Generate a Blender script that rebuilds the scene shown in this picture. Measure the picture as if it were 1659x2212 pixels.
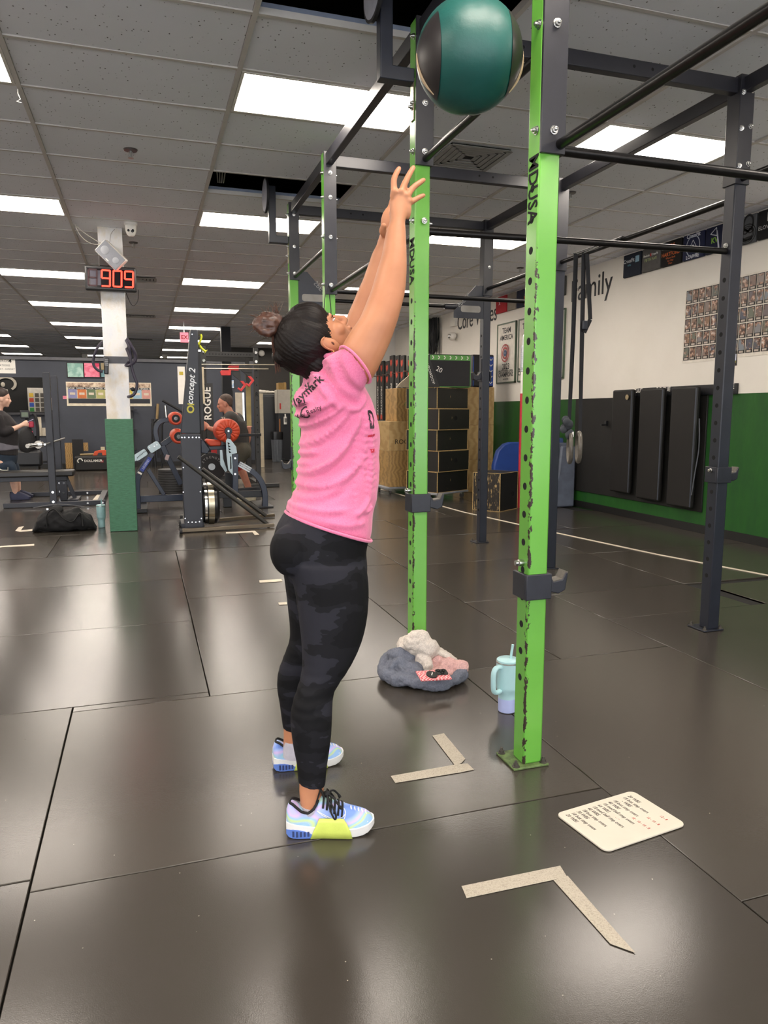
import bpy, bmesh, math, random
import numpy as np
from mathutils import Vector, Matrix, Quaternion, noise
from mathutils.bvhtree import BVHTree
random.seed(7)
for _o in list(bpy.data.objects): bpy.data.objects.remove(_o)
SC = bpy.context.scene
COL = SC.collection
# ------------------------------------------------------------------ camera, world, exposure
CAM_H, PITCH, YAW, FPX = 1.25, math.radians(7.66), math.radians(18.05), 1580.0
cam_data = bpy.data.cameras.new('camera'); cam = bpy.data.objects.new('camera', cam_data); COL.objects.link(cam)
cam_data.sensor_fit = 'HORIZONTAL'; cam_data.sensor_width = 36.0; cam_data.lens = 36.0 * FPX / 1659.0
cam_data.clip_start = 0.05; cam_data.clip_end = 100
cam.location = (0, 0, CAM_H); cam.rotation_euler = (math.pi / 2 - PITCH, 0, -YAW)
SC.camera = cam
world = bpy.data.worlds.new('world'); SC.world = world; world.use_nodes = True
world.node_tree.nodes['Background'].inputs[0].default_value = (0.9, 0.93, 1.0, 1)
world.node_tree.nodes['Background'].inputs[1].default_value = 3.6
SC.view_settings.view_transform = 'Standard'; SC.view_settings.look = 'None'
SC.view_settings.gamma = 1.0; SC.view_settings.use_curve_mapping = False
SC.view_settings.exposure = 0.85
LAMP = 13.0            # emission of the ceiling fluorescent diffusers
LAMP_COL = (1.0, 0.90, 0.79)
# ------------------------------------------------------------------ layout: where a sight line of the photo meets a known plane
_fh = np.array([math.sin(YAW), math.cos(YAW), 0]); _R = np.array([math.cos(YAW), -math.sin(YAW), 0]); _Z = np.array([0, 0, 1.0])
_F = _fh * math.cos(PITCH) - _Z * math.sin(PITCH); _U = _fh * math.sin(PITCH) + _Z * math.cos(PITCH)
_C = np.array([0, 0, CAM_H])
def _ray(x, y): return (x - 829.5) / FPX * _R + (1106.0 - y) / FPX * _U + _F
def gnd(x, y, z=0.0): d = _ray(x, y); return Vector(_C + d * ((z - CAM_H) / d[2]))
def onx(x, y, X): d = _ray(x, y); return Vector(_C + d * (X / d[0]))
def ony(x, y, Y): d = _ray(x, y); return Vector(_C + d * (Y / d[1]))
def proj(p):
    v = np.array(p, float) - _C; w = v @ _F
    return 829.5 + FPX * (v @ _R) / w, 1106.0 - FPX * (v @ _U) / w, w
# ------------------------------------------------------------------ materials
def lin(c):
    if isinstance(c, str): c = tuple(int(c[i:i + 2], 16) for i in (0, 2, 4))
    return tuple((v / 255 / 12.92) if v / 255 <= 0.04045 else ((v / 255 + 0.055) / 1.055) ** 2.4 for v in c)
_M = {}
class NT:
    def __init__(s, name):
        s.m = bpy.data.materials.new(name); s.m.use_nodes = True; s.t = s.m.node_tree; s.t.nodes.clear()
        s.out = s.n('ShaderNodeOutputMaterial'); s.b = s.n('ShaderNodeBsdfPrincipled'); s.l(s.b.outputs[0], s.out.inputs[0])
    def n(s, t, **kw):
        nd = s.t.nodes.new(t)
        for k, v in kw.items():
            if k in nd.inputs and not hasattr(nd, k): nd.inputs[k].default_value = v
            else:
                try: setattr(nd, k, v)
                except Exception: nd.inputs[k].default_value = v
        return nd
    def l(s, a, b): s.t.links.new(a, b)
    def inp(s, nd, k, v):
        if hasattr(v, 'links') or hasattr(v, 'is_linked'): s.l(v, nd.inputs[k])
        else: nd.inputs[k].default_value = v
    def tex(s, kind='Object'): return s.n('ShaderNodeTexCoord').outputs[kind]
    def noise(s, scale, detail=3, rough=.55, vec=None, dist=0):
        nd = s.n('ShaderNodeTexNoise'); nd.inputs['Scale'].default_value = scale; nd.inputs['Detail'].default_value = detail
        nd.inputs['Roughness'].default_value = rough; nd.inputs['Distortion'].default_value = dist
        s.l(vec if vec is not None else s.tex(), nd.inputs['Vector']); return nd.outputs['Fac']
    def mapping(s, sc=(1, 1, 1), loc=(0, 0, 0), rot=(0, 0, 0), vec=None):
        nd = s.n('ShaderNodeMapping'); nd.inputs['Scale'].default_value = sc; nd.inputs['Location'].default_value = loc; nd.inputs['Rotation'].default_value = rot
        s.l(vec if vec is not None else s.tex(), nd.inputs['Vector']); return nd.outputs[0]
    def ramp(s, fac, stops, interp='LINEAR'):
        nd = s.n('ShaderNodeValToRGB'); cr = nd.color_ramp; cr.interpolation = interp
        while len(cr.elements) > len(stops): cr.elements.remove(cr.elements[-1])
        while len(cr.elements) < len(stops): cr.elements.new(0.5)
        for e, (p, c) in zip(cr.elements, stops): e.position = p; e.color = (*c[:3], 1)
        s.l(fac, nd.inputs[0]); return nd.outputs[0]
    def mix(s, fac, a, b, blend='MIX'):
        nd = s.n('ShaderNodeMix'); nd.data_type = 'RGBA'; nd.blend_type = blend
        for i, v in ((0, fac), (6, a), (7, b)):
            if hasattr(v, 'is_linked'): s.l(v, nd.inputs[i])
            else: nd.inputs[i].default_value = v if i == 0 else (*v[:3], 1)
        return nd.outputs[2]
    def bump(s, h, strength=.2, dist=.01):
        nd = s.n('ShaderNodeBump'); nd.inputs['Strength'].default_value = strength; nd.inputs['Distance'].default_value = dist
        s.l(h, nd.inputs['Height']); s.l(nd.outputs[0], s.b.inputs['Normal'])
    def col(s, c):
        if hasattr(c, 'is_linked'): s.l(c, s.b.inputs['Base Color'])
        else: s.b.inputs['Base Color'].default_value = (*c[:3], 1)
    def set(s, rough=.5, metal=0.0, spec=.5): s.b.inputs['Roughness'].default_value = rough; s.b.inputs['Metallic'].default_value = metal; s.b.inputs['Specular IOR Level'].default_value = spec
def pm(name, c, rough=.5, metal=0.0, var=.12, vs=12, bump=0.0, bs=150, spec=.5, bd=.004):
    """plain procedural material: base colour with a little noise in tone, and fine relief"""
    if name in _M: return _M[name]
    t = NT(name); c = lin(c)
    f = t.noise(vs, 4)
    t.col(t.ramp(f, [(.3, [v * (1 - var) for v in c]), (.7, [min(1, v * (1 + var)) for v in c])]))
    t.set(rough, metal, spec)
    if bump: t.bump(t.noise(bs, 3), bump, bd)
    _M[name] = t.m; return t.m
def emis(name, c, strength):
    if name in _M: return _M[name]
    t = NT(name); t.col((0, 0, 0)); t.b.inputs['Emission Color'].default_value = (*c, 1); t.b.inputs['Emission Strength'].default_value = strength
    _M[name] = t.m; return t.m
# ------------------------------------------------------------------ mesh building
class MB:
    def __init__(s): s.v = []; s.f = []; s.mi = []; s.cur = 0
    def _add(s, vs, fs):
        k = len(s.v); s.v += [tuple(v) for v in vs]; s.f += [tuple(i + k for i in f) for f in fs]; s.mi += [s.cur] * len(fs)
    def box(s, c, d, rot=None):
        c = Vector(c); hx, hy, hz = d[0] / 2, d[1] / 2, d[2] / 2
        vs = [Vector((sx * hx, sy * hy, sz * hz)) for sz in (-1, 1) for sy in (-1, 1) for sx in (-1, 1)]
        if rot is not None: vs = [rot @ v for v in vs]
        s._add([v + c for v in vs], [(0, 2, 3, 1), (4, 5, 7, 6), (0, 1, 5, 4), (2, 6, 7, 3), (0, 4, 6, 2), (1, 3, 7, 5)]); return s
    def bb(s, x0, x1, y0, y1, z0, z1): return s.box(((x0 + x1) / 2, (y0 + y1) / 2, (z0 + z1) / 2), (x1 - x0, y1 - y0, z1 - z0))
    def beam(s, p, q, w, h=None, up=(0, 0, 1)):
        """rectangular bar from p to q: w across, h along `up`"""
        p, q = Vector(p), Vector(q); d = (q - p); L = d.length; d.normalize(); h = h or w
        side = d.cross(Vector(up))
        if side.length < 1e-4: side = d.cross(Vector((0, 1, 0)))
        side.normalize(); u = side.cross(d)
        M = Matrix((d, side, u)).transposed()
        return s.box((p + q) / 2, (L, w, h), M)
    def _rings(s, rings, caps=True, closed=False):
        n = len(rings[0]); k = len(s.v); fs = []
        for r in rings: s.v += [tuple(v) for v in r]
        m = len(rings)
        for i in range(m if closed else m - 1):
            a, b = k + i * n, k + ((i + 1) % m) * n
            for j in range(n): fs.append((a + j, a + (j + 1) % n, b + (j + 1) % n, b + j))
        if caps and not closed: fs.append(tuple(k + j for j in reversed(range(n)))); fs.append(tuple(k + (m - 1) * n + j for j in range(n)))
        s.f += fs; s.mi += [s.cur] * len(fs); return s
    def tube(s, pts, r, n=10, caps=True, closed=False, flat=1.0, up=None):
        """round tube along points; r a number or one per point; flat squashes along the second axis"""
        P = [Vector(p) for p in pts]; m = len(P); rr = r if hasattr(r, '__len__') else [r] * m
        T = []
        for i in range(m):
            a = P[(i - 1) % m] if (closed or i > 0) else P[i]; b = P[(i + 1) % m] if (closed or i < m - 1) else P[i]
            T.append((b - a).normalized() if (b - a).length > 1e-9 else Vector((0, 0, 1)))
        ref = Vector(up) if up is not None else (Vector((0, 0, 1)) if abs(T[0].z) < .9 else Vector((1, 0, 0)))
        nrm = (ref - T[0] * ref.dot(T[0])).normalized(); rings = []
        for i in range(m):
            nrm = nrm - T[i] * nrm.dot(T[i])
            nrm = nrm.normalized() if nrm.length > 1e-6 else T[i].orthogonal().normalized()
            bi = T[i].cross(nrm)
            rings.append([P[i] + nrm * (math.cos(2 * math.pi * j / n) * rr[i] * flat) + bi * (math.sin(2 * math.pi * j / n) * rr[i]) for j in range(n)])
        return s._rings(rings, caps, closed)
    def cyl(s, p, q, r, r2=None, n=16): return s.tube([p, q], [r, r if r2 is None else r2], n)
    def lathe(s, prof, c=(0, 0, 0), M=None, n=24):
        """profile of (radius, height) turned about local z"""
        c = Vector(c); rings = []
        for r, z in prof:
            ring = [Vector((math.cos(2 * math.pi * j / n) * max(r, 1e-5), math.sin(2 * math.pi * j / n) * max(r, 1e-5), z)) for j in range(n)]
            rings.append([(M @ v if M is not None else v) + c for v in ring])
        return s._rings(rings, True)
    def ell(s, c, r, M=None, n=20, m=12):
        prof = []; c = Vector(c); rings = []
        for i in range(m + 1):
            a = math.pi * i / m - math.pi / 2
            ring = [Vector((r[0] * max(math.cos(a), 1e-4) * math.cos(2 * math.pi * j / n), r[1] * max(math.cos(a), 1e-4) * math.sin(2 * math.pi * j / n), r[2] * math.sin(a))) for j in range(n)]
            rings.append([(M @ v if M is not None else v) + c for v in ring])
        return s._rings(rings, True)
    def prism(s, poly, o, ux, uy, t):
        """flat outline (2-D points) at origin o spanned by ux, uy, thickness t along their normal (centred)"""
        o, ux, uy = Vector(o), Vector(ux), Vector(uy); nn = ux.cross(uy).normalized() * (t / 2)
        a = [o + ux * x + uy * y - nn for x, y in poly]; b = [o + ux * x + uy * y + nn for x, y in poly]; n = len(poly); k = len(s.v)
        s.v += [tuple(v) for v in a + b]
        fs = [tuple(k + i for i in reversed(range(n))), tuple(k + n + i for i in range(n))] + [(k + i, k + (i + 1) % n, k + n + (i + 1) % n, k + n + i) for i in range(n)]
        s.f += fs; s.mi += [s.cur] * len(fs); return s
    def loft(s, rings, caps=True): return s._rings([[Vector(v) for v in r] for r in rings], caps)
    def mesh(s, name='m'):
        me = bpy.data.meshes.new(name); me.from_pydata(s.v, [], s.f); me.update(); return me
    def build(s, name, mat, parent=None, bevel=0.0, smooth=False, local=False, seg=2, tag=None, kind=None, subsurf=0):
        me = s.mesh(name); bm = bmesh.new(); bm.from_mesh(me); bmesh.ops.recalc_face_normals(bm, faces=bm.faces); bm.to_mesh(me); bm.free()
        o = bpy.data.objects.new(name, me); COL.objects.link(o)
        for mm in (mat if isinstance(mat, (list, tuple)) else [mat]): me.materials.append(mm)
        if isinstance(mat, (list, tuple)) and len(mat) > 1: me.polygons.foreach_set('material_index', s.mi)
        fin(o, parent, bevel, smooth, local, seg, subsurf)
        if kind: o['kind'] = kind
        if tag: settag(o, *tag)
        return o
WM = {}
def wmat(o): return WM.get(o.name, Matrix.Identity(4))
def fin(o, parent=None, bevel=0.0, smooth=False, local=False, seg=2, subsurf=0):
    if parent is not None:
        o.parent = parent
        if not local: o.matrix_parent_inverse = wmat(parent).inverted()
        else: WM[o.name] = wmat(parent)
    if bevel:
        b = o.modifiers.new('bevel', 'BEVEL'); b.width = bevel; b.segments = seg; b.limit_method = 'ANGLE'; b.angle_limit = math.radians(40)
    if subsurf:
        b = o.modifiers.new('sub', 'SUBSURF'); b.levels = subsurf; b.render_levels = subsurf
    if smooth or bevel or subsurf: shade(o, 40 if not subsurf else 180)
def shade(o, ang=40):
    me = o.data; me.polygons.foreach_set('use_smooth', [True] * len(me.polygons))
    if ang < 180:
        try: me.set_sharp_from_angle(angle=math.radians(ang))
        except Exception: pass
def settag(o, label=None, cat=None, group=None, kind=None):
    if label: o['label'] = label
    if cat: o['category'] = cat
    if group: o['group'] = group
    if kind: o['kind'] = kind
    return o
def thing(name, label, cat, loc=(0, 0, 0), rz=0.0, group=None):
    o = bpy.data.objects.new(name, None); COL.objects.link(o); o.location = loc; o.rotation_euler = (0, 0, rz); o.empty_display_size = .1
    WM[o.name] = Matrix.Translation(Vector(loc)) @ Matrix.Rotation(rz, 4, 'Z')
    return settag(o, label, cat, group)
def struct(o): o['kind'] = 'structure'; return o
def copy_tree(src, parent=None, M=None):
    c = src.copy(); COL.objects.link(c)
    if parent is not None: c.parent = parent
    elif M is not None: c.matrix_basis = M
    WM[c.name] = M if M is not None else wmat(src)
    for ch in [o for o in COL.objects if o.parent is src]: copy_tree(ch, c)
    return c
def share(src, name, parent, loc, rot=None):
    """another object on the same mesh"""
    o = src.copy(); o.name = name; COL.objects.link(o); o.parent = parent; o.location = loc
    if rot is not None: o.rotation_euler = rot
    return o
def frame(o, x, z):
    """4x4 with local x along x, local y along z (text plane), local z = x cross z"""
    x = Vector(x).normalized(); z = Vector(z).normalized(); n = x.cross(z)
    M = Matrix((x, z, n)).transposed().to_4x4(); M.translation = Vector(o); return M
def text(s, size, mat, parent, M, name='lettering', ext=.0008, bold=0.0, align='CENTER', sx=1.0, shear=0.0, space=1.0, tag=None, res=2):
    cu = bpy.data.curves.new('txt', 'FONT'); cu.body = s; cu.size = size; cu.extrude = ext; cu.offset = bold; cu.align_x = align; cu.align_y = 'CENTER'
    cu.shear = shear; cu.space_character = space; cu.resolution_u = res
    t = bpy.data.objects.new('txt', cu); me = bpy.data.meshes.new_from_object(t); bpy.data.objects.remove(t)
    me.transform(M @ Matrix.Diagonal((sx, 1, 1, 1))); me.materials.clear(); me.materials.append(mat)
    o = bpy.data.objects.new(name, me); COL.objects.link(o); fin(o, parent)
    if tag: settag(o, *tag)
    return o
TMP = bpy.data.scenes.new('mesh_workshop')      # modifiers are worked out here, away from the big scene, and the scene is removed at the end
def evaluated(o):
    TMP.collection.objects.link(o); vl = TMP.view_layers[0]; vl.update(); dg = vl.depsgraph
    me = bpy.data.meshes.new_from_object(o.evaluated_get(dg)); TMP.collection.objects.unlink(o); return me
def blob(mb, name, mat, parent=None, voxel=.006, smooth=4, fac=.5, post=None, sub=0):
    """closed pieces fused into one continuous skin"""
    me = mb.mesh(name); bm = bmesh.new(); bm.from_mesh(me); bmesh.ops.recalc_face_normals(bm, faces=bm.faces); bm.to_mesh(me); bm.free()
    o = bpy.data.objects.new('tmp', me)
    r = o.modifiers.new('r', 'REMESH'); r.mode = 'VOXEL'; r.voxel_size = voxel; r.adaptivity = 0
    if smooth: q = o.modifiers.new('s', 'SMOOTH'); q.iterations = smooth; q.factor = fac
    m2 = evaluated(o); bpy.data.objects.remove(o)
    if post: post(m2)
    m2.name = name; m2.materials.clear()
    for mm in (mat if isinstance(mat, (list, tuple)) else [mat]): m2.materials.append(mm)
    ob = bpy.data.objects.new(name, m2); COL.objects.link(ob); m2.polygons.foreach_set('use_smooth', [True] * len(m2.polygons))
    fin(ob, parent); return ob
def displace(me, fn):
    """move every vertex along its (unchanged) normal by fn(co, normal)"""
    n = len(me.vertices); co = np.empty(n * 3, np.float32); no = np.empty(n * 3, np.float32); me.vertices.foreach_get('co', co); me.vertices.foreach_get('normal', no)
    co = co.reshape(-1, 3).astype(float); no = no.reshape(-1, 3).astype(float); d = np.array([fn(Vector(c)) for c in co]); co += no * d[:, None]
    me.vertices.foreach_set('co', co.astype(np.float32).ravel()); me.update(); return me
def curve_pts(pts, n=8, closed=False):
    """Catmull-Rom through points"""
    P = [Vector(p) for p in pts]; out = []; m = len(P)
    for i in range(m if closed else m - 1):
        if closed: a, b, c, d = P[(i - 1) % m], P[i], P[(i + 1) % m], P[(i + 2) % m]
        else: a, b, c, d = P[max(i - 1, 0)], P[i], P[i + 1], P[min(i + 2, m - 1)]
        for k in range(n):
            t = k / n; out.append(.5 * ((2 * b) + (c - a) * t + (2 * a - 5 * b + 4 * c - d) * t * t + (3 * b - a - 3 * c + d) * t ** 3))
    if not closed: out.append(P[-1])
    return out
def circ(r, n=24, c=(0, 0)): return [(c[0] + r * math.cos(2 * math.pi * i / n), c[1] + r * math.sin(2 * math.pi * i / n)) for i in range(n)]
def rrect(w, h, r, n=5):
    out = []
    for cx, cy, a0 in ((w / 2 - r, h / 2 - r, 0), (-w / 2 + r, h / 2 - r, 90), (-w / 2 + r, -h / 2 + r, 180), (w / 2 - r, -h / 2 + r, 270)):
        for i in range(n + 1): a = math.radians(a0 + 90 * i / n); out.append((cx + r * math.cos(a), cy + r * math.sin(a)))
    return out
X, Y, Zv = Vector((1, 0, 0)), Vector((0, 1, 0)), Vector((0, 0, 1))
# common materials
steel = pm('bare_steel', 'b9b9b6', .28, 1.0, .08)
chrome = pm('chrome', 'd8d8d6', .12, 1.0, .03)
blk = pm('black_powder_coat', '1b1c20', .42, 0, .15, 30, .05, 400)
navy_steel = pm('navy_black_paint', '20242f', .35, 0, .12, 20)
rubber = pm('black_rubber', '17171a', .7, 0, .15, 30, .1, 300)
black_cloth = pm('black_fabric', '141416', .85, 0, .2, 30, .3, 500)
white_paint = pm('white_paint', 'e6e2da', .55, 0, .04, 6)
paper = pm('white_paper', 'e9e6df', .7, 0, .03, 8)
ink = pm('black_ink', '151515', .6, 0, .05)
red_ink = pm('red_ink', 'c2352c', .6, 0, .08)
# ================================================================== THE SETTING
ZC, TX, TY, CX0, CY0 = 3.13, 1.188, 0.594, -0.607, 4.348      # ceiling height and its grid
XW, YF, ZG = 5.55, 18.5, 1.445                                # right wall, far partition, top of the green paint
XL, YB, YE = -7.9, -5.0, 27.0
# ---- floor
def m_mat():
    t = NT('rubber_mat'); g = t.n('ShaderNodeNewGeometry').outputs['Position']
    rnd = t.n('ShaderNodeObjectInfo').outputs['Random']
    base = t.ramp(rnd, [(0, lin('383430')), (1, lin('3f3a34'))])
    cloud = t.noise(.9, 2, .4, g); c = t.mix(t.ramp(cloud, [(.35, (0, 0, 0)), (.75, (.3, .3, .3))]), base, lin('48433c'))
    sp = t.n('ShaderNodeTexVoronoi'); sp.inputs['Scale'].default_value = 26; t.l(g, sp.inputs['Vector'])
    gate = t.noise(9, 2, .5, g)
    fleck = t.mix(1.0, t.ramp(sp.outputs['Distance'], [(.035, (1, 1, 1)), (.05, (0, 0, 0))]), t.ramp(gate, [(.56, (0, 0, 0)), (.6, (1, 1, 1))]), 'MULTIPLY')
    c = t.mix(fleck, c, lin('9a9284'))
    t.col(c); t.set(.3, 0, .6)
    rr = t.n('ShaderNodeMapRange'); rr.inputs['To Min'].default_value = .18; rr.inputs['To Max'].default_value = .23; t.l(rnd, rr.inputs['Value']); t.l(rr.outputs[0], t.b.inputs['Roughness'])
    t.bump(t.noise(380, 2, .5, g), .05, .003); return t.m
matM = m_mat()
floor = struct(MB().bb(XL, XW + .3, YB, YE, -.06, -.014).build('floor', pm('floor_seam_dark', '100f0d', .9)))
_mat_cache = {}
def floor_mat(x0, x1, y0, y1):
    g = .0022; key = (round(x1 - x0, 3), round(y1 - y0, 3)); z = -.0005 - random.random() * .0016
    c = ((x0 + x1) / 2, (y0 + y1) / 2, z)
    if key not in _mat_cache:
        _mat_cache[key] = MB().bb(-(x1 - x0) / 2 + g, (x1 - x0) / 2 - g, -(y1 - y0) / 2 + g, (y1 - y0) / 2 - g, -.014, 0).build('rubber_mat', matM, floor, bevel=.002, local=True, seg=1); _mat_cache[key].location = c
    else: share(_mat_cache[key], 'rubber_mat', floor, c)
MW, MD = 1.76, 1.235
for j in range(3):                                             # mats under and before the athlete
    floor_mat(-.34, 1.42, 1.98 - 1.235 * j, 3.215 - 1.235 * j)
for i in range(4):
    for j in range(6): floor_mat(-.34 - MW * (i + 1), -.34 - MW * i, 3.27 - MD * (j + 1) - .3 * (i % 2), 3.27 - MD * j - .3 * (i % 2))
for j in range(-5, 0): floor_mat(-.34, 1.42, .745 - 1.235 * (-j + 1), .745 - 1.235 * -j)
for i in range(3):
    for j in range(6): floor_mat(1.42 + 1.235 * i, 1.42 + 1.235 * (i + 1), 3.17 - 1.8 * (j + 1) + .55 * i, 3.17 - 1.8 * j + .55 * i)
floor_mat(5.125, 5.55, 1.5, 3.17); floor_mat(5.125, 5.55, -.3, 1.5); floor_mat(1.42 + 1.235, 3.89, 3.17, 3.72); floor_mat(3.89, 5.125, 3.17, 4.27); floor_mat(5.125, 5.55, 3.17, 4.27)
floor_mat(-.34, .23, 3.215, 3.27)
for i in range(5):
    for j in range(3): floor_mat(.23 - MW * (i + 1), .23 - MW * i, 3.27 + 1.212 * j - (.0 if i == 0 else .3 * (i % 2)), 3.27 + 1.212 * (j + 1) - .3 * (i % 2) * (i > 0))
floor_mat(.23, 1.42, 3.215, 5.04); floor_mat(.23, 1.42, 5.04, 6.9)
floor_mat(1.42, 1.99, 3.17, 4.465); floor_mat(1.42, 1.99, 4.465, 5.7); floor_mat(1.42, 1.99, 5.7, 6.9)
floor_mat(1.99, 2.655, 3.17, 4.36); floor_mat(2.655, 3.76, 3.72, 4.36)
for j, (a, b) in enumerate(((4.36, 5.6), (5.6, 6.9))): floor_mat(1.99, 3.76, a, b); floor_mat(3.76, XW, a, b)
for j in range(10):
    for i in range(8):
        x0 = -7.9 + MW * i - (.88 if j % 2 else 0); x1 = min(x0 + MW, XW)
        if x0 < XW - .05: floor_mat(x0, x1, 6.92 + MD * j, 6.92 + MD * (j + 1))
for j in range(4): floor_mat(1.2, 3.5, 19.27 + 1.9 * j, 21.17 + 1.9 * j); floor_mat(3.5, XW, 19.27 + 1.9 * j, 21.17 + 1.9 * j)
# ---- ceiling: grid, tiles, lights
def m_tile():
    t = NT('fissured_ceiling_tile'); g = t.n('ShaderNodeNewGeometry').outputs['Position']
    v = t.n('ShaderNodeTexVoronoi'); v.inputs['Scale'].default_value = 42; v.inputs['Randomness'].default_value = 1; t.l(t.mapping((1, .7, 1), vec=g), v.inputs['Vector'])
    gate = t.noise(30, 2, .5, g)
    pit = t.mix(1.0, t.ramp(v.outputs['Distance'], [(.1, (1, 1, 1)), (.2, (0, 0, 0))]), t.ramp(gate, [(.5, (0, 0, 0)), (.56, (1, 1, 1))]), 'MULTIPLY')
    tone = t.ramp(t.noise(.8, 4, .6, g), [(.3, lin('dcdde2')), (.7, lin('e6e7ec'))])
    t.col(t.mix(pit, tone, lin('4a4743'))); t.set(.9, 0, .2)
    inv = t.n('ShaderNodeMath', operation='MULTIPLY'); t.l(pit, inv.inputs[0]); inv.inputs[1].default_value = -1; t.bump(inv.outputs[0], .5, .006); return t.m
tileM = m_tile(); gridM = pm('ceiling_grid_metal', 'c4bfb9', .5, 0, .05)
def tile_rings(mb, x, y, w=TX - .03, h=TY - .03):
    n, m = 6, 3; k = len(mb.v)
    for j in range(m + 1):
        for i in range(n + 1):
            u, v = i / n, j / m; sag = .007 * (1 - (2 * u - 1) ** 2) * (1 if 0 < j < m else .55)
            mb.v.append((x + (u - .5) * w, y + (v - .5) * h, -sag))
    for j in range(m):
        for i in range(n):
            a = k + j * (n + 1) + i; mb.f.append((a, a + n + 1, a + n + 2, a + 1)); mb.mi.append(0)
LROWS = (-20, -15, -10, -5, 0, 5, 11, 16, 21, 26, 31, 36); LCOLS = (-5, -3, -1, 1, 3)
LIGHTS = {(c, r) for c in LCOLS for r in LROWS}
HOLES = {(1, 3), (1, -2)}; VENTS = {(2, 1), (0, 11), (0, 18), (0, 26)}
ceiling = MB(); NC0, NC1, NR0, NR1 = -7, 6, -21, 39
ceiling.bb(XL, XW + .1, YB, YE, ZC + .9, ZC + .95)
ceiling = struct(ceiling.build('ceiling', pm('dark_roof_deck', '0b0b0c', .95)))
cand = []; rest = MB()
for c in range(NC0, NC1):
    for r in range(NR0, NR1):
        if (c, r) in LIGHTS or (c, r) in HOLES or (c, r) in VENTS: continue
        x, y = CX0 + TX * (c + .5), CY0 + TY * (r + .5)
        if x - TX / 2 > XW: continue
        px, py, d = proj((x, y, ZC)); vis = d > .3 and -330 < px < 1990 and -250 < py < 900
        if vis: cand.append((d, x, y))
        else: tile_rings(rest, x, y)
cand.sort()
mb = MB(); tile_rings(mb, 0, 0); tile0 = mb.build('ceiling_tile', tileM, ceiling, smooth=True, local=True)
for k, (d, x, y) in enumerate(cand):
    if k == 0: tile0.location = (x, y, ZC + .004)
    elif k < 295: share(tile0, 'ceiling_tile', ceiling, (x, y, ZC + .004))
    else: tile_rings(rest, x, y)
rest.v = [(a, b, c + ZC + .004) for a, b, c in rest.v]
rest.build('ceiling_tile_field', tileM, ceiling, kind='stuff')
for c in range(NC0, NC1 + 1):
    x = CX0 + TX * c
    if x < XW + .05: MB().bb(x - .013, x + .013, YB, YE, ZC - .006, ZC + .03).build('ceiling_runner', gridM, ceiling)
for r in range(NR0, NR1 + 1):
    y = CY0 + TY * r
    MB().bb(XL, XW, y - .012, y + .012, ZC - .004, ZC + .028).build('ceiling_crossbar', gridM, ceiling)
for (c, r) in HOLES:                                           # raw metal edge seen in the openings
    y = CY0 + TY * (r + 1); x = CX0 + TX * c
    mb = MB().bb(x, x + TX, y - .002, y + .001, ZC, ZC + .055)
    for i in range(7): mb.cyl((x + .1 + .16 * i, y - .004, ZC + .03), (x + .1 + .16 * i, y - .001, ZC + .03), .006, n=8)
    mb.build('opening_edge', pm('galvanised_edge', '8f99ad', .45, .3, .1), ceiling)
diffM = emis('fluorescent_diffuser', LAMP_COL, LAMP); frM = pm('light_frame_white', 'd9d5cd', .5)
def light_fixture(c, r, label, group):
    x, y = CX0 + TX * c, CY0 + TY * r; loc = (x + TX / 2, y + TY / 2, ZC)
    t = thing('ceiling_light', label, 'ceiling light', loc, 0, group)
    w, h = TX - .03, TY - .03; mb = MB()
    for sx in (-1, 1): mb.bb(sx * w / 2 - (.018 if sx > 0 else 0), sx * w / 2 + (.018 if sx < 0 else 0), -h / 2, h / 2, -.006, .02)
    for sy in (-1, 1): mb.bb(-w / 2 + .018, w / 2 - .018, sy * h / 2 - (.018 if sy > 0 else 0), sy * h / 2 + (.018 if sy < 0 else 0), -.006, .02)
    mb.build('frame', frM, t, local=True)
    MB().bb(-w / 2 + .018, w / 2 - .018, -h / 2 + .018, h / 2 - .018, .0, .012).build('diffuser', diffM, t, local=True)
    MB().bb(-w / 2, w / 2, -h / 2, h / 2, .02, .09).build('housing', frM, t, local=True)
NAMED = {(1, 0): 'large lit ceiling panel behind the first wall-ball target', (-1, 0): 'lit ceiling panel cut by the frame edge above the hanging wire hook',
         (3, 0): 'lit ceiling panel behind the black rig beams near the white wall', (1, 5): 'lit ceiling panel behind the farther wall-ball target, past the ceiling opening',
         (-1, 5): 'lit ceiling panel left of the security camera', (3, 5): 'lit ceiling panel between the two nearest green uprights', (-1, 11): 'lit ceiling strip just left of the red digital clock',
         (1, 11): 'lit ceiling strip right of the red digital clock', (3, 11): 'sliver of lit ceiling panel behind the raised arms', (1, 16): 'second lit ceiling strip beyond the one right of the clock',
         (-1, 16): 'lit ceiling strip below the clock, left of the white pillar', (1, 21): 'lit ceiling strip just above the top of the tall black ski machine'}
for (c, r) in sorted(LIGHTS, key=lambda q: (q[1], q[0])):
    x, y = CX0 + TX * c, CY0 + TY * r
    if x + TX > XW + .1: continue
    if (c, r) in NAMED: light_fixture(c, r, NAMED[(c, r)], 'ceiling panels in the near rows')
    elif r >= 16: light_fixture(c, r, 'far lit ceiling strip, %s, %s' % ({16: 'one row past the clock', 21: 'two rows past the clock', 26: 'three rows past the clock', 31: 'four rows past the clock', 36: 'in the last row of all'}[r], {-5: 'leftmost column', -3: 'second column from the outer side', -1: 'column just left of the pillar', 1: 'column over the ski machine', 3: 'column nearest the white wall'}[c]), 'far ceiling strips')
    else: light_fixture(c, r, 'lit ceiling panel outside the view', 'ceiling panels out of view')
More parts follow.
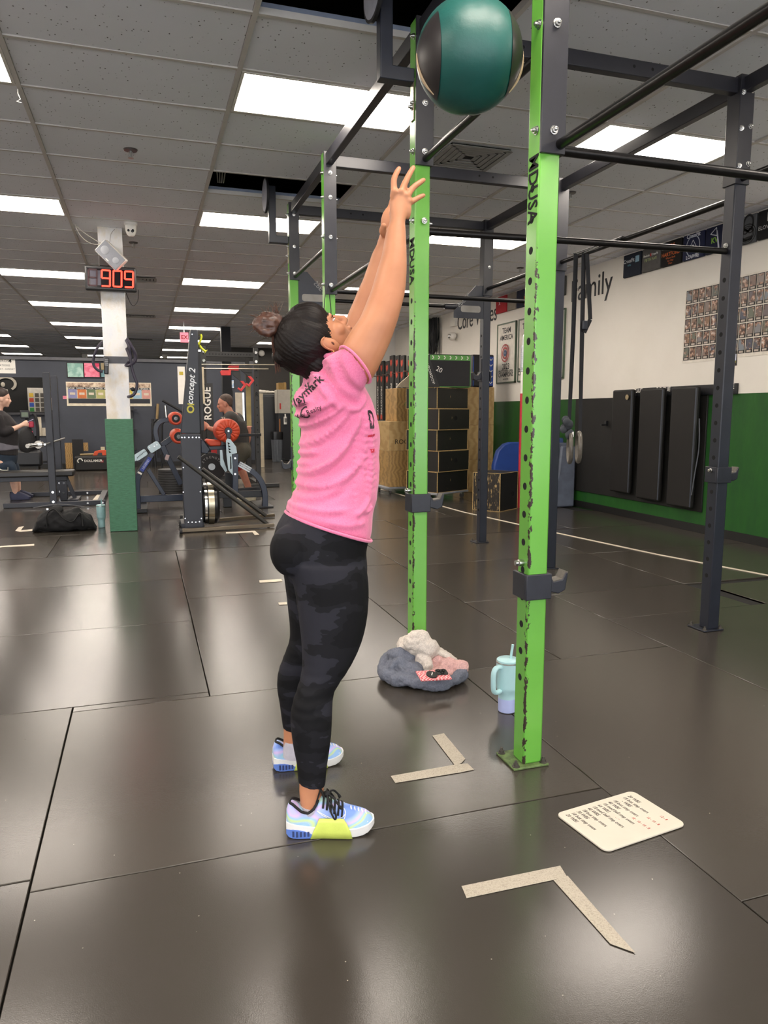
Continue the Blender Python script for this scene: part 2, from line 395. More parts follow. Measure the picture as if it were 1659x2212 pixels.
# supply diffuser: concentric louvres in a square field
def vent(c, r, label, w=.46, h=.46):
    x, y = CX0 + TX * (c + .5), CY0 + TY * (r + .5)
    t = thing('ceiling_vent', label, 'air vent', (x, y, ZC), 0, None); m = pm('vent_grey', '9d9b98', .5)
    W, H = TX - .03, TY - .03
    MB().bb(-W / 2, W / 2, -H / 2, H / 2, .004, .012).build('tile_panel', tileM, t, local=True)
    mb = MB()
    for i in range(5):
        a = w / 2 * (1 - i * .19); b = h / 2 * (1 - i * .19); z0 = -.012 + .002 * i; s = .036
        mb.beam((-a, -b, z0), (a, -b, z0), s, .003); mb.beam((-a, b, z0), (a, b, z0), s, .003); mb.beam((-a, -b, z0), (-a, b, z0), s, .003); mb.beam((a, -b, z0), (a, b, z0), s, .003)
    mb.build('louvre', m, t, local=True); MB().bb(-w / 2, w / 2, -h / 2, h / 2, -.002, .003).build('duct_back', pm('vent_dark', '15150f', .9), t, local=True)
vent(2, 1, 'square louvred air vent in the ceiling beside the falling ball'); vent(0, 11, 'low rectangular air vent just right of the red digital clock', .5, .3)
vent(0, 18, 'grey slot vent in the ceiling right of the white pillar', .6, .25); vent(0, 26, 'farthest slot vent right of the pillar hoses', .6, .25)
# ---- walls
def m_wall():
    t = NT('two_tone_wall'); g = t.n('ShaderNodeNewGeometry').outputs['Position']; s = t.n('ShaderNodeSeparateXYZ'); t.l(g, s.inputs[0])
    w = t.ramp(t.noise(1.2, 5, .6, g), [(.3, lin('e0dad0')), (.7, lin('e8e3da'))])
    sc = t.noise(7, 6, .7, t.mapping((1, 1, .35), vec=g)); gr = t.ramp(sc, [(.3, lin('1d4a20')), (.62, lin('23561f')), (.8, lin('2d5f2c'))])
    cmp = t.n('ShaderNodeMath', operation='GREATER_THAN'); t.l(s.outputs[2], cmp.inputs[0]); cmp.inputs[1].default_value = ZG
    t.col(t.mix(cmp.outputs[0], gr, w)); t.set(.5, 0, .35); t.bump(t.noise(160, 2, .5, g), .06, .003); return t.m
whiteW = pm('white_wall_paint', 'd8d4cd', .6, 0, .04, 1.5); navyW = pm('navy_wall_paint', '3b3f49', .6, 0, .12, 1.5, .05, 120); darkW = pm('dark_back_wall', '2d2a27', .7, 0, .2, 2)
struct(MB().bb(XW, XW + .12, YB, YE, -.05, ZC + .9).build('wall_right', m_wall()))
struct(MB().bb(XW - .012, XW, YB, 16.2, 0, .085).build('baseboard_right', pm('black_vinyl_base', '131312', .5, 0, .1)))
struct(MB().bb(4.2, XW, 16.2, 16.3, 0, ZC).build('wall_far_right', whiteW))
struct(MB().bb(4.2, 4.3, 16.3, 21.6, 0, ZC).build('wall_hall_side', darkW)); struct(MB().bb(2.4, 4.3, 21.6, 21.7, 0, ZC).build('wall_hall', darkW))
oL, oR = -6.0, ony(126, 850, YF).x; oB, oT = ony(60, 891, YF).z, ony(60, 815, YF).z; zP = ony(300, 782, YF).z; pR = ony(549, 900, YF).x
wf = MB().bb(oR, pR, YF, YF + .14, 0, zP).bb(XL, oL, YF, YF + .14, 0, zP).bb(oL, oR, YF, YF + .14, 0, oB).bb(oL, oR, YF, YF + .14, oT, zP)
struct(wf.build('wall_far', navyW)); struct(MB().bb(XL, pR + .03, YF - .05, YF + .18, zP, zP + .07).build('trim_1', pm('grey_wall_cap', '5d5e63', .6)))
struct(MB().bb(XL, oR + .3, YF + 2.2, YF + 2.3, 0, zP).build('wall_office', pm('office_black', '0c0c0c', .8)))
struct(MB().bb(oL, oR, YF - .12, YF + .2, oB - .05, oB).build('trim_2', pm('counter_dark', '2c2c30', .5)))
struct(MB().bb(XL, pR, YF - .015, YF, 0, .1).build('baseboard_far', pm('black_vinyl_base', '131312', .5)))
struct(MB().bb(XL - .1, XL, YB, YE, 0, ZC + .9).build('wall_left', pm('white_wall_paint', 'd8d4cd', .6))); 
mb = MB().bb(XL, XW + .12, YB - .1, YB, 0, .35).bb(XL, XW + .12, YB - .1, YB, 2.75, ZC + .9)       # unseen shop front behind camera; piers between big windows added to bring in daylight
for i in range(6): x = XL + (XW - XL) * i / 5; mb.bb(x - .12, x + .12, YB - .1, YB, .35, 2.75)
struct(mb.build('wall_back', whiteW))
for i in range(5):
    x = XL + (XW - XL) * i / 5; w = (XW - XL) / 5; mb = MB()
    for a in (.14, w / 2, w - .14): mb.bb(x + a - .025, x + a + .025, YB - .08, YB - .02, .35, 2.75)
    for z in (.375, 2.1, 2.725): mb.bb(x + .12, x + w - .12, YB - .08, YB - .02, z - .025, z + .025)
    struct(mb.build('window_%d' % (i + 1), pm('window_bar_black', '1b1b1c', .5)))  # bars of the unseen windows added for daylight
struct(MB().bb(XL, XW, YE, YE + .1, 0, ZC + .9).build('wall_end', pm('navy_wall_end', '090a0d', .8)))
# ================================================================== THE RIG
PX, QX = 1.275, 3.105; YS = (2.232, 3.372, 5.165, 6.44); PW = .076; ZT = 3.02
def m_green():
    t = NT('lime_green_enamel'); g = t.n('ShaderNodeNewGeometry').outputs['Position']; s = t.n('ShaderNodeSeparateXYZ'); t.l(g, s.inputs[0])
    base = t.ramp(t.noise(3, 4, .5, g), [(.3, lin('61a33e')), (.7, lin('6bae46'))])
    # chips along the left front arris, where plates have knocked the paint
    dx = t.n('ShaderNodeMath', operation='ADD'); t.l(s.outputs[0], dx.inputs[0]); dx.inputs[1].default_value = -(PX - PW / 2)
    ab = t.n('ShaderNodeMath', operation='ABSOLUTE'); t.l(dx.outputs[0], ab.inputs[0])
    dmin = None
    for yy in YS:
        e = t.n('ShaderNodeMath', operation='ADD'); t.l(s.outputs[1], e.inputs[0]); e.inputs[1].default_value = -(yy - PW / 2)
        f = t.n('ShaderNodeMath', operation='ABSOLUTE'); t.l(e.outputs[0], f.inputs[0])
        if dmin is None: dmin = f
        else: k = t.n('ShaderNodeMath', operation='MINIMUM'); t.l(dmin.outputs[0], k.inputs[0]); t.l(f.outputs[0], k.inputs[1]); dmin = k
    mx = t.n('ShaderNodeMath', operation='MAXIMUM'); t.l(ab.outputs[0], mx.inputs[0]); t.l(dmin.outputs[0], mx.inputs[1]); ab = mx
    near = t.ramp(ab.outputs[0], [(0.0, (.36, .36, .36)), (.007, (.3, .3, .3)), (.016, (.1, .1, .1)), (.03, (.03, .03, .03))])
    hz = t.ramp(s.outputs[2], [(.0, (.2, .2, .2)), (.5, (.16, .16, .16)), (.78, (.18, .18, .18)), (.9, (0, 0, 0))]); 
    n = t.noise(55, 4, .65, t.mapping((1, 1, .55), vec=g))
    ad = t.n('ShaderNodeMath', operation='ADD'); t.l(n, ad.inputs[0]); t.l(near, ad.inputs[1])
    zc = t.n('ShaderNodeMapRange'); zc.inputs['From Min'].default_value = 1.7; zc.inputs['From Max'].default_value = 2.0; zc.inputs['To Min'].default_value = 0; zc.inputs['To Max'].default_value = .4; t.l(s.outputs[2], zc.inputs['Value'])
    sb = t.n('ShaderNodeMath', operation='SUBTRACT'); t.l(ad.outputs[0], sb.inputs[0]); t.l(zc.outputs[0], sb.inputs[1])
    chip = t.ramp(sb.outputs[0], [(.815, (0, 0, 0)), (.83, (1, 1, 1))])
    t.col(t.mix(chip, base, lin('3a302a'))); t.set(.22, 0, .5); t.bump(t.noise(90, 3, .5, g), .05, .003); return t.m
green = m_green(); rigblk = pm('rig_black', '24242a', .38, 0, .15, 12, .04, 300); rignavy = pm('rig_navy', '20232d', .38, 0, .12, 10, .04, 300)
holeM = pm('hole_black', '050505', .9)
rig = thing('pull_up_rig', 'tall bolted pull-up rig with lime green front uprights and black back uprights', 'pull-up rig', (PX, 3.4, 0))
def bolt_mesh():
    mb = MB(); mb.lathe([(.014, 0), (.014, .003), (.0105, .0035), (.0105, .011), (.006, .0115), (.006, .018), (.004, .0195)], n=12); return mb
bolt0 = None
def bolt(p, d, parent):
    """bolt head at p standing out along d"""
    global bolt0
    q = Vector(d).to_track_quat('Z', 'Y'); M = Matrix.Translation(Vector(p)) @ q.to_matrix().to_4x4()
    if bolt0 is None:
        bolt0 = bolt_mesh().build('bolt', steel, parent, smooth=True, local=True); bolt0.matrix_basis = wmat(parent).inverted() @ M; return bolt0
    o = bolt0.copy(); COL.objects.link(o); o.parent = parent; o.matrix_parent_inverse = Matrix.Identity(4); o.matrix_basis = wmat(parent).inverted() @ M; return o
def upright(x, y, m, holes=True, plate=True, z0=.32, z1=1.98):
    h = PW / 2
    u = MB().bb(x - h, x + h, y - h, y + h, .006, ZT).build('upright', m, rig, bevel=.006)
    if holes:
        z = z0; first = None
        while z < z1:
            if first is None: first = MB().cyl((x - h - .0006, y, z), (x + h + .0006, y, z), .0125, n=16).build('bolt_hole', holeM, u); zf = z
            else: o = first.copy(); COL.objects.link(o); o.location = (0, 0, z - zf)
            z += .0975
    if plate:
        pl = MB().bb(x - .085, x + .055, y - .06, y + .08, 0, .008).build('base_plate', pm('worn_green_plate', '566a3c', .6, 0, .5, 40, .2, 60) if m is green else rignavy, u, bevel=.002)
        for dx, dy in ((-.07, -.045), (.04, -.045), (-.07, .065), (.04, .065)):
            bm_ = MB(); bm_.lathe([(.014, 0), (.014, .003), (.009, .0035), (.009, .013), (.005, .0135), (.005, .022)], c=(x + dx, y + dy, .008), n=10); bm_.build('anchor_bolt', pm('grimy_bolt', '4e4a44', .6, .4), u, smooth=True)
    return u
UP = {}
for i, y in enumerate(YS):
    UP['P', i] = upright(PX, y, green); UP['Q', i] = upright(QX, y, rignavy)
UP['P', -1] = upright(PX, .42, green); UP['Q', -1] = upright(QX, .42, rignavy)
h = PW / 2
def beam(p, q, name='top_beam', w=.05, hh=.076):
    o = MB().beam(p, q, w, hh).build(name, rigblk, rig, bevel=.004); return o
ys = (.42,) + YS
for k in range(len(ys) - 1):
    for x in (PX, QX): beam((x, ys[k] + h, ZT - .05), (x, ys[k + 1] - h, ZT - .05))
for y in (ys[0], YS[1], YS[2], YS[3]):
    b = beam((PX + h, y, ZT - .05), (QX - h, y, ZT - .05))
    for f in (.28, .34, .62, .68): xx = PX + (QX - PX) * f; MB().cyl((xx, y - .0255, ZT - .045), (xx, y - .0245, ZT - .045), .008, n=12).build('beam_hole', holeM, b)
# black sleeve plates on the uprights carrying the pull-up bars, with bolts
def sleeve(x, y, zb, zt, side):
    """black plate over the face looking to the camera (and beyond), bottom at zb"""
    o = MB().bb(x - h - .001, x + h + .004, y + side * h, y + side * (h + .012), zb, zt).build('bracket_plate', rigblk, rig, bevel=.002)
    o2 = MB().bb(x + h, x + h + .011, y - h - .012, y + h + .012, zb, zt).build('bracket_plate', rigblk, rig, bevel=.002)
    return o
BAR = .0165
def bar(p, q, name='pull_up_bar', r=BAR):
    o = MB().tube([p, q], r, 16).build(name, pm('bar_black_steel', '1d1b1b', .3, .55, .2, 18), rig, smooth=True); return o
def bolts(x, y, zs, front=True, left=True):
    for z in zs:
        if front: bolt((x + .005, y - h - .012, z), (0, -1, 0), rig)
        if left: bolt((x - h, y - .018, z + .005), (-1, 0, 0), rig); bolt((x + h + .011, y + .01, z + .004), (1, 0, 0), rig)
ZLO, ZHI = 2.105, 2.415
sleeve(PX, YS[0], ZLO - .03, ZT, -1); bolts(PX, YS[0], (2.145, 2.46, 2.78, 2.98))
sleeve(PX, YS[1], ZHI - .03, ZT, -1); bolts(PX, YS[1], (2.445, 2.655, 2.94)); bolts(PX, YS[1], (2.14,))
sleeve(PX, YS[2], ZLO - .03, ZT, -1); bolts(PX, YS[2], (2.14, 2.46, 2.72, 2.88))
sleeve(PX, YS[3], ZHI - .03, ZT, -1); bolts(PX, YS[3], (2.44, 2.66, 2.92))
bar((PX + .03, YS[0] - h, ZLO), (PX + .03, .42 + h, ZLO)); bar((PX + h, YS[0], ZLO), (QX - h, YS[0], ZLO))
bar((PX + .01, YS[1] - h, ZHI), (PX + .01, YS[0] + h, ZHI)); bar((PX + h, YS[1], ZLO), (QX - h, YS[1], ZLO + .025))
bar((PX + .01, YS[2] - h, ZLO), (PX + .01, YS[1] + h, ZLO)); bar((PX + h, YS[2], ZLO), (QX - h, YS[2], ZLO))
bar((PX + .01, YS[3] - h, ZHI), (PX + .01, YS[2] + h, ZHI)); bar((PX + h, YS[3], ZLO + .13), (QX - h, YS[3], ZLO + .13))
MB().tube([(QX - .42, YS[3], ZLO + .13), (QX - h, YS[3], ZLO + .13)], .027, 14).build('bar_sleeve', rigblk, rig, smooth=True)
for k in (1, 2): bar((QX, YS[k] + h, 2.405), (QX, YS[k + 1] - h, 2.405))
bar((QX, YS[1] - h, 2.50), (QX, YS[0] + h, 2.50))
def sleeveQ(x, y, zb, zt): MB().bb(x - h - .009, x + h + .009, y - h - .009, y + h + .009, zb, zt).build('bracket_plate', rigblk, rig, bevel=.003)
sleeveQ(QX, YS[1], 2.47, ZT)
for z in (2.56, 2.75, 2.93):
    bolt((QX - .03, YS[1] - h - .009, z), (-.4, -1, 0), rig); bolt((QX + .03, YS[1] - h - .009, z + .015), (0, -1, 0), rig)
bolt((QX - h - .002, YS[1], 2.16), (-1, -.3, 0), rig)
sleeveQ(QX, YS[3], 2.34, ZT); sleeveQ(QX, YS[2], 2.34, ZT)
for z in (2.41, 2.6, 2.88): bolt((QX + .01, YS[3] - h - .009, z), (0, -1, 0), rig)
# gusset plates with cut-out lettering
def gusset(x, y, z, sgn):
    poly = [(0, 0), (0, .30), (.08, .30), (.30, .06), (.30, 0)]
    o = MB().prism([(a * sgn, b) for a, b in poly][:: sgn], (x + sgn * h, y - .03, z), X, Zv, .006).build('gusset', navy_steel, rig)
    MB().prism([(sgn * (.03 + a), .085 + b) for a, b in rrect(.2, .05, .012)] if False else [(sgn * (.13) + a, .085 + b) for a, b in rrect(.2, .06, .02)], (x + sgn * h, y - .034, z), X, Zv, .001).build('gusset_slot', pm('slot_grey', '8f8b86', .8), o)
    M = frame((x + sgn * (h + .19), y - .0345, z + .195), (sgn * .74, 0, -.67 * 1), (-sgn * 0 + .0, 0, -1)) if False else frame((x + sgn * (h + .205), y - .0345, z + .165), Vector((.72, 0, -.69 * sgn)), Vector((-.69 * sgn, 0, -.72)))
    text('SPEAL', .062, pm('engraved_grey', '8b8a88', .6), o, M, 'gusset_lettering', .0004)
gusset(PX, YS[3], 2.16, 1); gusset(QX, YS[3], 2.13, -1)
# wall-ball targets: bent tube arm with a round plate
def target(y, za, label):
    t = rig; o = MB()
    o.prism([(-.165, 0), (0, 0), (0, .06), (-.105, .06), (-.105, .46), (-.165, .46)], (PX - h, y, za), X, Zv, .06)
    a = o.build('target_arm', navy_steel, t, bevel=.004)
    c = Vector((PX - h - .180, y - .01, za + .38)); Mx = Matrix.Rotation(-math.pi / 2, 3, 'Y')
    d = MB(); d.lathe([(.0, 0), (.14, 0), (.14, .016), (.0, .016)], c=c, M=Mx, n=40); d = d.build('target_disc', rubber, a)
    rg = MB(); rg.lathe([(.098, .0165), (.126, .0165), (.126, .0175), (.098, .0175)], c=c, M=Mx, n=40); rg.build('target_ring', pm('target_grey', '9a9ca6', .6), d)
    text('DYNAMAX', .045, pm('target_grey', '9a9ca6', .6), d, frame(c + Vector((-.018, .0, .035)), (0, -.9, .35), (0, .35, .9)), 'target_lettering', .0005, bold=.0006)
    MB().bb(PX - h - .006, PX - h, y - .03, y + .012, za - .16, za + .02).build('target_tab', pm('zinc_tab', 'b0a58f', .35, .8), a, bevel=.003)
    bolt((PX - h - .006, y - .01, za - .10), (-1, 0, 0), rig)
target(YS[1], 2.745, ''); target(YS[3], 2.685, '')
# painted-through brand cut on two uprights
for i, zc in ((0, 1.975), (1, 1.965)):
    text('MDUSA', .085, holeM, UP['P', i], frame((PX - h - .0012, YS[i] - .002, zc), (0, 0, -1), (0, -1, 0)), 'upright_lettering', .0006, bold=.001, sx=.74, space=1.0)
# spare pin on the nearest upright
def spring_pin(x, y, z, side):
    mb = MB(); mb.lathe([(.012, 0), (.012, .018), (.009, .02), (.009, .03), (.006, .031)], c=(x + side * h, y, z), M=Matrix.Rotation(side * math.pi / 2, 3, 'Y'), n=14); mb.build('safety_pin', steel, rig, smooth=True)
spring_pin(PX, YS[0], .735, -1); spring_pin(PX, YS[1], .875, -1); spring_pin(QX, YS[1], .93, -1)
# ---- hook cups hanging on the uprights
cupM = pm('cup_black_steel', '20222b', .4, 0, .15, 20, .05, 200); wearM = pm('worn_plastic', '5a544c', .5, 0, .3, 60)
def hook_cup(x, y, z, label, rz=0.0):
    t = thing('hook_cup', label, 'barbell hook', (x, y, z), rz, 'barbell hooks on the rig uprights'); w = h + .012
    mb = MB().bb(-w, w, -w, -h, -.045, .045).bb(-w, -h, -h, w, -.045, .045).bb(h, w, -h, h + .01, -.045, .045); mb.build('sleeve', cupM, t, bevel=.003, local=True)
    poly = [(w, -.025), (w + .05, -.04), (w + .078, -.028), (w + .088, .034), (w + .078, .038), (w + .064, .012), (w + .03, .006), (w + .012, .03), (w, .042)]
    MB().prism(poly, (0, .012, 0), X, Zv, .05).build('cup', cupM, t, bevel=.004, local=True)
    MB().prism([(w + .012, .030), (w + .03, .009), (w + .064, .015), (w + .078, .0415), (w + .088, .038), (w + .066, .006), (w + .028, .0), (w + .006, .026)], (0, .012, 0), X, Zv, .046).build('liner', wearM, t, bevel=.001, local=True)
    MB().bb(h + .0005, h + .006, -.022, .022, .045, .16).build('back_tab', cupM, t, local=True)
hook_cup(PX, YS[0], .655, 'black hook cup low on the nearest green upright'); hook_cup(PX, YS[1], .815, 'black hook cup low on the second green upright behind the towel')
hook_cup(PX, YS[3], .80, 'black hook cup on the farthest green upright beside the pink shirt', math.pi)
hook_cup(QX, YS[1], .905, 'hook cup on the navy upright in front of the green wall'); hook_cup(QX, YS[3], 1.60, 'hook cup on the black upright above the stacked boxes', math.pi)
# ---- gym rings on long straps
def ring_set():
    strap = pm('strap_black', '1a1a1e', .7, 0, .2, 60, .2, 400); woodr = pm('ring_grey_wood', '5d574f', .4, 0, .25, 30)
    for k, (tp, mid, bot, rc, lab) in enumerate((((1243, 548), (1237, 720), (1228, 935), (1231, 968), 'grey gym ring hanging nearer on a black strap with a knotted tail'), ((1262, 548), (1258, 740), (1253, 940), (1250, 966), 'second gym ring hanging just behind the first on its own strap'))):
        y = 4.42 - .06 * k; q = lambda p: ony(p[0], p[1], y); c = q(rc); t = thing('gym_ring', lab, 'gym ring', (c.x, y, c.z - .12), 0, 'gym rings')
        tl = []
        for i in range(28): a = 2 * math.pi * i / 28; tl.append(c + Vector((math.sin(a) * .048, math.sin(a) * .095, math.cos(a) * .098)))
        mb = MB(); mb.tube(tl, .0145, 10, closed=True); mb.build('ring', woodr, t, smooth=True)
        top = Vector((QX, y, 2.43))
        for dx in (0, .024): 
            p = MB(); a, b, d = q(tp), q(mid), q(bot); o = Vector((dx, .012 * k + dx, 0)); p.beam(a + o, b + o, .003, .024, up=(1, 0, 0)).beam(b + o, d + o * .3, .003, .024, up=(1, 0, 0)); p.build('strap', strap, t)
        MB().tube([q(tp) + Vector((-.01, 0, 0)), (QX - .015, y, 2.425), (QX + .015, y, 2.425), q(tp) + Vector((.03, 0, 0))], .014, 8, flat=.25).build('strap_loop', strap, t)
        if k == 0:
            mb = MB(); a = q((1222, 925)); random.seed(3)
            for n in range(11): mb.ell(a + Vector((random.uniform(-.03, .03), random.uniform(-.03, .03), random.uniform(-.05, .06))), (.026, .012, .03), Matrix.Rotation(random.uniform(0, 3), 3, 'Y'), 8, 6)
            mb.build('knotted_tail', pm('strap_grey', '3a3d42', .8), t, smooth=True); w = q((1229, 938)); MB().box(w + Vector((0, -.05, 0)), (.014, .002, .035)).build('strap_tag', paper, t)
        else:
            mb = MB().beam(q((1268, 548)), q((1275, 690)), .003, .03, up=(1, 0, 0)).beam(q((1275, 690)), q((1262, 718)), .003, .03, up=(1, 0, 0)); mb.build('strap_tail', strap, t); MB().box(q((1261, 703)) + Vector((0, -.012, 0)), (.035, .02, .06)).build('buckle', navy_steel, t, bevel=.006)
ring_set()
# ================================================================== ON THE WHITE AND GREEN WALL
def wy(px, py=850, Xw=None): return onx(px, py, XW if Xw is None else Xw).y
def wz(px, py, Xw=None): return onx(px, py, XW if Xw is None else Xw).z
def wpt(y, z, off=0.0): return Vector((XW - off, y, z))
def wframe(y, z, off): return frame((XW - off, y, z), (0, -1, 0), (0, 0, 1))
wallInk = pm('wall_letter_black', '17181d', .5)
y0, y1 = wy(1225, 600), wy(1335, 600)
text('Family', .40, wallInk, None, wframe((y0 + y1) / 2, 2.86, .003), 'wall_lettering', .002, sx=.92, space=1.0, res=3, tag=('large black painted word Family high on the white wall', 'lettering'))
text('Core Values', .40, wallInk, None, wframe((wy(993, 690) + wy(1068, 680)) / 2, 2.89, .003), 'wall_lettering', .002, sx=.80, res=3, tag=('black painted words Core Values high on the far white wall', 'lettering'))
# ---- shirts folded over boards, in a row under the ceiling
def shirt(pl, pr, col, label, deco=None, zb=2.85, zt=3.11):
    ya, yb = wy(pl, 560), wy(pr, 560); yc = (ya + yb) / 2; w = abs(ya - yb) - .012
    t = thing('shirt_panel', label, 'shirt', wpt(yc, zb), 0, 'gym shirts folded on boards along the wall')
    m = pm('shirt_' + col, col, .85, 0, .1, 25, .2, 300)
    MB().box(wpt(yc, (zb + zt) / 2, .02), (.036, w, zt - zb)).build('shirt', m, t, bevel=.01)
    if deco: deco(t, yc, (zb + zt) / 2, w)
def T(s, sz, c, dy=0, dz=0, bold=.0, sx=1.0, sh=0): 
    return lambda t, yc, zc, w: text(s, sz, pm('print_' + c, c, .7), t, wframe(yc - dy, zc + dz, .0395), 'print', .0004, bold=bold, sx=sx, shear=sh)
def multi(*fs): return lambda t, yc, zc, w: [f(t, yc, zc, w) for f in fs]
def shape(poly, c, dy=0, dz=0): return lambda t, yc, zc, w: MB().prism(poly, wpt(yc - dy, zc + dz, .0397), (0, -1, 0), (0, 0, 1), .0008).build('print', pm('print_' + c, c, .7), t)
def ringp(r0, r1, c, dy=0, dz=0, sq=1.0):
    def f(t, yc, zc, w):
        mb = MB()
        for i in range(28):
            a, b = 2 * math.pi * i / 28, 2 * math.pi * (i + 1) / 28
            mb.prism([(r0 * math.cos(a) * sq, r0 * math.sin(a)), (r1 * math.cos(a) * sq, r1 * math.sin(a)), (r1 * math.cos(b) * sq, r1 * math.sin(b)), (r0 * math.cos(b) * sq, r0 * math.sin(b))], wpt(yc - dy, zc + dz, .0397), (0, -1, 0), (0, 0, 1), .0008)
        mb.build('print', pm('print_' + c, c, .7), t)
    return f
def tri(a, b, c, th, col): 
    def f(t, yc, zc, w):
        mb = MB()
        for p, q in ((a, b), (b, c), (c, a)): mb.beam(wpt(yc - p[0], zc + p[1], .0397), wpt(yc - q[0], zc + q[1], .0397), th, .0008, up=(1, 0, 0))
        mb.build('print', pm('print_' + col, col, .7), t)
    return f
shirt(1352, 1390, '1d2330', 'navy shirt with a small white CrossFit print beside a blue square', multi(T('CrossFit', .062, 'd6d8dc', -.05, .05, .001, .95), shape([(-.035, -.035), (.035, -.035), (.035, .035), (-.035, .035)], '8fb4c8', .105, .05), T('HC', .05, 'f2f4f6', .105, .05, .001), T('NYC', .03, '6fa8b8', -.04, .0)))
shirt(1392, 1432, '5a5856', 'grey shirt printed Reebok CrossFit Fifth Ave', multi(T('Reebok   CrossFit', .034, 'd9d9d6', 0, .045, .0006), shape([(-.012, -.016), (.012, -.016), (.012, .016), (-.012, .016)], 'b03a35', .0, .045), T('FIFTH AVE', .046, 'a9b87a', 0, -.005)))
shirt(1433, 1477, '15120f', 'black shirt with orange Hartford lettering', multi(T('C T F', .05, 'c4622f', 0, .075, .0015), T('HARTFORD', .056, 'c4622f', 0, -.01, .001), T("Where Ends", .03, 'c4622f', 0, -.05), T('Go Our', .03, 'c4622f', 0, -.08), T('Own', .03, 'c4622f', 0, -.108)))
shirt(1479, 1526, '1a2140', 'navy shirt with a round white mountain emblem, lettered CrossFit', multi(T('CrossFit', .058, 'd8dbe2', 0, .105, .0015), T('LOUVRE', .052, 'd8dbe2', 0, -.105, .001), tri((-.06, -.03), (0, .06), (.06, -.03), .006, 'cfd3da'), tri((-.03, -.03), (.03, -.03), (0, .015), .005, 'cfd3da'), ringp(.098, .108, 'aeb5c2', 0, 0, .95)))
shirt(1527, 1570, '161c38', 'navy shirt with a white axe and green letters', multi(T('KV', .075, '7fae3f', 0, -.01, .002), tri((-.06, .06), (.02, .11), (.03, .03), .008, 'd8dbe2'), shape([(.02, .08), (.035, .08), (.075, -.11), (.055, -.115)], 'c2c6d0')))
def tiki(t, yc, zc, w):
    d = 'print_1b1c1e'; mb = MB(); K = lambda *pts: mb.prism(list(pts), wpt(yc, zc - .02, .0397), (0, -1, 0), (0, 0, 1), .0008)
    ringp(.06, .082, '1c1d1f', .02, .055, .8)(t, yc, zc, w)
    for r in (.05, .066, .085): ringp(r, r + .009, '1c1d1f', .015, -.045, 1.1)(t, yc, zc, w)
    ringp(.012, .024, '1c1d1f', -.015, -.02, 1.5)(t, yc, zc, w); ringp(.012, .024, '1c1d1f', .05, -.02, 1.5)(t, yc, zc, w)
    K((-.05, -.055), (.08, -.045), (.07, -.085), (-.03, -.09)); mb.build('print', pm(d, '1b1c1e', .7), t)
    text('CROSSFIT', .04, pm('print_d6d8dc', 'd6d8dc', .7), t, frame(wpt(yc + .085, zc + .08, .0398), (0, -.7, .7), (0, .7, .7)), 'print', .0004, bold=.0006)
shirt(1596, 1636, '57595c', 'grey shirt with a dark striped mask in a kettlebell shape', tiki)
shirt(1637, 1690, '0d0d0e', 'black shirt with pale letters at the frame edge', multi(T('ELOV', .05, 'b9b9b9', -.06, -.03), shape([(-.02, -.04), (.02, -.04), (.02, .04), (-.02, .04)], 'c9c9c9', 0, .06)))
shirt(1183, 1227, '45433f', 'dark grey shirt with a small pale CF monogram', multi(T('CF', .06, 'b8b6b0', 0, .03, .0005), shape([(-.04, -.006), (.04, -.006), (.04, .006), (-.04, .006)], 'a9a7a1', 0, -.015)))
shirt(1077, 1101, 'a8242c', 'bright red shirt on the far part of the wall', T('X', .07, 'e9d5d5', -.05, .02, .001)); shirt(1102, 1121, '8c8377', 'tan shirt between the red and the navy one')
shirt(1122, 1158, '20253a', 'navy shirt with an orange flame, beside the tan one', shape([(-.02, -.09), (.07, -.05), (.09, .02), (.05, .0), (.06, .08), (.0, .03), (-.04, .06), (-.03, .0)], 'c26b23', .03, -.03))
# ---- framed champion banners
def banner(pl, pr, zt, zb, label, lines, emblem=None):
    ya, yb = wy(pl, 700), wy(pr, 700); yc = (ya + yb) / 2; w = abs(ya - yb); H = zt - zb
    t = thing('framed_poster', label, 'poster', wpt(yc, zb), 0, 'team champion posters'); fm = pm('poster_frame_green', '4e5f4a', .4)
    MB().box(wpt(yc, (zt + zb) / 2, .012), (.014, w, H)).build('sheet', pm('poster_cream', 'dcd6ca', .5), t)
    mb = MB()
    for s in (-1, 1): mb.box(wpt(yc + s * w / 2, (zt + zb) / 2, .014), (.028, .02, H + .02)); mb.box(wpt(yc, (zt + zb) / 2 + s * H / 2, .014), (.028, w + .02, .02))
    mb.build('frame', fm, t)
    for s, f, sz, c, b, dy in lines: text(s, sz, pm('print_' + c, c, .6), t, wframe(yc - dy, zb + H * f, .0205), 'lettering', .0004, bold=b, sx=.95)
    if emblem:
        for r0, r1, c in emblem: ringp(r0, r1, c, 0, 0, 1)(t, yc, zb + H * .5, 0)
zt, zb = wz(1079, 703), wz(1076, 828)
base = [('2023', .27, .13, '1d2022', .002, 0), ('PROTOTYPE OPEN', .19, .062, '1d2022', .001, 0), ('CHAMPIONS', .13, .093, '1d2022', .002, 0), ('PROTOTYPE', .055, .035, '1d2022', 0, 0)]
banner(1078, 1117, zt, zb, 'framed Team America poster with a red and white target', [('TEAM', .88, .12, '1d2022', .002, 0), ('AMERICA', .76, .11, '1d2022', .002, 0)] + base, [(.12, .14, 'a23a3c'), (.07, .095, 'a23a3c'), (.012, .05, '3c4a6b'), (.0, .012, 'd9d2c8')])
banner(1124, 1160, zt, zb, 'framed poster mostly hidden behind the nearest green upright', [('TEAM', .88, .12, '1d2022', .002, 0)] + base)
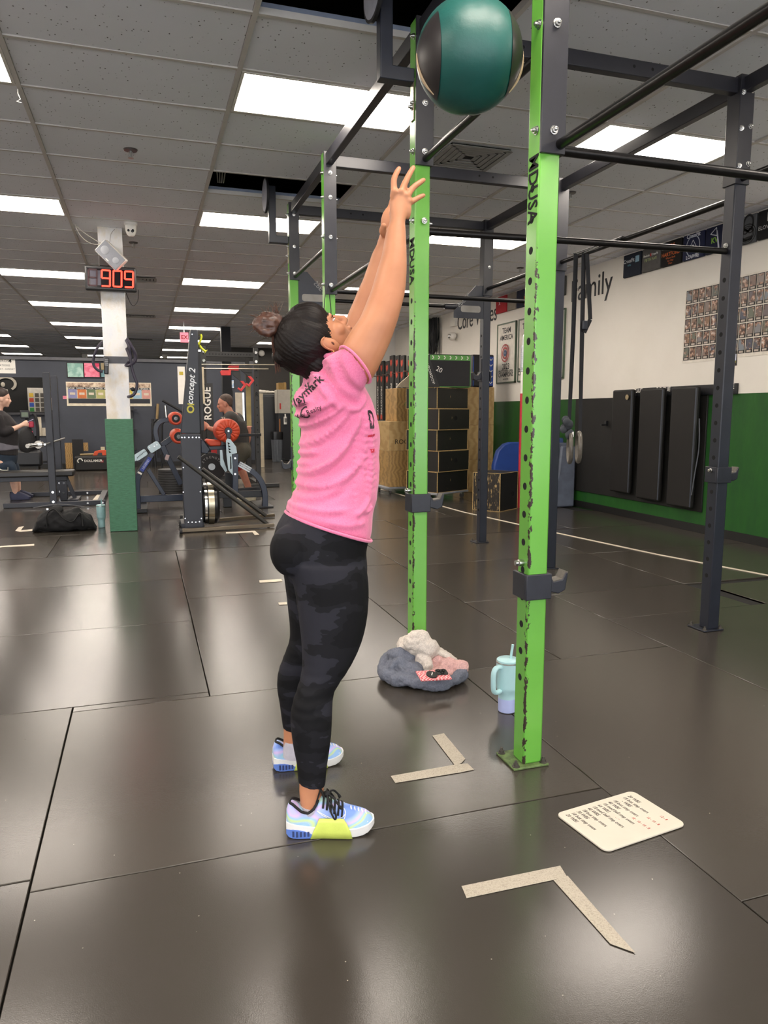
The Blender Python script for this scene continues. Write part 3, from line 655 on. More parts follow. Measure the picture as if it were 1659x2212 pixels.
banner(1166, 1222, zt, zb, 'framed Team poster just right of the nearest green upright', [('TEAM', .88, .12, '1d2022', .002, 0), ('CONSISTENCY', .76, .094, '1d2022', .002, 0), ('EWICZ', .585, .11, 'b5554f', .0005, .1), ("LEE '25", .50, .11, '8a4a48', .0005, .1), ('PARTNER', .42, .04, '8a857b', 0, 0), ('CHAMPIONS 2025', .38, .036, '8a857b', 0, 0)] + [(('2025',) + base[0][1:])] + base[1:])
# ---- sheets of member photo cards
def m_card():
    t = NT('photo_print'); r = t.n('ShaderNodeObjectInfo').outputs['Random']; g = t.n('ShaderNodeNewGeometry').outputs['Position']
    n1 = t.noise(26, 4, .6, g); a = t.ramp(n1, [(.34, lin('231d1a')), (.48, lin('6d4f41')), (.56, lin('b98f77')), (.66, lin('d9d3cc'))])
    n2 = t.noise(14, 2, .5, g); b = t.ramp(r, [(0, lin('6b6f58')), (.3, lin('4a4d5d')), (.6, lin('8c6a50')), (1, lin('77828c'))])
    t.col(t.mix(t.ramp(n2, [(.45, (0, 0, 0)), (.55, (1, 1, 1))]), a, b)); t.set(.4); return t.m
cardM = m_card(); cardE = pm('card_border', '1f1a17', .5)
def photo_sheet(ya, yb, zt, zb, cols, rows, y0, z0, label, group='photo sheets on the wall'):
    t = thing('photo_sheet', label, 'photo sheet', wpt((ya + yb) / 2, zb), 0, group)
    MB().bb(XW - .004, XW - .001, yb, ya, zb, zt).build('backing_paper', pm('sheet_paper', 'ddd6ca', .7), t)
    card0 = None
    for c in range(cols):
        for r in range(rows):
            p = (XW - .0055, y0 - .0945 * (c + .5), z0 - .1475 * (r + .5)); L = wmat(t).inverted() @ Vector(p)
            if card0 is None: card0 = MB().box((0, 0, 0), (.003, .084, .136)).build('photo_card', cardE, t, local=True); pic0 = MB().box((-.0018, 0, .012), (.001, .070, .096)).build('photo_print', cardM, card0, local=True); cp0 = MB().box((-.0018, 0, -.052), (.001, .05, .018)).build('name_strip', pm('caption_pale', 'b9aca0', .6), card0, local=True); card0.location = L; WM[card0.name] = Matrix.Identity(4)
            else:
                o = card0.copy(); COL.objects.link(o); o.parent = t; o.location = L
                for s in (pic0, cp0): q = s.copy(); COL.objects.link(q); q.parent = o
    return t
ya = wy(1484, 628); photo_sheet(ya + .012, ya - .0945 * 6 - .01, wz(1484, 626), wz(1476, 785), 6, 5, ya, wz(1484, 628), 'sheet of small member photos left of the navy upright, on the white wall')
yb = wy(1588, 600); photo_sheet(yb + .012, yb - .0945 * 8, wz(1588, 598), wz(1594, 772), 8, 5, yb, wz(1588, 601), 'larger sheet of member photos right of the navy upright at the frame edge')
yc, zc_ = wy(1584, 775) - .01, wz(1584, 775); tt = thing('photo_card', 'single loose photo card hanging below the larger photo sheet', 'photo card', wpt(yc, zc_ - .07))
MB().box((XW - .004, yc, zc_), (.003, .084, .136)).build('card', cardE, tt); MB().box((XW - .006, yc, zc_ + .02), (.001, .066, .08)).build('sky_print', pm('card_sky', 'c9cfe0', .5), tt); MB().box((XW - .006, yc, zc_ - .03), (.001, .066, .022)).build('grass_print', pm('card_grass', '7b7a2e', .5), tt)
# ---- black rubber board with hung pads and hook rail
bl, br = wy(1243, 960), wy(1526, 960); rubW = pm('wall_rubber', '100f0d', .65, 0, .3, 5, .15, 120)
bd = thing('rubber_wall_panel', 'large black rubber sheet fixed over the green wall', 'wall panel', wpt((bl + br) / 2, .22)); MB().bb(XW - .02, XW - .001, br, bl, .22, ZG).build('sheet', rubW, bd, bevel=.004)
MB().bb(XW - .05, XW - .02, wy(1315, 905) - .02, wy(1315, 905) + .02, 1.1, 1.16).bb(XW - .11, XW - .05, wy(1315, 905) - .015, wy(1315, 905) + .015, 1.1, 1.12).build('peg', blk, bd)
rail = thing('hook_rail', 'black steel hook rail lettered in white above the hung pads', 'hook rail', wpt(wy(1470), 1.5)); r0, r1 = wy(1378, 834), wy(1596, 834)
MB().bb(XW - .03, XW - .001, r1, r0, 1.44, 1.545).build('rail_plate', blk, rail, bevel=.003)
for px in (1380, 1440, 1512, 1575): 
    y = wy(px, 840); MB().bb(XW - .14, XW - .03, y - .02, y + .02, 1.45, 1.49).build('rail_hook', blk, rail, bevel=.004)
for px, s in ((1379, 'ROGUE'), (1438, 'ROGUE'), (1572, 'ROGUE')): text(s, .07, white_paint, rail, wframe(wy(px, 838), 1.515, .0315), 'lettering', .0004, bold=.001)
padM = pm('pad_black_vinyl', '13110f', .55, 0, .2, 6, .12, 200); padE = pm('pad_edge_seam', '2c3038', .4)
for a, b, zb_, lab in ((1328, 1371, .30, 'black foam pad hung leftmost on the hook rail, with a metal eyelet'), (1387, 1438, .27, 'black foam pad hung in the middle of the hook rail'), (1455, 1511, .25, 'black foam pad hung nearest the navy upright, with a torn edge')):
    ya, yb = wy(a, 835, XW - .12), wy(b, 835, XW - .12); t = thing('foam_pad', lab, 'foam pad', wpt((ya + yb) / 2, zb_, .1), 0, 'foam pads hung on the rail')
    z1 = 1.53; n = Vector((XW - .13, 0, z1)); f = Vector((XW - .10, .0, zb_)); sh = .06
    mb = MB(); mb.loft([[(XW - .15, ya, z1), (XW - .15, yb, z1), (XW - .09, yb, z1), (XW - .09, ya, z1)], [(XW - .10, ya + sh, zb_), (XW - .10, yb + sh, zb_), (XW - .045, yb + sh, zb_), (XW - .045, ya + sh, zb_)]]); mb.build('pad', padM, t, bevel=.02)
    MB().beam((XW - .153, yb + .006, z1 - .02), (XW - .103, yb + sh + .006, zb_ + .02), .012, .006).build('seam', padE, t)
    if a == 1328:
        mb = MB(); mb.lathe([(.016, 0), (.03, 0), (.03, .006), (.016, .006)], c=(XW - .156, wy(1356, 858, XW - .15), wz(1356, 858, XW - .15)), M=Matrix.Rotation(-math.pi / 2, 3, 'Y')); mb.build('eyelet', pm('brass_eyelet', 'b9a988', .35, .8), t)
    if a == 1455:
        mb = MB(); mb.tube(curve_pts([(XW - .10, yb + .0, 1.2), (XW - .12, yb - .04, 1.0), (XW - .10, yb - .015, .85), (XW - .11, yb + .01, .62), (XW - .1, yb + .05, .4)], 5), .006, 6); mb.build('torn_edge', pm('foam_tear', '53565c', .8), t)
# ---- black skipping ropes, emergency light, small white box
t = thing('jump_rope_bundle', 'thick bundle of black jump ropes hanging high on the far white wall', 'jump ropes', (XW - .1, wy(940, 720), 2.3)); rb = pm('rope_black', '0d0d0e', .6)
mb = MB(); yA, yB = wy(925, 690), wy(954, 690)
for i in range(90):
    y = yA + (yB - yA) * random.random(); zt_ = wz(940, 690); zb_ = zt_ - random.uniform(.55, .75); x = XW - random.uniform(.04, .16)
    mb.tube(curve_pts([(x, y, zt_), (x + random.uniform(-.02, .02), y + random.uniform(-.05, .05), (zt_ + zb_) / 2), (x, y + random.uniform(-.09, .09), zb_)], 4), .008, 5)
mb.build('rope', rb, t, kind='stuff')
MB().bb(XW - .03, XW - .001, yB, yA, wz(940, 690) - .01, wz(940, 690) + .05).build('rack_bar', white_paint, t)
for i in range(9): y = yA + (yB - yA) * (i + .5) / 9; MB().cyl((XW - .03, y, wz(940, 690) + .03), (XW - .17, y, wz(940, 690) + .045), .006, n=8).build('rack_peg', white_paint, t)
t = thing('emergency_light', 'round white emergency lamp head with chrome reflector on the wall', 'wall lamp', (XW - .1, wy(985, 727), wz(985, 727))); c = Vector((XW - .08, wy(985, 727), wz(985, 727)))
MB().ell(c, (.08, .10, .08)).build('housing', white_paint, t, smooth=True); MB().ell(c + Vector((-.06, -.03, 0)), (.035, .045, .045)).build('reflector', chrome, t, smooth=True)
t = thing('wall_box', 'plain white cover box fixed left of the painted words', 'cover box', (XW - .04, wy(983, 690), 2.8)); yy = wy(984, 690); MB().bb(XW - .06, XW - .001, wy(989, 690), wy(978, 690), wz(984, 705), wz(984, 678)).build('cover', white_paint, t, bevel=.004)
MB().bb(XW - .015, XW - .001, wy(1006, 668) - .02, wy(1006, 668) + .02, wz(1006, 672), wz(1006, 665)).build('conduit_clip', white_paint, t)
# ================================================================== BOXES AND MATS STORED BY THE WALL
def m_ply(name, c0, c1, sc=3, rot=0):
    t = NT(name); o = t.tex('Object'); w = t.n('ShaderNodeTexWave'); w.inputs['Scale'].default_value = sc; w.inputs['Distortion'].default_value = 9; w.inputs['Detail'].default_value = 3; w.inputs['Detail Scale'].default_value = .8
    t.l(t.mapping((1, 1, 2.2), rot=(0, 0, rot), vec=o), w.inputs['Vector'])
    t.col(t.ramp(w.outputs['Fac'], [(.1, lin(c0)), (.8, lin(c1))])); t.set(.5); return t.m
ply = m_ply('birch_plywood', 'ab8a57', 'bd9e6b'); ply2 = m_ply('pine_plywood', '957546', 'b08c56', 5, .3)
def m_worn():
    t = NT('worn_black_box'); g = t.tex('Object'); n = t.noise(28, 5, .7, t.mapping((1, 1, .3), vec=g))
    t.col(t.mix(t.ramp(n, [(.70, (0, 0, 0)), (.73, (1, 1, 1))]), lin('1d1b19'), lin('b79a66'))); t.set(.5); return t.m
def m_worn2():
    t = NT('scuffed_black_face'); g = t.tex('Object'); n = t.noise(34, 5, .75, t.mapping((1, 1, .25), vec=g))
    t.col(t.mix(t.ramp(n, [(.56, (0, 0, 0)), (.60, (1, 1, 1))]), lin('221e1a'), lin('bda06c'))); t.set(.55); return t.m
wornB = m_worn(); wornF = m_worn2(); rawE = pm('raw_ply_edge', 'b39663', .7, 0, .3, 40)
def crate(name, c, rz, w, d, hh, m, label, cat, group=None, hole=None, edge=True, faces=None, word=None):
    """a box at base centre c, turned rz; hole: (u, z) of a round grip on the front face"""
    t = thing(name, label, cat, c, rz, group)
    MB().bb(-w / 2, w / 2, -d / 2, d / 2, 0, hh).build('body', m, t, bevel=.004, local=True)
    if edge:
        mb = MB()
        for sx in (-1, 1):
            for sy in (-1, 1): mb.bb(sx * w / 2 - .004, sx * w / 2 + .004, sy * d / 2 - .004, sy * d / 2 + .004, .0, hh - .002)
        for z in (.003, hh - .003):
            for sy in (-1, 1): mb.bb(-w / 2, w / 2, sy * d / 2 - .003, sy * d / 2 + .003, z - .003, z + .003)
            for sx in (-1, 1): mb.bb(sx * w / 2 - .003, sx * w / 2 + .003, -d / 2, d / 2, z - .003, z + .003)
        mb.build('worn_edge', rawE, t, local=True)
    if hole:
        for u, z, side in hole:
            if side == 'f': MB().cyl((u, -d / 2 - .0015, z), (u, -d / 2 + .001, z), .034, n=18).build('grip_hole', holeM, t, local=True)
            else: MB().cyl((-w / 2 - .0015, u, z), (-w / 2 + .001, u, z), .034, n=18).build('grip_hole', holeM, t, local=True)
    if word:
        for s, sz, u, z, mm, side in word:
            M = frame((u, -d / 2 - .001, z), (1, 0, 0), (0, 0, 1)) if side == 'f' else frame((-w / 2 - .001, u, z), (0, -1, 0), (0, 0, 1))
            cu = text(s, sz, mm, None, M, 'box_lettering', .0004, bold=.0008); cu.parent = t
    return t
# lone scuffed box standing by itself
a, b, c = gnd(1048, 1098), gnd(1079, 1106), gnd(1117, 1098); dr = (c - b); rz = math.atan2(dr.y, dr.x); w, d = dr.length, .40
cc = b + dr / 2 + Vector((-math.sin(rz), math.cos(rz), 0)) * d / 2; hz = ony(1079, 1023, b.y).z
t = crate('plyo_box', (cc.x, cc.y, 0), rz, w, d, hz, wornB, 'scuffed black wooden jump box standing alone in front of the stack', 'jump box', 'wooden jump boxes', [(w * .22, hz * .42, 'f')])
MB().bb(-w / 2 - .002, -w / 2 + .001, -d / 2 + .01, d / 2 - .01, .01, hz - .01).build('scuffed_side', wornF, t, local=True)
# dolly with five stacked black boxes
b, c = gnd(945, 1083), gnd(1012, 1074); dr = c - b; rz = math.atan2(dr.y, dr.x) ; w = dr.length; d = .62
nrm = Vector((-math.sin(rz), math.cos(rz), 0)); cen = b + dr / 2 + nrm * d / 2
def dolly(cen, rz, w, d, label):
    t = thing('wheeled_dolly', label, 'dolly', (cen.x, cen.y, 0), rz, 'wheeled dollies under the boxes')
    MB().bb(-w / 2, w / 2, -d / 2, d / 2, .085, .115).build('deck', pm('dolly_grey', '8b8d92', .5), t, bevel=.006, local=True)
    for sx in (-.38, .38):
        for sy in (-.4, .4):
            MB().cyl((sx * w - .012, sy * d, .034), (sx * w + .012, sy * d, .034), .034, n=16).build('caster_wheel', pm('caster_grey', '4c4a48', .4), t, local=True, smooth=True); MB().bb(sx * w - .02, sx * w + .02, sy * d - .025, sy * d + .02, .05, .085).build('caster_fork', steel, t, local=True, bevel=.003)
dolly(cen, rz, w * 1.02, d * .98, 'grey dolly with casters under the stack of five black boxes')
ztop = ony(943, 836, b.y).z; hb = (ztop - .116) / 5; pos = ('bottom', 'second from bottom', 'middle', 'second from top', 'top')
for i in range(5):
    hole = [[], [(.04, hb * .5, 'f')], [], [(.03, hb * .55, 'f')], []][i]; hole = hole + [[], [], [], [], [(.12, hb * .55, 's')]][i] + ([(.12, hb * .6, 's')] if i == 0 else [])
    k = (0, .012, -.008, .01, -.01)[i]
    crate('plyo_box', (cen.x + k, cen.y - k, .116 + hb * i), rz, w * .97, d * .95, hb - .002, wornB, 'black wooden jump box, %s of the stack of five' % pos[i], 'jump box', 'stack of black jump boxes', hole)
# plywood boxes behind the black stack
def on_line(px, py, Yq): return ony(px, py, Yq)
Yp = cen.y + .55
z0 = 0; zs = (0, .52, 1.07, ony(1030, 836, Yp).z)
for i, lab in enumerate(('plywood jump box at the bottom right behind the black stack', 'plywood jump box with a slot grip behind the black stack', 'plywood jump box on top behind the black stack')):
    xa, xb = ony(1002, 950, Yp).x, ony(1066, 950, Yp).x
    t = crate('plywood_box', ((xa + xb) / 2, Yp + .2, zs[i]), 0, xb - xa, .4, zs[i + 1] - zs[i] - .002, ply, lab, 'jump box', 'plywood jump boxes', None, False)
    if i: MB().bb(.09, .15, -.2015, -.199, .2, .33).build('slot_grip', holeM, t, bevel=.0, local=True)
Y2 = Yp + .45; xa, xb = ony(1064, 950, Y2).x, min(ony(1124, 950, Y2).x, XW - .12); z1, z2 = ony(1090, 985, Y2).z, ony(1090, 912, Y2).z
t = crate('plywood_box', ((xa + xb) / 2, Y2 + .2, 0), 0, xb - xa, .4, z2, ply2, 'plywood box with flame-like grain beside the blue mat', 'jump box', 'plywood jump boxes', None, False)
MB().cyl((-.18, -.2015, z2 - .25), (-.18, -.199, z2 - .25), .03, n=18).build('grip_hole', holeM, t, local=True)
t = thing('folded_mat', 'black vinyl crash mat lying over the plywood box against the wall', 'gym mat', ((xa + xb) / 2, Y2 + .2, z2)); MB().bb(xa, xb + .08, Y2 - .02, Y2 + .35, z2 + .002, z2 + .46).build('mat', pm('crash_mat_black', '17181b', .35, 0, .2, 3, .3, 12), t, bevel=.03)
# plywood boxes left of the second green upright, on their own dolly
Yq = 10.75; xa, xm, xb = ony(824, 1000, Yq + .25).x, ony(856, 1000, Yq).x, ony(912, 1000, Yq).x; zt, zm = ony(856, 910, Yq).z, ony(856, 974, Yq).z
rz2 = math.radians(-12); cen2 = Vector(((xm + xb) / 2 + .05, Yq + .35, 0))
dolly(cen2, rz2 * 0, .9, .7, 'dark dolly under the plywood boxes near the pink shirt')
wl = xb - ony(826, 1000, Yq + .35).x
for i, (za, zb2, lab, wd) in enumerate(((.116, zm, 'lower plywood box with swirling grain behind the second green upright', None), (zm, zt, 'plywood box stencilled with its maker name behind the second green upright', [('ROGUE', .105, -.0, (zt - zm) * .3, pm('brand_burn', '3a2b1a', .7), 'f')]))):
    crate('plywood_box', ((xb + ony(826, 1000, Yq + .3).x) / 2, Yq + .3, za), 0, wl, .6, zb2 - za - .002, (ply2, ply)[i], lab, 'jump box', 'plywood jump boxes', None, False, None, wd)
zt2 = ony(870, 838, Yq).z
t = crate('plywood_box', (ony(888, 900, Yq).x, Yq + .3, zt), 0, ony(918, 900, Yq).x - ony(858, 900, Yq).x, .55, zt2 - zt, ply2, 'rough pine box with a faded green print on top of the plywood boxes', 'jump box', 'plywood jump boxes', None, False, None, [('CFP', .13, .0, (zt2 - zt) * .5, pm('faded_green', '6b7a43', .7), 'f')])
# soft vinyl boxes on top of the black stack
def chevrons(t, y, x0, x1, z0, z1, n, base, vert=False):
    MB().bb(x0, x1, y - .004, y, z0, z1).build('chevron_band', base, t)
    for i in range(n):
        mb = MB()
        if not vert:
            c = x0 + (x1 - x0) * (i + .5) / n; s = (z1 - z0) * .32; zc = (z0 + z1) / 2
            mb.beam((c - s * .5, y - .005, zc + s), (c + s * .5, y - .005, zc), .012, .003, up=(0, 1, 0)).beam((c - s * .5, y - .005, zc - s), (c + s * .5, y - .005, zc), .012, .003, up=(0, 1, 0))
        else:
            c = z0 + (z1 - z0) * (i + .5) / n; s = (x1 - x0) * .32; xc = (x0 + x1) / 2
            mb.beam((xc - s, y - .005, c + s * .6), (xc, y - .005, c - s * .5), .012, .003, up=(0, 1, 0)).beam((xc + s, y - .005, c + s * .6), (xc, y - .005, c - s * .5), .012, .003, up=(0, 1, 0))
        mb.build('chevron', white_paint, t)
vin = pm('soft_box_vinyl', '16161a', .3, 0, .2, 5, .1, 60); vgreen = pm('soft_box_green', '5d9a4c', .4); vblue = pm('soft_box_blue', '2b4a9a', .4)
ys_ = cen.y - .28; zA, zB = ztop + .002, ony(960, 765, ys_).z; xa, xb = ony(926, 800, ys_).x, ony(1017, 800, ys_).x
t = thing('soft_plyo_box', 'soft black box with a green chevron band on top of the black stack', 'soft box', ((xa + xb) / 2, ys_ + .25, zA), 0, 'soft vinyl boxes'); MB().bb(xa, xb, ys_, ys_ + .5, zA, zB).build('body', vin, t, bevel=.02)
chevrons(t, ys_, xa + .02, xb - .01, zB - .085, zB - .012, 7, vgreen); mb = MB().bb(xb - .012, xb - .004, ys_ - .003, ys_, zA + .01, zB - .08).bb(xa + .02, xb - .01, ys_ - .003, ys_, zA + .004, zA + .014); mb.build('piping', vgreen, t)
text('20', .1, white_paint, t, frame((xa + .16, ys_ - .004, zB - .22), (.9, 0, -.4), (.4, 0, .9)), 'size_lettering', .0005)
y3 = Yp + .0; zA3 = zs[3] + .002; zB3 = ony(1045, 766, Yp).z; xa3, xb3 = ony(1021, 800, y3).x, ony(1067, 800, y3).x
t = thing('soft_plyo_box', 'soft box with a blue chevron edge beside the green-banded one', 'soft box', ((xa3 + xb3) / 2, y3 + .2, zA3), 0, 'soft vinyl boxes'); MB().bb(xa3, xb3, y3, y3 + .4, zA3, zB3).build('body', vin, t, bevel=.02)
chevrons(t, y3, xb3 - .1, xb3 - .015, zA3 + .02, zB3 - .03, 5, vblue, True); MB().bb(xa3 + .004, xa3 + .02, y3 - .003, y3, zA3 + .01, zB3 - .03).build('piping', vblue, t)
text('24', .13, white_paint, t, frame((xb3 - .15, y3 - .004, zB3 - .12), (1, 0, 0), (0, 0, 1)), 'size_lettering', .0005)
t = thing('wedge_mat', 'black folding wedge with white lettering leaning on the soft box', 'wedge mat', (xa - .05, ys_ - .02, zA)); q0 = ony(935, 775, ys_ - .05)
mb = MB(); mb.loft([[(xa - .12, ys_ - .10, zA), (xa + .13, ys_ - .10, zA), (xa + .13, ys_ - .06, zA), (xa - .12, ys_ - .06, zA)], [(xa - .19, ys_ - .02, zB - .08), (xa - .01, ys_ - .02, zB - .02), (xa - .01, ys_ - .005, zB - .02), (xa - .19, ys_ - .005, zB - .08)]]); mb.build('board', pm('wedge_black', '1b1b1e', .5), t)
text('THROWDOWN', .055, white_paint, t, frame((xa - .0, ys_ - .085, zA + .17), (.33, -.05, -.94), (.94, .0, .33)), 'lettering', .0005)
t = thing('open_book', 'pale open binder lying on the pine box beside the second upright', 'binder', (ony(878, 830, Yq - .1).x, Yq + .05, zt2)); xo = ony(888, 830, Yq).x
mb = MB().prism([(-.22, 0), (.25, 0), (.05, .24), (-.17, .06)], (xo, Yq + .05, zt2 + .01), X, Zv, .03); mb.build('cover', pm('binder_beige', 'b7a88f', .6), t)
# blue mat, grey mats, standing against the wall
yb_ = 9.35; q = lambda x, y: ony(x, y, yb_)
t = thing('blue_mat', 'curved royal blue mat standing behind the lone black box', 'gym mat', (q(1095, 1085).x, yb_, 0)); x0, x1, zt_ = q(1064, 1000).x, min(q(1128, 1000).x, XW - .05), q(1100, 955).z
MB().prism([(x0, .003), (x0, zt_ * .62), (x0 + .06, zt_ * .86), (x0 + .16, zt_ * .97), (x0 + .24, zt_), (x1, zt_), (x1, .003)], (0, yb_, 0), X, Zv, .1).build('mat', pm('mat_blue', '1f3f86', .5, 0, .15, 5), t, bevel=.02)
for i, (px, sh, zz) in enumerate(((1186, .05, .92), (1197, .03, .86), (1207, .01, .82))):
    y = wy(px, 1080, XW - .28); t = thing('grey_mat', ('folded grey mat leaning nearest the green upright', 'folded grey mat in the middle of three by the green wall', 'folded grey mat leaning outermost by the green wall')[i], 'gym mat', (XW - .3, y, 0), 0, 'grey mats leaning by the wall')
    mb = MB(); mb.loft([[(XW - .42, y - .035, .003), (XW - .42, y + .035, .003), (XW - .06, y + .035, .003), (XW - .06, y - .035, .003)], [(XW - .30, y - .03 + sh, zz * .6), (XW - .30, y + .03 + sh, zz * .6), (XW - .05, y + .03 + sh, zz * .6), (XW - .05, y - .03 + sh, zz * .6)], [(XW - .26, y - .02 + sh * 1.6, zz), (XW - .26, y + .03 + sh * 1.6, zz), (XW - .04, y + .03 + sh * 1.6, zz), (XW - .04, y - .02 + sh * 1.6, zz)]]); mb.build('mat', (pm('mat_grey', '555b68', .6, 0, .2, 8), pm('mat_blue2', '3b4d7c', .6))[i == 0], t, bevel=.02)
# red and white pole standing behind the nearest upright
t = thing('striped_pole', 'upright pole, red below and white ribbed above, behind the nearest upright', 'pole', (*gnd(1119, 1085)[:2], 0)); yy = 8.7; pa, pb = ony(1121, 1075, yy), ony(1130, 700, yy)
xx = ony(1126, 900, yy).x; zr = ony(1124, 850, yy).z; zz = ony(1128, 715, yy).z
# hanging roll mats with red chevrons
rollM = pm('roll_black', '1e1d1c', .55, 0, .15, 8); rollR = pm('chevron_red', 'c2402a', .5); Xr = XW - .5
MB().cyl((xx, yy, .0), (xx, yy, zr), .022).build('red_part', pm('pole_red', 'b3202c', .4), t, smooth=True)
MB().cyl((xx, yy, zr), (xx, yy, zr + .28), .022).build('white_part', white_paint, t, smooth=True); mb = MB()
for i in range(14): mb.lathe([(.026, 0), (.03, .012), (.026, .024)], c=(xx, yy, zr + .28 + .024 * i), n=14)
mb.build('ribbed_hose', pm('hose_silver', 'b9bcc0', .3, .5), t, smooth=True); MB().tube(curve_pts([(xx, yy, zr + .6), (xx + .01, yy, zr + .75), (xx + .09, yy, zr + .82)], 6), .016, 10).build('pole_hook', steel, t, smooth=True)
rack = thing('mat_rack', 'black wall rack with arms holding the roll mats', 'rack', (Xr + .4, wy(850, 800, Xr), 1.2)); ymin, ymax = wy(888, 780, Xr), wy(812, 800, Xr)
MB().bb(XW - .04, XW - .002, ymin - .1, ymax, 2.02, 2.12).build('rail', blk, rack)
for j, px in enumerate((816, 824, 836, 845, 857, 868, 884)):
    y = wy(px, 830, Xr); t = thing('roll_mat', ('narrow black mat with red arrow marks, %s on the wall rack' % ('farthest', 'second farthest', 'third farthest', 'fourth from the far end', 'fifth from the far end', 'second nearest', 'nearest')[j]), 'roll mat', (Xr + .05, y, 1.05), 0, 'arrow mats on the rack')
    zt_ = wz(px, 768 + (12 if j < 3 else 0), Xr); zb_ = wz(px, 908, Xr); hw = .12
    MB().bb(Xr, Xr + .06, y - hw, y + hw, zb_, zt_).build('mat', rollM, t, bevel=.012)
    for z in (zt_ - .14, zt_ - .38, zb_ + .07):
        s = -1 if z < zb_ + .2 else 1; MB().prism([(-.06, .06 * s), (0, .03 * s), (.06, .06 * s), (.06, -.03 * s), (0, -.09 * s), (-.06, -.03 * s)], (Xr - .002, y, z), (0, -1, 0), (0, 0, 1), .003).build('arrow_mark', rollR, t)
    text('PROTOTYPE', .115, white_paint, t, frame((Xr - .003, y, (zt_ + zb_) / 2 - .22), (0, 0, -1), (0, -1, 0)), 'lettering', .0005, bold=.002)
    MB().cyl((XW - .04, y + .1, 2.06), (Xr - .08, y + .1, 2.09), .012, n=8).build('rack_arm', steel, rack)
# ================================================================== PILLAR AND WHAT HANGS ON IT
def m_pillar():
    t = NT('chipped_white_paint'); g = t.n('ShaderNodeNewGeometry').outputs['Position']; n = t.noise(6, 6, .65, t.mapping((1, 1, .6), vec=g))
    t.col(t.ramp(n, [(.35, lin('d3c9b9')), (.5, lin('dcdad9')), (.7, lin('cfd2d8'))])); t.set(.5); t.bump(t.noise(22, 5, .7, g), .25, .01); return t.m
pc = gnd(268, 1147); px0 = pc.x; py0 = 8.24; wW = .117; gW = .138
zg = ony(265, 905, py0).z; zb0, zb1 = ony(262, 785, py0).z, ony(262, 770, py0).z
pil = struct(MB().bb(px0 - wW, px0 + wW, py0 + .01, py0 + .01 + 2 * wW, 0, ZC).build('pillar_1', m_pillar()))
MB().bb(px0 - wW - .003, px0 + wW + .003, py0 + .006, py0 + .014 + 2 * wW, zb0, zb1).build('painted_band', pm('band_grey', '4a4b52', .6), pil)
t = NT('green_pillar_board'); g = t.tex(); n = t.noise(18, 6, .7, t.mapping((1, 1, 5), vec=g)); t.col(t.ramp(n, [(.3, lin('2c5a3f')), (.6, lin('3a6f52')), (.8, lin('5b8a6c'))])); t.set(.5); t.bump(n, .3, .006); gboard = t.m
for nm, a in (('front', (px0 - gW, px0 + gW, py0 - .02, py0)), ('left', (px0 - gW, px0 - gW + .018, py0, py0 + .3)), ('right', (px0 + gW - .018, px0 + gW, py0, py0 + .3)), ('rear', (px0 - gW, px0 + gW, py0 + .3, py0 + .318))):
    MB().bb(a[0], a[1], a[2], a[3], 0.003, zg).build('cladding_board', gboard, pil, bevel=.003)
p2 = ony(490, 800, 16.6); struct(MB().bb(p2.x - .1, p2.x + .1, 16.6, 16.8, 0, ZC).build('pillar_2', pm('navy_wall_dark', '14161d', .7)))
# digital clock
yk = py0 - .03; a, b = ony(182, 578, yk), ony(296, 630, yk); cx, cz = (a.x + b.x) / 2, ony(239, 604, yk).z; w, hh = (b.x - a.x), .245
t = thing('digital_clock', 'black digital wall clock with red figures on the white pillar', 'clock', (cx, yk, cz - hh / 2)); R = Matrix.Rotation(math.radians(-1.2), 3, 'Y')
MB().box((cx, yk - .03, cz), (w, .07, hh)).build('case', pm('clock_case', '2a2a2b', .4), t, bevel=.018)
MB().box((cx, yk - .066, cz), (w - .06, .004, hh - .06)).build('window', pm('clock_window', '120c10', .12, 0, .02), t)
MB().box((cx - w * .29, yk - .0685, cz), (w * .2, .001, hh - .1)).build('window_glare', pm('painted_glare', '4d4a55', .2), t)  # paler patch painted on the clock window as a reflection
seg_on = emis('clock_red', (1.0, .03, .015), 3.5); seg_off = pm('clock_dim', '3a1c20', .4)
SEG = {'9': 'abcdfg', '0': 'abcdef', '8': 'abcdefg'}
def digit(ch, ox, on=True):
    W, H, th = .078, .155, .016
    segs = dict(a=((-W / 2, H / 2), (W / 2, H / 2)), d=((-W / 2, -H / 2), (W / 2, -H / 2)), g=((-W / 2, 0), (W / 2, 0)), f=((-W / 2, 0), (-W / 2, H / 2)), e=((-W / 2, -H / 2), (-W / 2, 0)), b=((W / 2, 0), (W / 2, H / 2)), c=((W / 2, -H / 2), (W / 2, 0)))
    for s in SEG[ch]:
        (x0, z0), (x1, z1) = segs[s]; MB().beam((ox + x0 + z0 * .05, yk - .0705, cz + z0), (ox + x1 + z1 * .05, yk - .0705, cz + z1), th if True else 0, .003, up=(0, 1, 0)).build('digit_segment', seg_on if on else seg_off, t)
digit('8', cx - .17, False); digit('9', cx - .045); digit('0', cx + .065); digit('9', cx + .175)
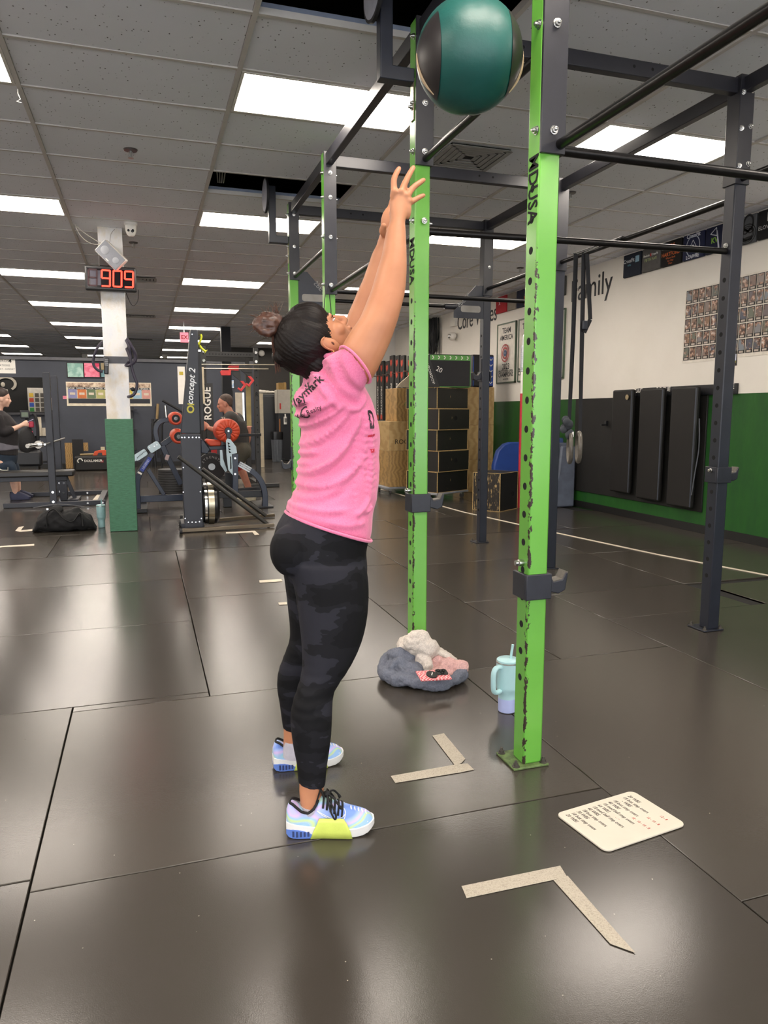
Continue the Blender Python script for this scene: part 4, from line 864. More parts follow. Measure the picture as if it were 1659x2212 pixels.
# speaker on its bracket
c = ony(241, 552, py0 - .12); t = thing('wall_speaker', 'grey speaker box tilted on a bracket above the clock', 'speaker', c); R = Matrix.Rotation(math.radians(-47), 3, 'Y') @ Matrix.Identity(3); R = Matrix.Rotation(math.radians(45), 3, 'Y') @ Matrix.Rotation(math.radians(12), 3, 'X')
MB().box(c, (.27, .14, .155), R).build('cabinet', white_paint, t, bevel=.012); g = R @ Vector((0, -.073, 0)); MB().box(c + g, (.258, .006, .145), R).build('grille', pm('grille_grey', '8d8f96', .7, 0, .1, 200, .3, 600), t, bevel=.004)
for k, r in ((-.065, .042), (.07, .032)):
    mb = MB(); mb.lathe([(0, 0), (r, 0), (r * .8, .004), (0, .002)], c=c + R @ Vector((k, -.0765, .0)), M=R @ Matrix.Rotation(math.pi / 2, 3, 'X'), n=24); mb.build('speaker_cone', pm('cone_grey', 'a5a7ad', .6), t, smooth=True)
MB().box(c + R @ Vector((.01, -.0775, -.055)), (.035, .002, .01), R).build('badge', paper, t)
b_ = ony(225, 565, py0); MB().bb(b_.x - .045, b_.x + .05, py0 - .09, py0 + .01, b_.z - .06, b_.z + .06).build('wall_bracket', pm('bracket_brown', '2b2422', .6), t, bevel=.006)
mb = MB(); 
for pth in ([(155, 480), (185, 505), (222, 527), (236, 523)], [(160, 482), (175, 510), (200, 527), (236, 526)]): mb = MB(); mb.tube(curve_pts([ony(x, y, py0 - .1) for x, y in pth], 6), .004, 6); mb.build('speaker_wire', pm('wire_grey', '9b968f', .6), t)
mb = MB(); mb.tube(curve_pts([ony(x, y, py0 - .01) for x, y in ((248, 495), (240, 505), (237, 522))], 6), .003, 6); mb.build('speaker_wire', pm('wire_grey', '9b968f', .6), t)
t = thing('clock_cable', 'thin dark cable looping below the clock', 'cable', ony(285, 660, py0)); mb = MB(); mb.tube(curve_pts([ony(x, y, py0 - .02) for x, y in ((272, 632), (282, 655), (290, 660), (298, 648), (299, 626))], 6), .004, 6); mb.build('cable', rubber, t)
# resistance tubes hung around the pillar
hose = pm('tube_purple_black', '241f30', .5, 0, .2, 10)
def hung_tube(lab, paths, r=.017):
    t = thing('resistance_tube', lab, 'resistance tube', ony(paths[0][0][0], paths[0][-1][1], py0), 0, 'purple tubes hung on the pillar')
    for p in paths: mb = MB(); mb.tube(curve_pts([ony(x, y, Y_) for x, y, Y_ in p], 7), r, 8); mb.build('tube', hose, t, smooth=True)
    return t
A, B = py0 - .06, py0 + .1
hung_tube('dark purple tube looped left of the white pillar, ending at a handset', [[(222, 738, B), (210, 752, A), (202, 775, A), (203, 790, A), (212, 800, A), (222, 803, A)]], .014)
hung_tube('tight purple coils hung right of the white pillar', [[(267, 722, B), (283, 745, A), (291, 765, A), (290, 778, A), (280, 788, A), (268, 785, B)], [(268, 728, B), (277, 745, A), (282, 765, A), (281, 780, A), (270, 786, B)], [(268, 735, B), (287, 752, A), (294, 772, A), (288, 785, A), (276, 790, A), (268, 788, B)]], .014)
t = hung_tube('long purple tube trailing down right of the pillar with a clip', [[(268, 740, B), (280, 770, A), (285, 795, A), (291, 815, A), (296, 830, A), (292, 848, A), (283, 856, A), (272, 857, B)]], .016); q = ony(287, 841, A); MB().ell(q, (.022, .02, .022)).build('clip_ball', rubber, t, smooth=True)
t = thing('remote_handset', 'black telephone handset clipped to the left edge of the pillar', 'handset', ony(230, 808, py0 - .05)); q = ony(230, 790, py0 - .05); R = Matrix.Rotation(math.radians(4), 3, 'Y')
MB().box(q, (.045, .03, .175), R).build('body', pm('handset_black', '18181a', .35), t, bevel=.01)
for i in range(4):
    for j in range(3): MB().box(q + R @ Vector((-.012 + .012 * j, -.016, .06 - .018 * i)), (.008, .004, .01), R).build('key', pm('key_grey', '8f8f8f', .5), t)
MB().box(q + Vector((-.038, .0, -.01)), (.03, .03, .07)).build('holder', pm('holder_tan', '8a7a5a', .6), t, bevel=.004)
# ceiling fittings
def sprinkler(px, py, lab):
    p = gnd(px, py, ZC); t = thing('sprinkler_head', lab, 'sprinkler', p, 0, 'ceiling sprinklers'); mb = MB(); mb.lathe([(.0, -.002), (.05, -.002), (.045, -.012), (.0, -.014)], c=p, n=20); mb.build('rosette', pm('rosette_dark', '4b4643', .4, .4), t, smooth=True)
    mb = MB(); mb.cyl(p + Vector((0, 0, -.01)), p + Vector((0, 0, -.055)), .008, n=10).tube([p + Vector((-.012, 0, -.02)), p + Vector((-.016, 0, -.045)), p + Vector((0, 0, -.06)), p + Vector((.016, 0, -.045)), p + Vector((.012, 0, -.02))], .003, 6); mb.build('frame', steel, t); mb = MB(); mb.lathe([(.0, -.06), (.02, -.06), (.02, -.063), (.0, -.063)], c=p, n=12); mb.build('deflector', steel, t)
sprinkler(282, 322, 'sprinkler head in the ceiling tile above the security camera'); sprinkler(1232, 415, 'sprinkler head beside the nearest green upright'); sprinkler(288, 523, 'dark sprinkler just right of the speaker'); sprinkler(1124, 578, 'small sprinkler between the nearest green uprights')
p = gnd(282, 481, ZC); t = thing('security_camera', 'white turret security camera on the ceiling beside the pillar', 'security camera', p); mb = MB(); mb.lathe([(0, 0), (.064, 0), (.064, -.02), (.055, -.03), (0, -.03)], c=p, n=28); mb.build('mount', white_paint, t, smooth=True)
R = Matrix.Rotation(math.radians(10), 3, 'X'); mb = MB(); mb.lathe([(0, -.135), (.022, -.132), (.04, -.115), (.052, -.08), (.054, -.03), (.0, -.02)], c=p, n=28); mb.build('turret', white_paint, t, smooth=True)
for dx, r in ((-.022, .012), (.014, .017)): mb = MB(); mb.ell(p + Vector((dx, -.046, -.085)), (r, .006, r)); mb.build('lens', pm('lens_black', '0c0c0e', .15), t, smooth=True)
for px, py, lab in ((183, 768, 'tiny white dome camera over the far partition, left of the pillar'), (356, 769, 'tiny dome camera above the partition right of the pillar'), (565, 757, 'small white dome camera near the navy column')):
    p = gnd(px, py - 3, ZC) if px < 500 else ony(px, py + 3, 21.45); t = thing('dome_camera', lab, 'security camera', p, 0, 'small dome cameras'); MB().bb(p.x - .02, p.x + .02, p.y - .02, p.y + (.02 if px < 500 else .152), p.z if px < 500 else p.z - .02, ZC + .002 if px < 500 else p.z + .02).build('stem', white_paint, t); MB().ell(p - Zv * .04, (.09, .09, .09)).build('dome', white_paint, t, smooth=True)
p = gnd(38, 190, ZC); t = thing('wire_hook', 'bent white wire hook hanging from the ceiling grid', 'wire hook', p); mb = MB(); mb.tube([p, p + Vector((0, 0, -.03)), p + Vector((.012, 0, -.06)), p + Vector((-.01, 0, -.075)), p + Vector((.016, 0, -.078))], .003, 6); mb.build('wire', paper, t)
for (c, r), lab in (((1, 3), 'loose pale wires hanging in the farther ceiling opening'), ((1, -2), 'pale cables crossing the dark ceiling opening over the rig')):
    t = thing('loose_cable', lab, 'cable', (CX0 + TX * 1.2, CY0 + TY * (r + .5), ZC + .1)); x, y = CX0 + TX, CY0 + TY * r
    if r == 3:
        for k in range(4): mb = MB(); mb.tube(curve_pts([(x + .1 + .02 * k, y + .3, ZC + .5), (x + .08 + .03 * k, y + .4, ZC + .25), (x + .1 + .015 * k, y + .5, ZC + .06)], 5), .005, 6); mb.build('wire', pm('wire_grey', '9b968f', .6), t)
    else:
        for k in range(4): mb = MB(); mb.tube(curve_pts([(x + .3 + .02 * k, y - .4, ZC + .25), (x + .62 + .05 * k, y + .2, ZC + .12 + .03 * k), (x + .95 + .04 * k, y + .55, ZC + .3)], 5), .007, 6); mb.build('wire', pm('wire_grey', '9b968f', .6), t)
p = ony(398, 729, 16.0); t = thing('exit_sign', 'small pink-red exit sign hanging far back behind the ski machine', 'exit sign', p); MB().box(p, (.17, .04, .2)).build('body', emis('exit_pink', (1, .25, .3), .8), t, bevel=.006); MB().bb(p.x - .01, p.x + .01, p.y - .01, p.y + .01, p.z, ZC).build('stem', steel, t); text('EX', .11, red_ink, t, frame(p + Vector((0, -.022, 0)), X, Zv), 'lettering', .001, bold=.002)
# ================================================================== FAR PARTITION
def fpt(px, py, off=0.0): v = ony(px, py, YF - off); return v
def frect(px0, py0, px1, py1, off=.01): a, b = fpt(px0, py1, off), fpt(px1, py0, off); return a.x, b.x, a.z, b.z
def flat(name, r, m, parent, off, th=.006): return MB().bb(r[0], r[1], YF - off - th, YF - off, r[2], r[3]).build(name, m, parent)
for (x0, x1, col, col2, lab) in ((147, 179, 'a9c8bd', '7fa79d', 'pale green shirt in a square frame on the far wall'), (183, 214, 'c93f61', 'e58aa0', 'pink shirt in a square frame on the far wall'), (219, 231, '7ea3a8', '5a7f88', 'framed shirt half hidden by the pillar')):
    r = frect(x0, 785, x1, 814); t = thing('framed_shirt', lab, 'framed shirt', ((r[0] + r[1]) / 2, YF - .03, r[2]), 0, 'framed shirts on the far wall'); flat('frame', (r[0] - .02, r[1] + .02, r[2] - .02, r[3] + .02), ink, t, .001, .02)
    m = NT('folded_' + col); n = m.noise(5, 3, .5, None, 1.2); m.col(m.ramp(n, [(.4, lin(col)), (.6, lin(col2))])); m.set(.8); flat('shirt', r, m.m, t, .022)
r = frect(145, 827, 326, 877); t = thing('notice_banner', 'long white banner of coloured workout cards behind the pillar', 'banner', ((r[0] + r[1]) / 2, YF - .02, r[2])); flat('sheet', r, pm('banner_cream', 'd6cdb8', .6), t, .001, .012)
L = lambda f: r[0] + (r[1] - r[0]) * f; Z_ = lambda f: r[2] + (r[3] - r[2]) * f
m = NT('banner_photo_strip'); n = m.noise(9, 4, .6); m.col(m.ramp(n, [(.35, lin('5a4436')), (.5, lin('b9a08a')), (.65, lin('d9c9b4'))])); m.set(.6)
flat('photo_strip', (L(.01), L(.99), Z_(.79), Z_(.96)), m.m, t, .014); flat('dark_strip', (L(.02), L(.98), Z_(.68), Z_(.78)), pm('banner_dark', '23262e', .6), t, .014); flat('dark_strip', (L(.02), L(.98), Z_(.12), Z_(.3)), pm('banner_dark', '23262e', .6), t, .014)
for i, c in enumerate(('7f80a8', 'c2703f', '5d6f52', 'a8a568', '8f3f3f', '4f6a4f', 'c0b24a', '8fb0c4', 'c78f86')):
    f0 = .02 + i * .1085; rr = (L(f0), L(f0 + .1), Z_(.32), Z_(.69)); cd = flat('workout_card', rr, pm('card_' + c, c, .6), t, .0205, .003); q = (rr[1] - rr[0]) * .2; flat('card_text', (rr[0] + q, rr[1] - q, rr[2] + .08, rr[3] - .07), pm('card_text', 'cdbfae', .7), cd, .0236, .002)
    text('WEEK %d' % (i + 1), .06, white_paint, t, frame(((rr[0] + rr[1]) / 2, YF - .0215, Z_(.73)), X, Zv), 'lettering', .0005)
r = frect(-12, 773, 32, 806); t = thing('paper_notice', 'white printed notice numbered 4 at the frame edge', 'notice', ((r[0] + r[1]) / 2, YF - .01, r[2])); flat('sheet', r, paper, t, .001, .004); zc_ = (r[2] + r[3]) / 2
for dz, s, sz in ((.1, 'EXERCISE', .075), (.0, 'STATIONS', .06), (-.08, 'MONDAY - SUNDAY', .05)): text(s, sz, ink, t, frame(((r[0] + r[1]) / 2 - .03, YF - .006, zc_ + dz), X, Zv), 'lettering', .0005)
text('4', .12, ink, t, frame((r[1] - .1, YF - .006, zc_ + .1), X, Zv), 'lettering', .0005, bold=.002)
r = frect(136, 855, 145, 862); t = thing('sticky_note', 'small pink note left of the long banner', 'note', ((r[0] + r[1]) / 2, YF - .01, r[2])); flat('note', r, pm('note_pink', 'd97f93', .7), t, .001)
r = frect(218, 965, 226, 977); t = thing('wall_outlet', 'cream outlet plate low on the far wall beside the pillar', 'outlet', ((r[0] + r[1]) / 2, YF - .01, r[2])); flat('plate', r, pm('plate_cream', 'cdbfa0', .5), t, .001, .01)
r = frect(386, 792, 399, 873); t = thing('paper_chart', 'tall white chart on the far wall left of the ski machine', 'chart', ((r[0] + r[1]) / 2, YF - .01, r[2])); flat('sheet', r, paper, t, .001); flat('yellow_print', (r[0] + .04, r[1] - .04, r[3] - .2, r[3] - .12), pm('chart_yellow', 'b9a53a', .7), t, .008, .002)
for x0, y0_, x1, y1_, c, lab in ((484, 821, 505, 838, '8fa9c8', 'small framed blue picture on the far wall above the man'), (490, 845, 501, 859, 'c7bb8b', 'small framed yellow certificate just behind the man')):
    r = frect(x0, y0_, x1, y1_); t = thing('picture_frame', lab, 'picture', ((r[0] + r[1]) / 2, YF - .02, r[2]), 0, 'small pictures by the man'); flat('frame', (r[0] - .015, r[1] + .015, r[2] - .015, r[3] + .015), ink, t, .001, .015); m = NT('pic_' + c); m.col(m.ramp(m.noise(8, 3), [(.4, lin(c)), (.6, lin('e3e3e0'))])); m.set(.4); flat('print', r, m.m, t, .017, .003)
# inside the opening: emblem, colour chart, flag
yo = YF + 2.19
a = ony(8, 829, yo); t = thing('wall_emblem', 'pale round emblem in the dark office opening', 'emblem', a); MB().bb(a.x - .3, a.x + .3, yo + .02, yo + .05, a.z - .4, a.z + .3).build('back_board', pm('office_black', '0c0c0c', .8), t); mb = MB()
for i in range(40):
    th, t2 = math.pi * 2 * i / 40, math.pi * 2 * (i + 1) / 40; q = .14; o = .19
    if 30 < i < 34: continue
    mb.prism([(math.cos(th) * q * 1.3, math.sin(th) * q), (math.cos(th) * o * 1.3, math.sin(th) * o), (math.cos(t2) * o * 1.3, math.sin(t2) * o), (math.cos(t2) * q * 1.3, math.sin(t2) * q)], (a.x + .05, yo, a.z), X, Zv, .02)
mb.build('ring', pm('emblem_grey', '9a9488', .5), t); mb = MB(); mb.ell((a.x - .02, yo, a.z - .02), (.05, .01, .06)); mb.build('dot', pm('emblem_grey', '9a9488', .5), t)
a, b = ony(62, 890, yo), ony(98, 838, yo); t = thing('colour_chart', 'white chart with yellow, red, blue and green squares in the dark opening', 'chart', (a.x, yo, a.z)); MB().bb(a.x, b.x, yo - .01, yo, a.z, b.z).build('sheet', pm('chart_paper', 'b9b4aa', .7), t)
for i, c in enumerate(('c9a83a', 'b5432c', '2f4fa0', '2f7a3a')):
    z = b.z - (b.z - a.z) * (.22 + .2 * i); w = (b.x - a.x); MB().bb(a.x + w * .08, a.x + w * .32, yo - .013, yo - .009, z - .1, z).build('colour_square', pm('sq_' + c, c, .6), t)
    for k in (0, 1): MB().bb(a.x + w * (.4 + .3 * k), a.x + w * (.62 + .3 * k), yo - .013, yo - .009, z - .1, z).build('photo_square', pm('photo_dark', '4a463f', .6), t)
yf = 16.9; a = ony(116, 868, yf); t = thing('small_flag', 'small striped flag with a starred corner hanging between the bench uprights', 'flag', (a.x, yf, a.z)); mb = MB().bb(a.x - .045, a.x + .045, yf - .004, yf + .004, a.z - .17, a.z + .2); mb.build('cloth', pm('flag_white', 'd9d2c9', .8), t)
for k in (-.03, 0, .03): MB().bb(a.x + k - .007, a.x + k + .007, yf - .006, yf - .003, a.z - .17, a.z + .08).build('stripe', pm('flag_red', 'a8433f', .8), t)
MB().bb(a.x - .045, a.x + .045, yf - .006, yf - .003, a.z + .08, a.z + .2).build('canton', pm('flag_navy', '36405e', .8), t)
MB().cyl((a.x, yf + .02, a.z + .25), (a.x, yf + .02, 0), .01, n=8).build('flag_pole', steel, t)

t = thing('resistance_band', 'thin black band looped over the bar at the third green upright', 'resistance band', (PX + .01, YS[2] - .1, 1.7)); yb = YS[2] - .12; q = lambda x, y: ony(x, y, yb)
for off in (0, 5): MB().tube(curve_pts([q(707 + off, 622), q(702 + 2 * off, 640), q(700 + 3 * off, 672), q(703 + 2 * off, 705)], 5), .009, 6, flat=.3).build('band_strand', rubber, t, smooth=True)
MB().tube(curve_pts([q(703, 705), q(708, 714), q(713, 705)], 4), .009, 6, flat=.3).build('band_bend', rubber, t, smooth=True); MB().tube(curve_pts([q(707, 622), q(709, 617), q(712, 622)], 4), .009, 6, flat=.3).build('band_bend', rubber, t, smooth=True)
# ================================================================== EQUIPMENT AT THE BACK
gloss_navy = pm('ghd_navy_gloss', '1d2536', .25, 0, .12, 8); plateW = pm('pale_blue_plate', 'b9cdd8', .35, 0, .06); orange = pm('orange_vinyl', 'c6492c', .45, 0, .12, 12, .1, 60)
def Q(px, py, Yq): return ony(px, py, Yq)
def bent(pts, Yq, w, d, name, m, parent, n=5):
    """bar of rectangular section following photo points in the plane y = Yq"""
    P = curve_pts([Q(x, y, Yq) for x, y in pts], n) if len(pts) > 2 else [Q(x, y, Yq) for x, y in pts]
    rings = []
    for i, p in enumerate(P):
        tan = (P[min(i + 1, len(P) - 1)] - P[max(i - 1, 0)]).normalized(); s = Vector((tan.z, 0, -tan.x))
        rings.append([p + s * w / 2 + Y * (-d / 2), p - s * w / 2 + Y * (-d / 2), p - s * w / 2 + Y * (d / 2), p + s * w / 2 + Y * (d / 2)])
    return MB().loft(rings).build(name, m, parent, bevel=.006)
def slab(pts, Yq, th, name, m, parent, bevel=.003):
    P = [Q(x, y, Yq) for x, y in pts]; return MB().prism([(p.x, p.z) for p in P], (0, Yq, 0), X, Zv, th).build(name, m, parent, bevel=bevel)
def rollr(px, py, Yq, r, L, m, parent, name='roller_pad', hub=True):
    c = Q(px, py, Yq); mb = MB(); R = Matrix.Rotation(-math.pi / 2, 3, 'X')
    mb.lathe([(0, 0), (r * .82, 0), (r * .96, .012), (r, .035), (r, L - .035), (r * .96, L - .012), (0, L)], c=c, M=R, n=28); o = mb.build(name, m, parent, smooth=True)
    if hub:
        mb = MB(); mb.lathe([(0, -.012), (r * .55, -.012), (r * .6, 0), (0, .01)], c=c, M=R, n=20); mb.build('hub', rubber, parent, smooth=True); mb = MB(); mb.lathe([(r * .12, -.018), (r * .28, -.018), (r * .28, -.008), (r * .12, -.008)], c=c, M=R, n=16); mb.build('hub_ring', chrome, parent)
    return o
# ---- glute-ham bench with pale blue adjuster plates
YA = 9.75; t = thing('glute_ham_bench', 'navy glute-ham bench with pale blue adjuster plates and orange rollers beside the green pillar', 'gym bench', (*gnd(330, 1100)[:2], 0))
for dy in (0, .62):
    bent([(298, 1101), (296, 1060), (297, 1035), (305, 1016), (316, 999), (329, 978)], YA + dy, .075, .075, 'curved_leg', gloss_navy, t)
    bent([(320, 1014), (355, 1069)], YA + dy, .05, .05, 'brace', gloss_navy, t); bent([(303, 1078), (396, 1074)], YA + dy, .085, .06, 'base_rail', gloss_navy, t)
MB().bb(Q(291, 1100, YA).x, Q(318, 1100, YA).x, YA - .08, YA + .72, .003, .055).build('foot_plate', blk, t, bevel=.006)
for (cx_, cy_, w, d) in ((303.6, 983, .17, .085), (333, 965.5, .15, .1)):
    c = Q(cx_, cy_, YA - .06); R = Matrix.Rotation(math.radians(-32), 3, 'Y'); MB().prism(rrect(w, d, .025), c, R @ X, R @ Zv, .012).build('adjuster_plate', plateW, t, bevel=.002)
for i in range(7): c = Q(296.5 + 2.8 * i, 988.5 - 2.3 * i, YA - .068); MB().box(c, (.006, .004, .018), Matrix.Rotation(math.radians(-5), 3, 'Y')).build('adjuster_slot', holeM, t)
for cx_, cy_ in ((323, 967), (333.5, 964), (339, 961)): MB().cyl(Q(cx_, cy_, YA - .07), Q(cx_, cy_, YA - .066), .008, n=10).build('plate_bolt', steel, t)
MB().cyl(Q(289, 992, YA - .08), Q(289, 992, YA - .03), .03, n=16).build('pop_pin', plateW, t, smooth=True)
slab([(315, 972), (321, 967), (326, 976), (320, 981)], YA - .05, .03, 'slider', rubber, t)
c = Q(315, 1003, YA - .04); R = Matrix.Rotation(math.radians(-56), 3, 'Y'); MB().prism(rrect(.2, .05, .006), c, R @ X, R @ Zv, .004).build('name_plate', pm('label_blue', '2c3c8c', .4), t)
text('LEGEND', .038, pm('label_silver', 'aab2d8', .4), t, frame(c + Vector((0, -.003, 0)), R @ X, R @ Zv), 'lettering', .0005, bold=.0008)
for k in (0, 1): MB().box(Q(300 + 4 * k, 1021 + 2 * k, YA - .045), (.022, .004, .03), R).build('sticker', paper, t)
bent([(351, 962), (361, 985), (391, 1046)], YA + .3, .07, .07, 'inner_brace', gloss_navy, t, 3); MB().box(Q(361, 988, YA + .25), (.045, .006, .07), Matrix.Rotation(math.radians(20), 3, 'Y')).build('sticker', pm('sticker_pink', 'cfb9b9', .6), t)
bent([(341, 955), (336, 932), (341, 916), (353, 908), (370, 907)], YA + .3, .06, .06, 'curved_arm', gloss_navy, t); bent([(349, 962), (376, 943)], YA + .3, .07, .06, 'roller_arm', gloss_navy, t)
slab([(345, 982), (353, 985), (359, 1000), (350, 1003)], YA + .2, .1, 'pedal', rubber, t, .006)
rollr(380, 904, YA - .02, .085, .6, orange, t); rollr(386, 943, YA - .02, .095, .6, orange, t)
# ---- second bench: big pleated orange roller, toothed plates
YB2 = 9.75; t = thing('reverse_hyper_bench', 'navy back-extension bench with a big pleated orange roller and toothed white plates', 'gym bench', (*gnd(520, 1095)[:2], 0))
c = Q(493, 931, YB2); R = Matrix.Rotation(-math.pi / 2, 3, 'X'); mb = MB(); n = 64; rings = []
for r, z, wv in ((.02, .0, 0), (.06, -.012, 1), (.12, -.01, 1), (.15, .015, .5), (.158, .05, 0), (.158, .45, 0), (.12, .5, 0), (.02, .5, 0)):
    rings.append([c + R @ Vector((math.cos(2 * math.pi * j / n) * r, math.sin(2 * math.pi * j / n) * r, z + wv * (.009 if j % 4 < 1 else 0))) for j in range(n)])
mb.loft(rings); mb.build('pleated_roller', orange, t, smooth=True)
mb = MB(); mb.lathe([(0, -.03), (.045, -.03), (.05, -.012), (0, 0)], c=c, M=R, n=24); mb.build('hub', navy_steel, t, smooth=True); MB().cyl(c + Y * -.036, c + Y * -.03, .012, n=10).build('hub_bolt', chrome, t)
bent([(493, 931), (494, 948)], YB2 - .02, .055, .03, 'hub_bracket', navy_steel, t); bent([(497, 941), (564, 939)], YB2 + .05, .035, .035, 'grip_bar', rubber, t)
slab([(488, 952), (491, 947), (498, 949), (510, 965), (512, 979), (501, 981), (504, 1028), (493, 1015), (489, 982)], YB2 - .03, .012, 'toothed_plate', plateW, t)
slab([(475, 972), (480, 972), (482, 991), (491, 1017), (487, 1020), (476, 1004)], YB2 + .12, .012, 'toothed_plate', plateW, t)
for i in range(4): slab([(491.5 + .7 * i, 955 + 6 * i), (497 + 1.0 * i, 958 + 6.5 * i), (493 + .8 * i, 961 + 6 * i)], YB2 - .038, .004, 'tooth_slot', holeM, t, 0)
slab([(497, 986), (499.5, 986), (500, 1012), (497.5, 1014)], YB2 - .038, .004, 'tooth_slot', holeM, t, 0)
bent([(508, 980), (508, 1064)], YB2, .075, .075, 'post', gloss_navy, t); 
for py in (990, 1024): MB().cyl(Q(508, py, YB2 - .05), Q(508, py, YB2 - .04), .012, n=10).build('post_bolt', chrome, t)
for dy in (0, .6): bent([(514, 1001), (538, 1014), (557, 1030), (568, 1050), (572, 1070), (572, 1097)], YB2 + dy, .075, .07, 'curved_leg', gloss_navy, t)
bent([(467, 1069), (568, 1066)], YB2 + .05, .09, .06, 'base_rail', blk, t); bent([(470, 1062), (562, 1055)], YB2 + .5, .05, .05, 'base_rail', blk, t)
MB().bb(Q(556, 1098, YB2).x, Q(590, 1098, YB2).x, YB2 - .05, YB2 + .7, .003, .02).build('foot_plate', blk, t, bevel=.003); slab([(486, 1020), (506, 1022), (502, 1076), (486, 1074)], YB2 + .3, .05, 'pedal_stem', blk, t); MB().bb(Q(486, 1070, YB2).x, Q(504, 1070, YB2).x, YB2 + .2, YB2 + .34, .003, .3).build('rear_foot', blk, t, bevel=.003)
c = Q(529, 1009, YB2 - .04); R2 = Matrix.Rotation(math.radians(31), 3, 'Y'); MB().prism(rrect(.17, .07, .004), c, R2 @ X, R2 @ Zv, .003).build('name_plate', pm('label_white', 'd3dae2', .4), t)
for k in (.014, -.012): text('USE AT OWN RISK', .021, ink, t, frame(c + Vector((0, -.003, 0)) + (R2 @ Zv) * k, R2 @ X, R2 @ Zv), 'lettering', .0004, bold=.0004)
slab([(442, 951), (447, 948), (474, 951), (477, 958), (474, 963), (452, 963), (446, 957)], YB2 + .25, .28, 'seat_pad', orange, t, .02); bent([(448, 968), (489, 966)], YB2 + .25, .05, .08, 'seat_beam', gloss_navy, t)
slab([(433, 947), (440, 952), (453, 970), (447, 980), (433, 978)], YB2 + .3, .2, 'foot_catch', gloss_navy, t, .01)
# ---- tall ski machine
YS_ = 8.12; t = thing('ski_erg', 'tall tapered black ski machine lettered concept 2 in the middle of the floor', 'ski machine', (*gnd(416, 1142)[:2], 0)); skiM = pm('ski_black', '1d2029', .4, 0, .08, 6)
slab([(410.5, 713), (426.5, 713), (432, 936), (390, 936)], YS_, .13, 'upper_cover', skiM, t, .006); slab([(390, 937), (432, 937), (438.5, 1139), (398.5, 1141)], YS_, .14, 'lower_cover', pm('ski_charcoal', '2c2e36', .45, 0, .08, 6), t, .006)
for px in (393, 399, 408, 416, 424, 430): MB().cyl(Q(px, 945, YS_ - .075), Q(px, 945, YS_ - .07), .007, n=8).build('cover_screw', chrome, t)
for px, py in ((407, 1128), (415, 1128), (423, 1128), (431, 1127), (396, 1063), (433, 1062), (400, 1120), (435, 1120), (396, 1010), (431, 1010), (415, 722)): MB().cyl(Q(px, py, YS_ - .075), Q(px, py, YS_ - .07), .006, n=8).build('cover_screw', chrome, t)
slab([(427, 760), (434, 760), (441, 930), (433, 930)], YS_ + .06, .05, 'cord_channel', blk, t)
c = Q(413, 835, YS_ - .067); tan = (Q(416.5, 800, YS_) - Q(411.5, 868, YS_)).normalized(); nn = Vector((-tan.z, 0, tan.x))
text('concept 2', .094, pm('ski_white', 'd7dade', .5), t, frame(c + Vector((0, -.003, -.0)), tan, nn), 'lettering', .0008, bold=.0012, shear=.25)
c2 = Q(411.5, 884, YS_ - .069); ly = pm('ski_logo', 'b4ab3a', .5); mb = MB()
for i in range(24):
    a_, b_ = 2 * math.pi * i / 24, 2 * math.pi * (i + 1) / 24
    for r0, r1 in ((.022, .038),): mb.prism([(r0 * math.cos(a_) * 1.1, r0 * math.sin(a_)), (r1 * math.cos(a_) * 1.1, r1 * math.sin(a_)), (r1 * math.cos(b_) * 1.1, r1 * math.sin(b_)), (r0 * math.cos(b_) * 1.1, r0 * math.sin(b_))], c2, tan, nn, .003)
mb.prism([(.045, -.034), (.06, -.034), (.06, .034), (.045, .034)], c2, tan, nn, .003); mb.build('logo', ly, t)
yel = pm('handle_yellow', 'c9cc2a', .45); ink2 = rubber
for pth in ([(433, 722), (435, 728), (432, 738), (428, 744)], [(431, 746), (436, 753), (445, 760)]): mb = MB(); mb.tube(curve_pts([Q(x, y, YS_ - .02) for x, y in pth], 5), [.018] * 1 + [.012] * (5 * (len(pth) - 1) - 1) + [.03], 10); mb.build('pull_handle', yel, t, smooth=True)
for a_, b_, dy in (((385, 986), (583, 1136), -.3), ((437, 1013), (574, 1114), .28)): MB().tube([Q(*a_, YS_ + dy * .2), Q(*b_, YS_ + dy * .2)], .022, 12).build('stay_bar', pm('stay_black', '26241f', .4), t, smooth=True)
c = Q(454, 1087, YS_ + .1); Rx = Matrix.Rotation(math.pi / 2, 3, 'Y'); mb = MB(); mb.lathe([(0, -.085), (.2, -.085), (.225, -.06), (.228, 0), (.225, .06), (.2, .085), (0, .085)], c=c, M=Rx, n=36); mb.build('flywheel_cage', pm('flywheel_black', '17171a', .3), t, smooth=True)
mb = MB(); mb.lathe([(.22, -.03), (.234, -.03), (.234, .03), (.22, .03)], c=c, M=Rx, n=36); mb.build('chrome_band', pm('satin_band', 'b5ad98', .25, .9), t, smooth=True); mb = MB(); mb.lathe([(.22, -.07), (.231, -.07), (.231, -.045), (.22, -.045)], c=c, M=Rx, n=36); mb.build('chrome_band', chrome, t, smooth=True)
for (a_, b_) in (((392, 1151), (592, 1139)), ((440, 1130), (592, 1117))): 
    p, q = gnd(*a_), gnd(*b_); MB().beam(p + Zv * .025, q + Zv * .025, .05, .035).build('floor_rail', pm('rail_bronze', '6e6252', .35, .7), t, bevel=.003)
for px, py in ((391, 1150), (390, 1135), (392, 1120)): p = gnd(px, py + 4); MB().cyl(p + Vector((-.015, 0, .03)), p + Vector((.015, 0, .03)), .03, n=16).build('caster_wheel', rubber, t, smooth=True); MB().cyl(p + Vector((-.02, 0, .03)), p + Vector((-.016, 0, .03)), .01, n=10).build('caster_axle', chrome, t)
MB().bb(*(lambda p: (p.x - .02, p.x + .22, p.y - .03, p.y + .35, .03, .08))(gnd(396, 1146))).build('base_frame', skiM, t, bevel=.004)
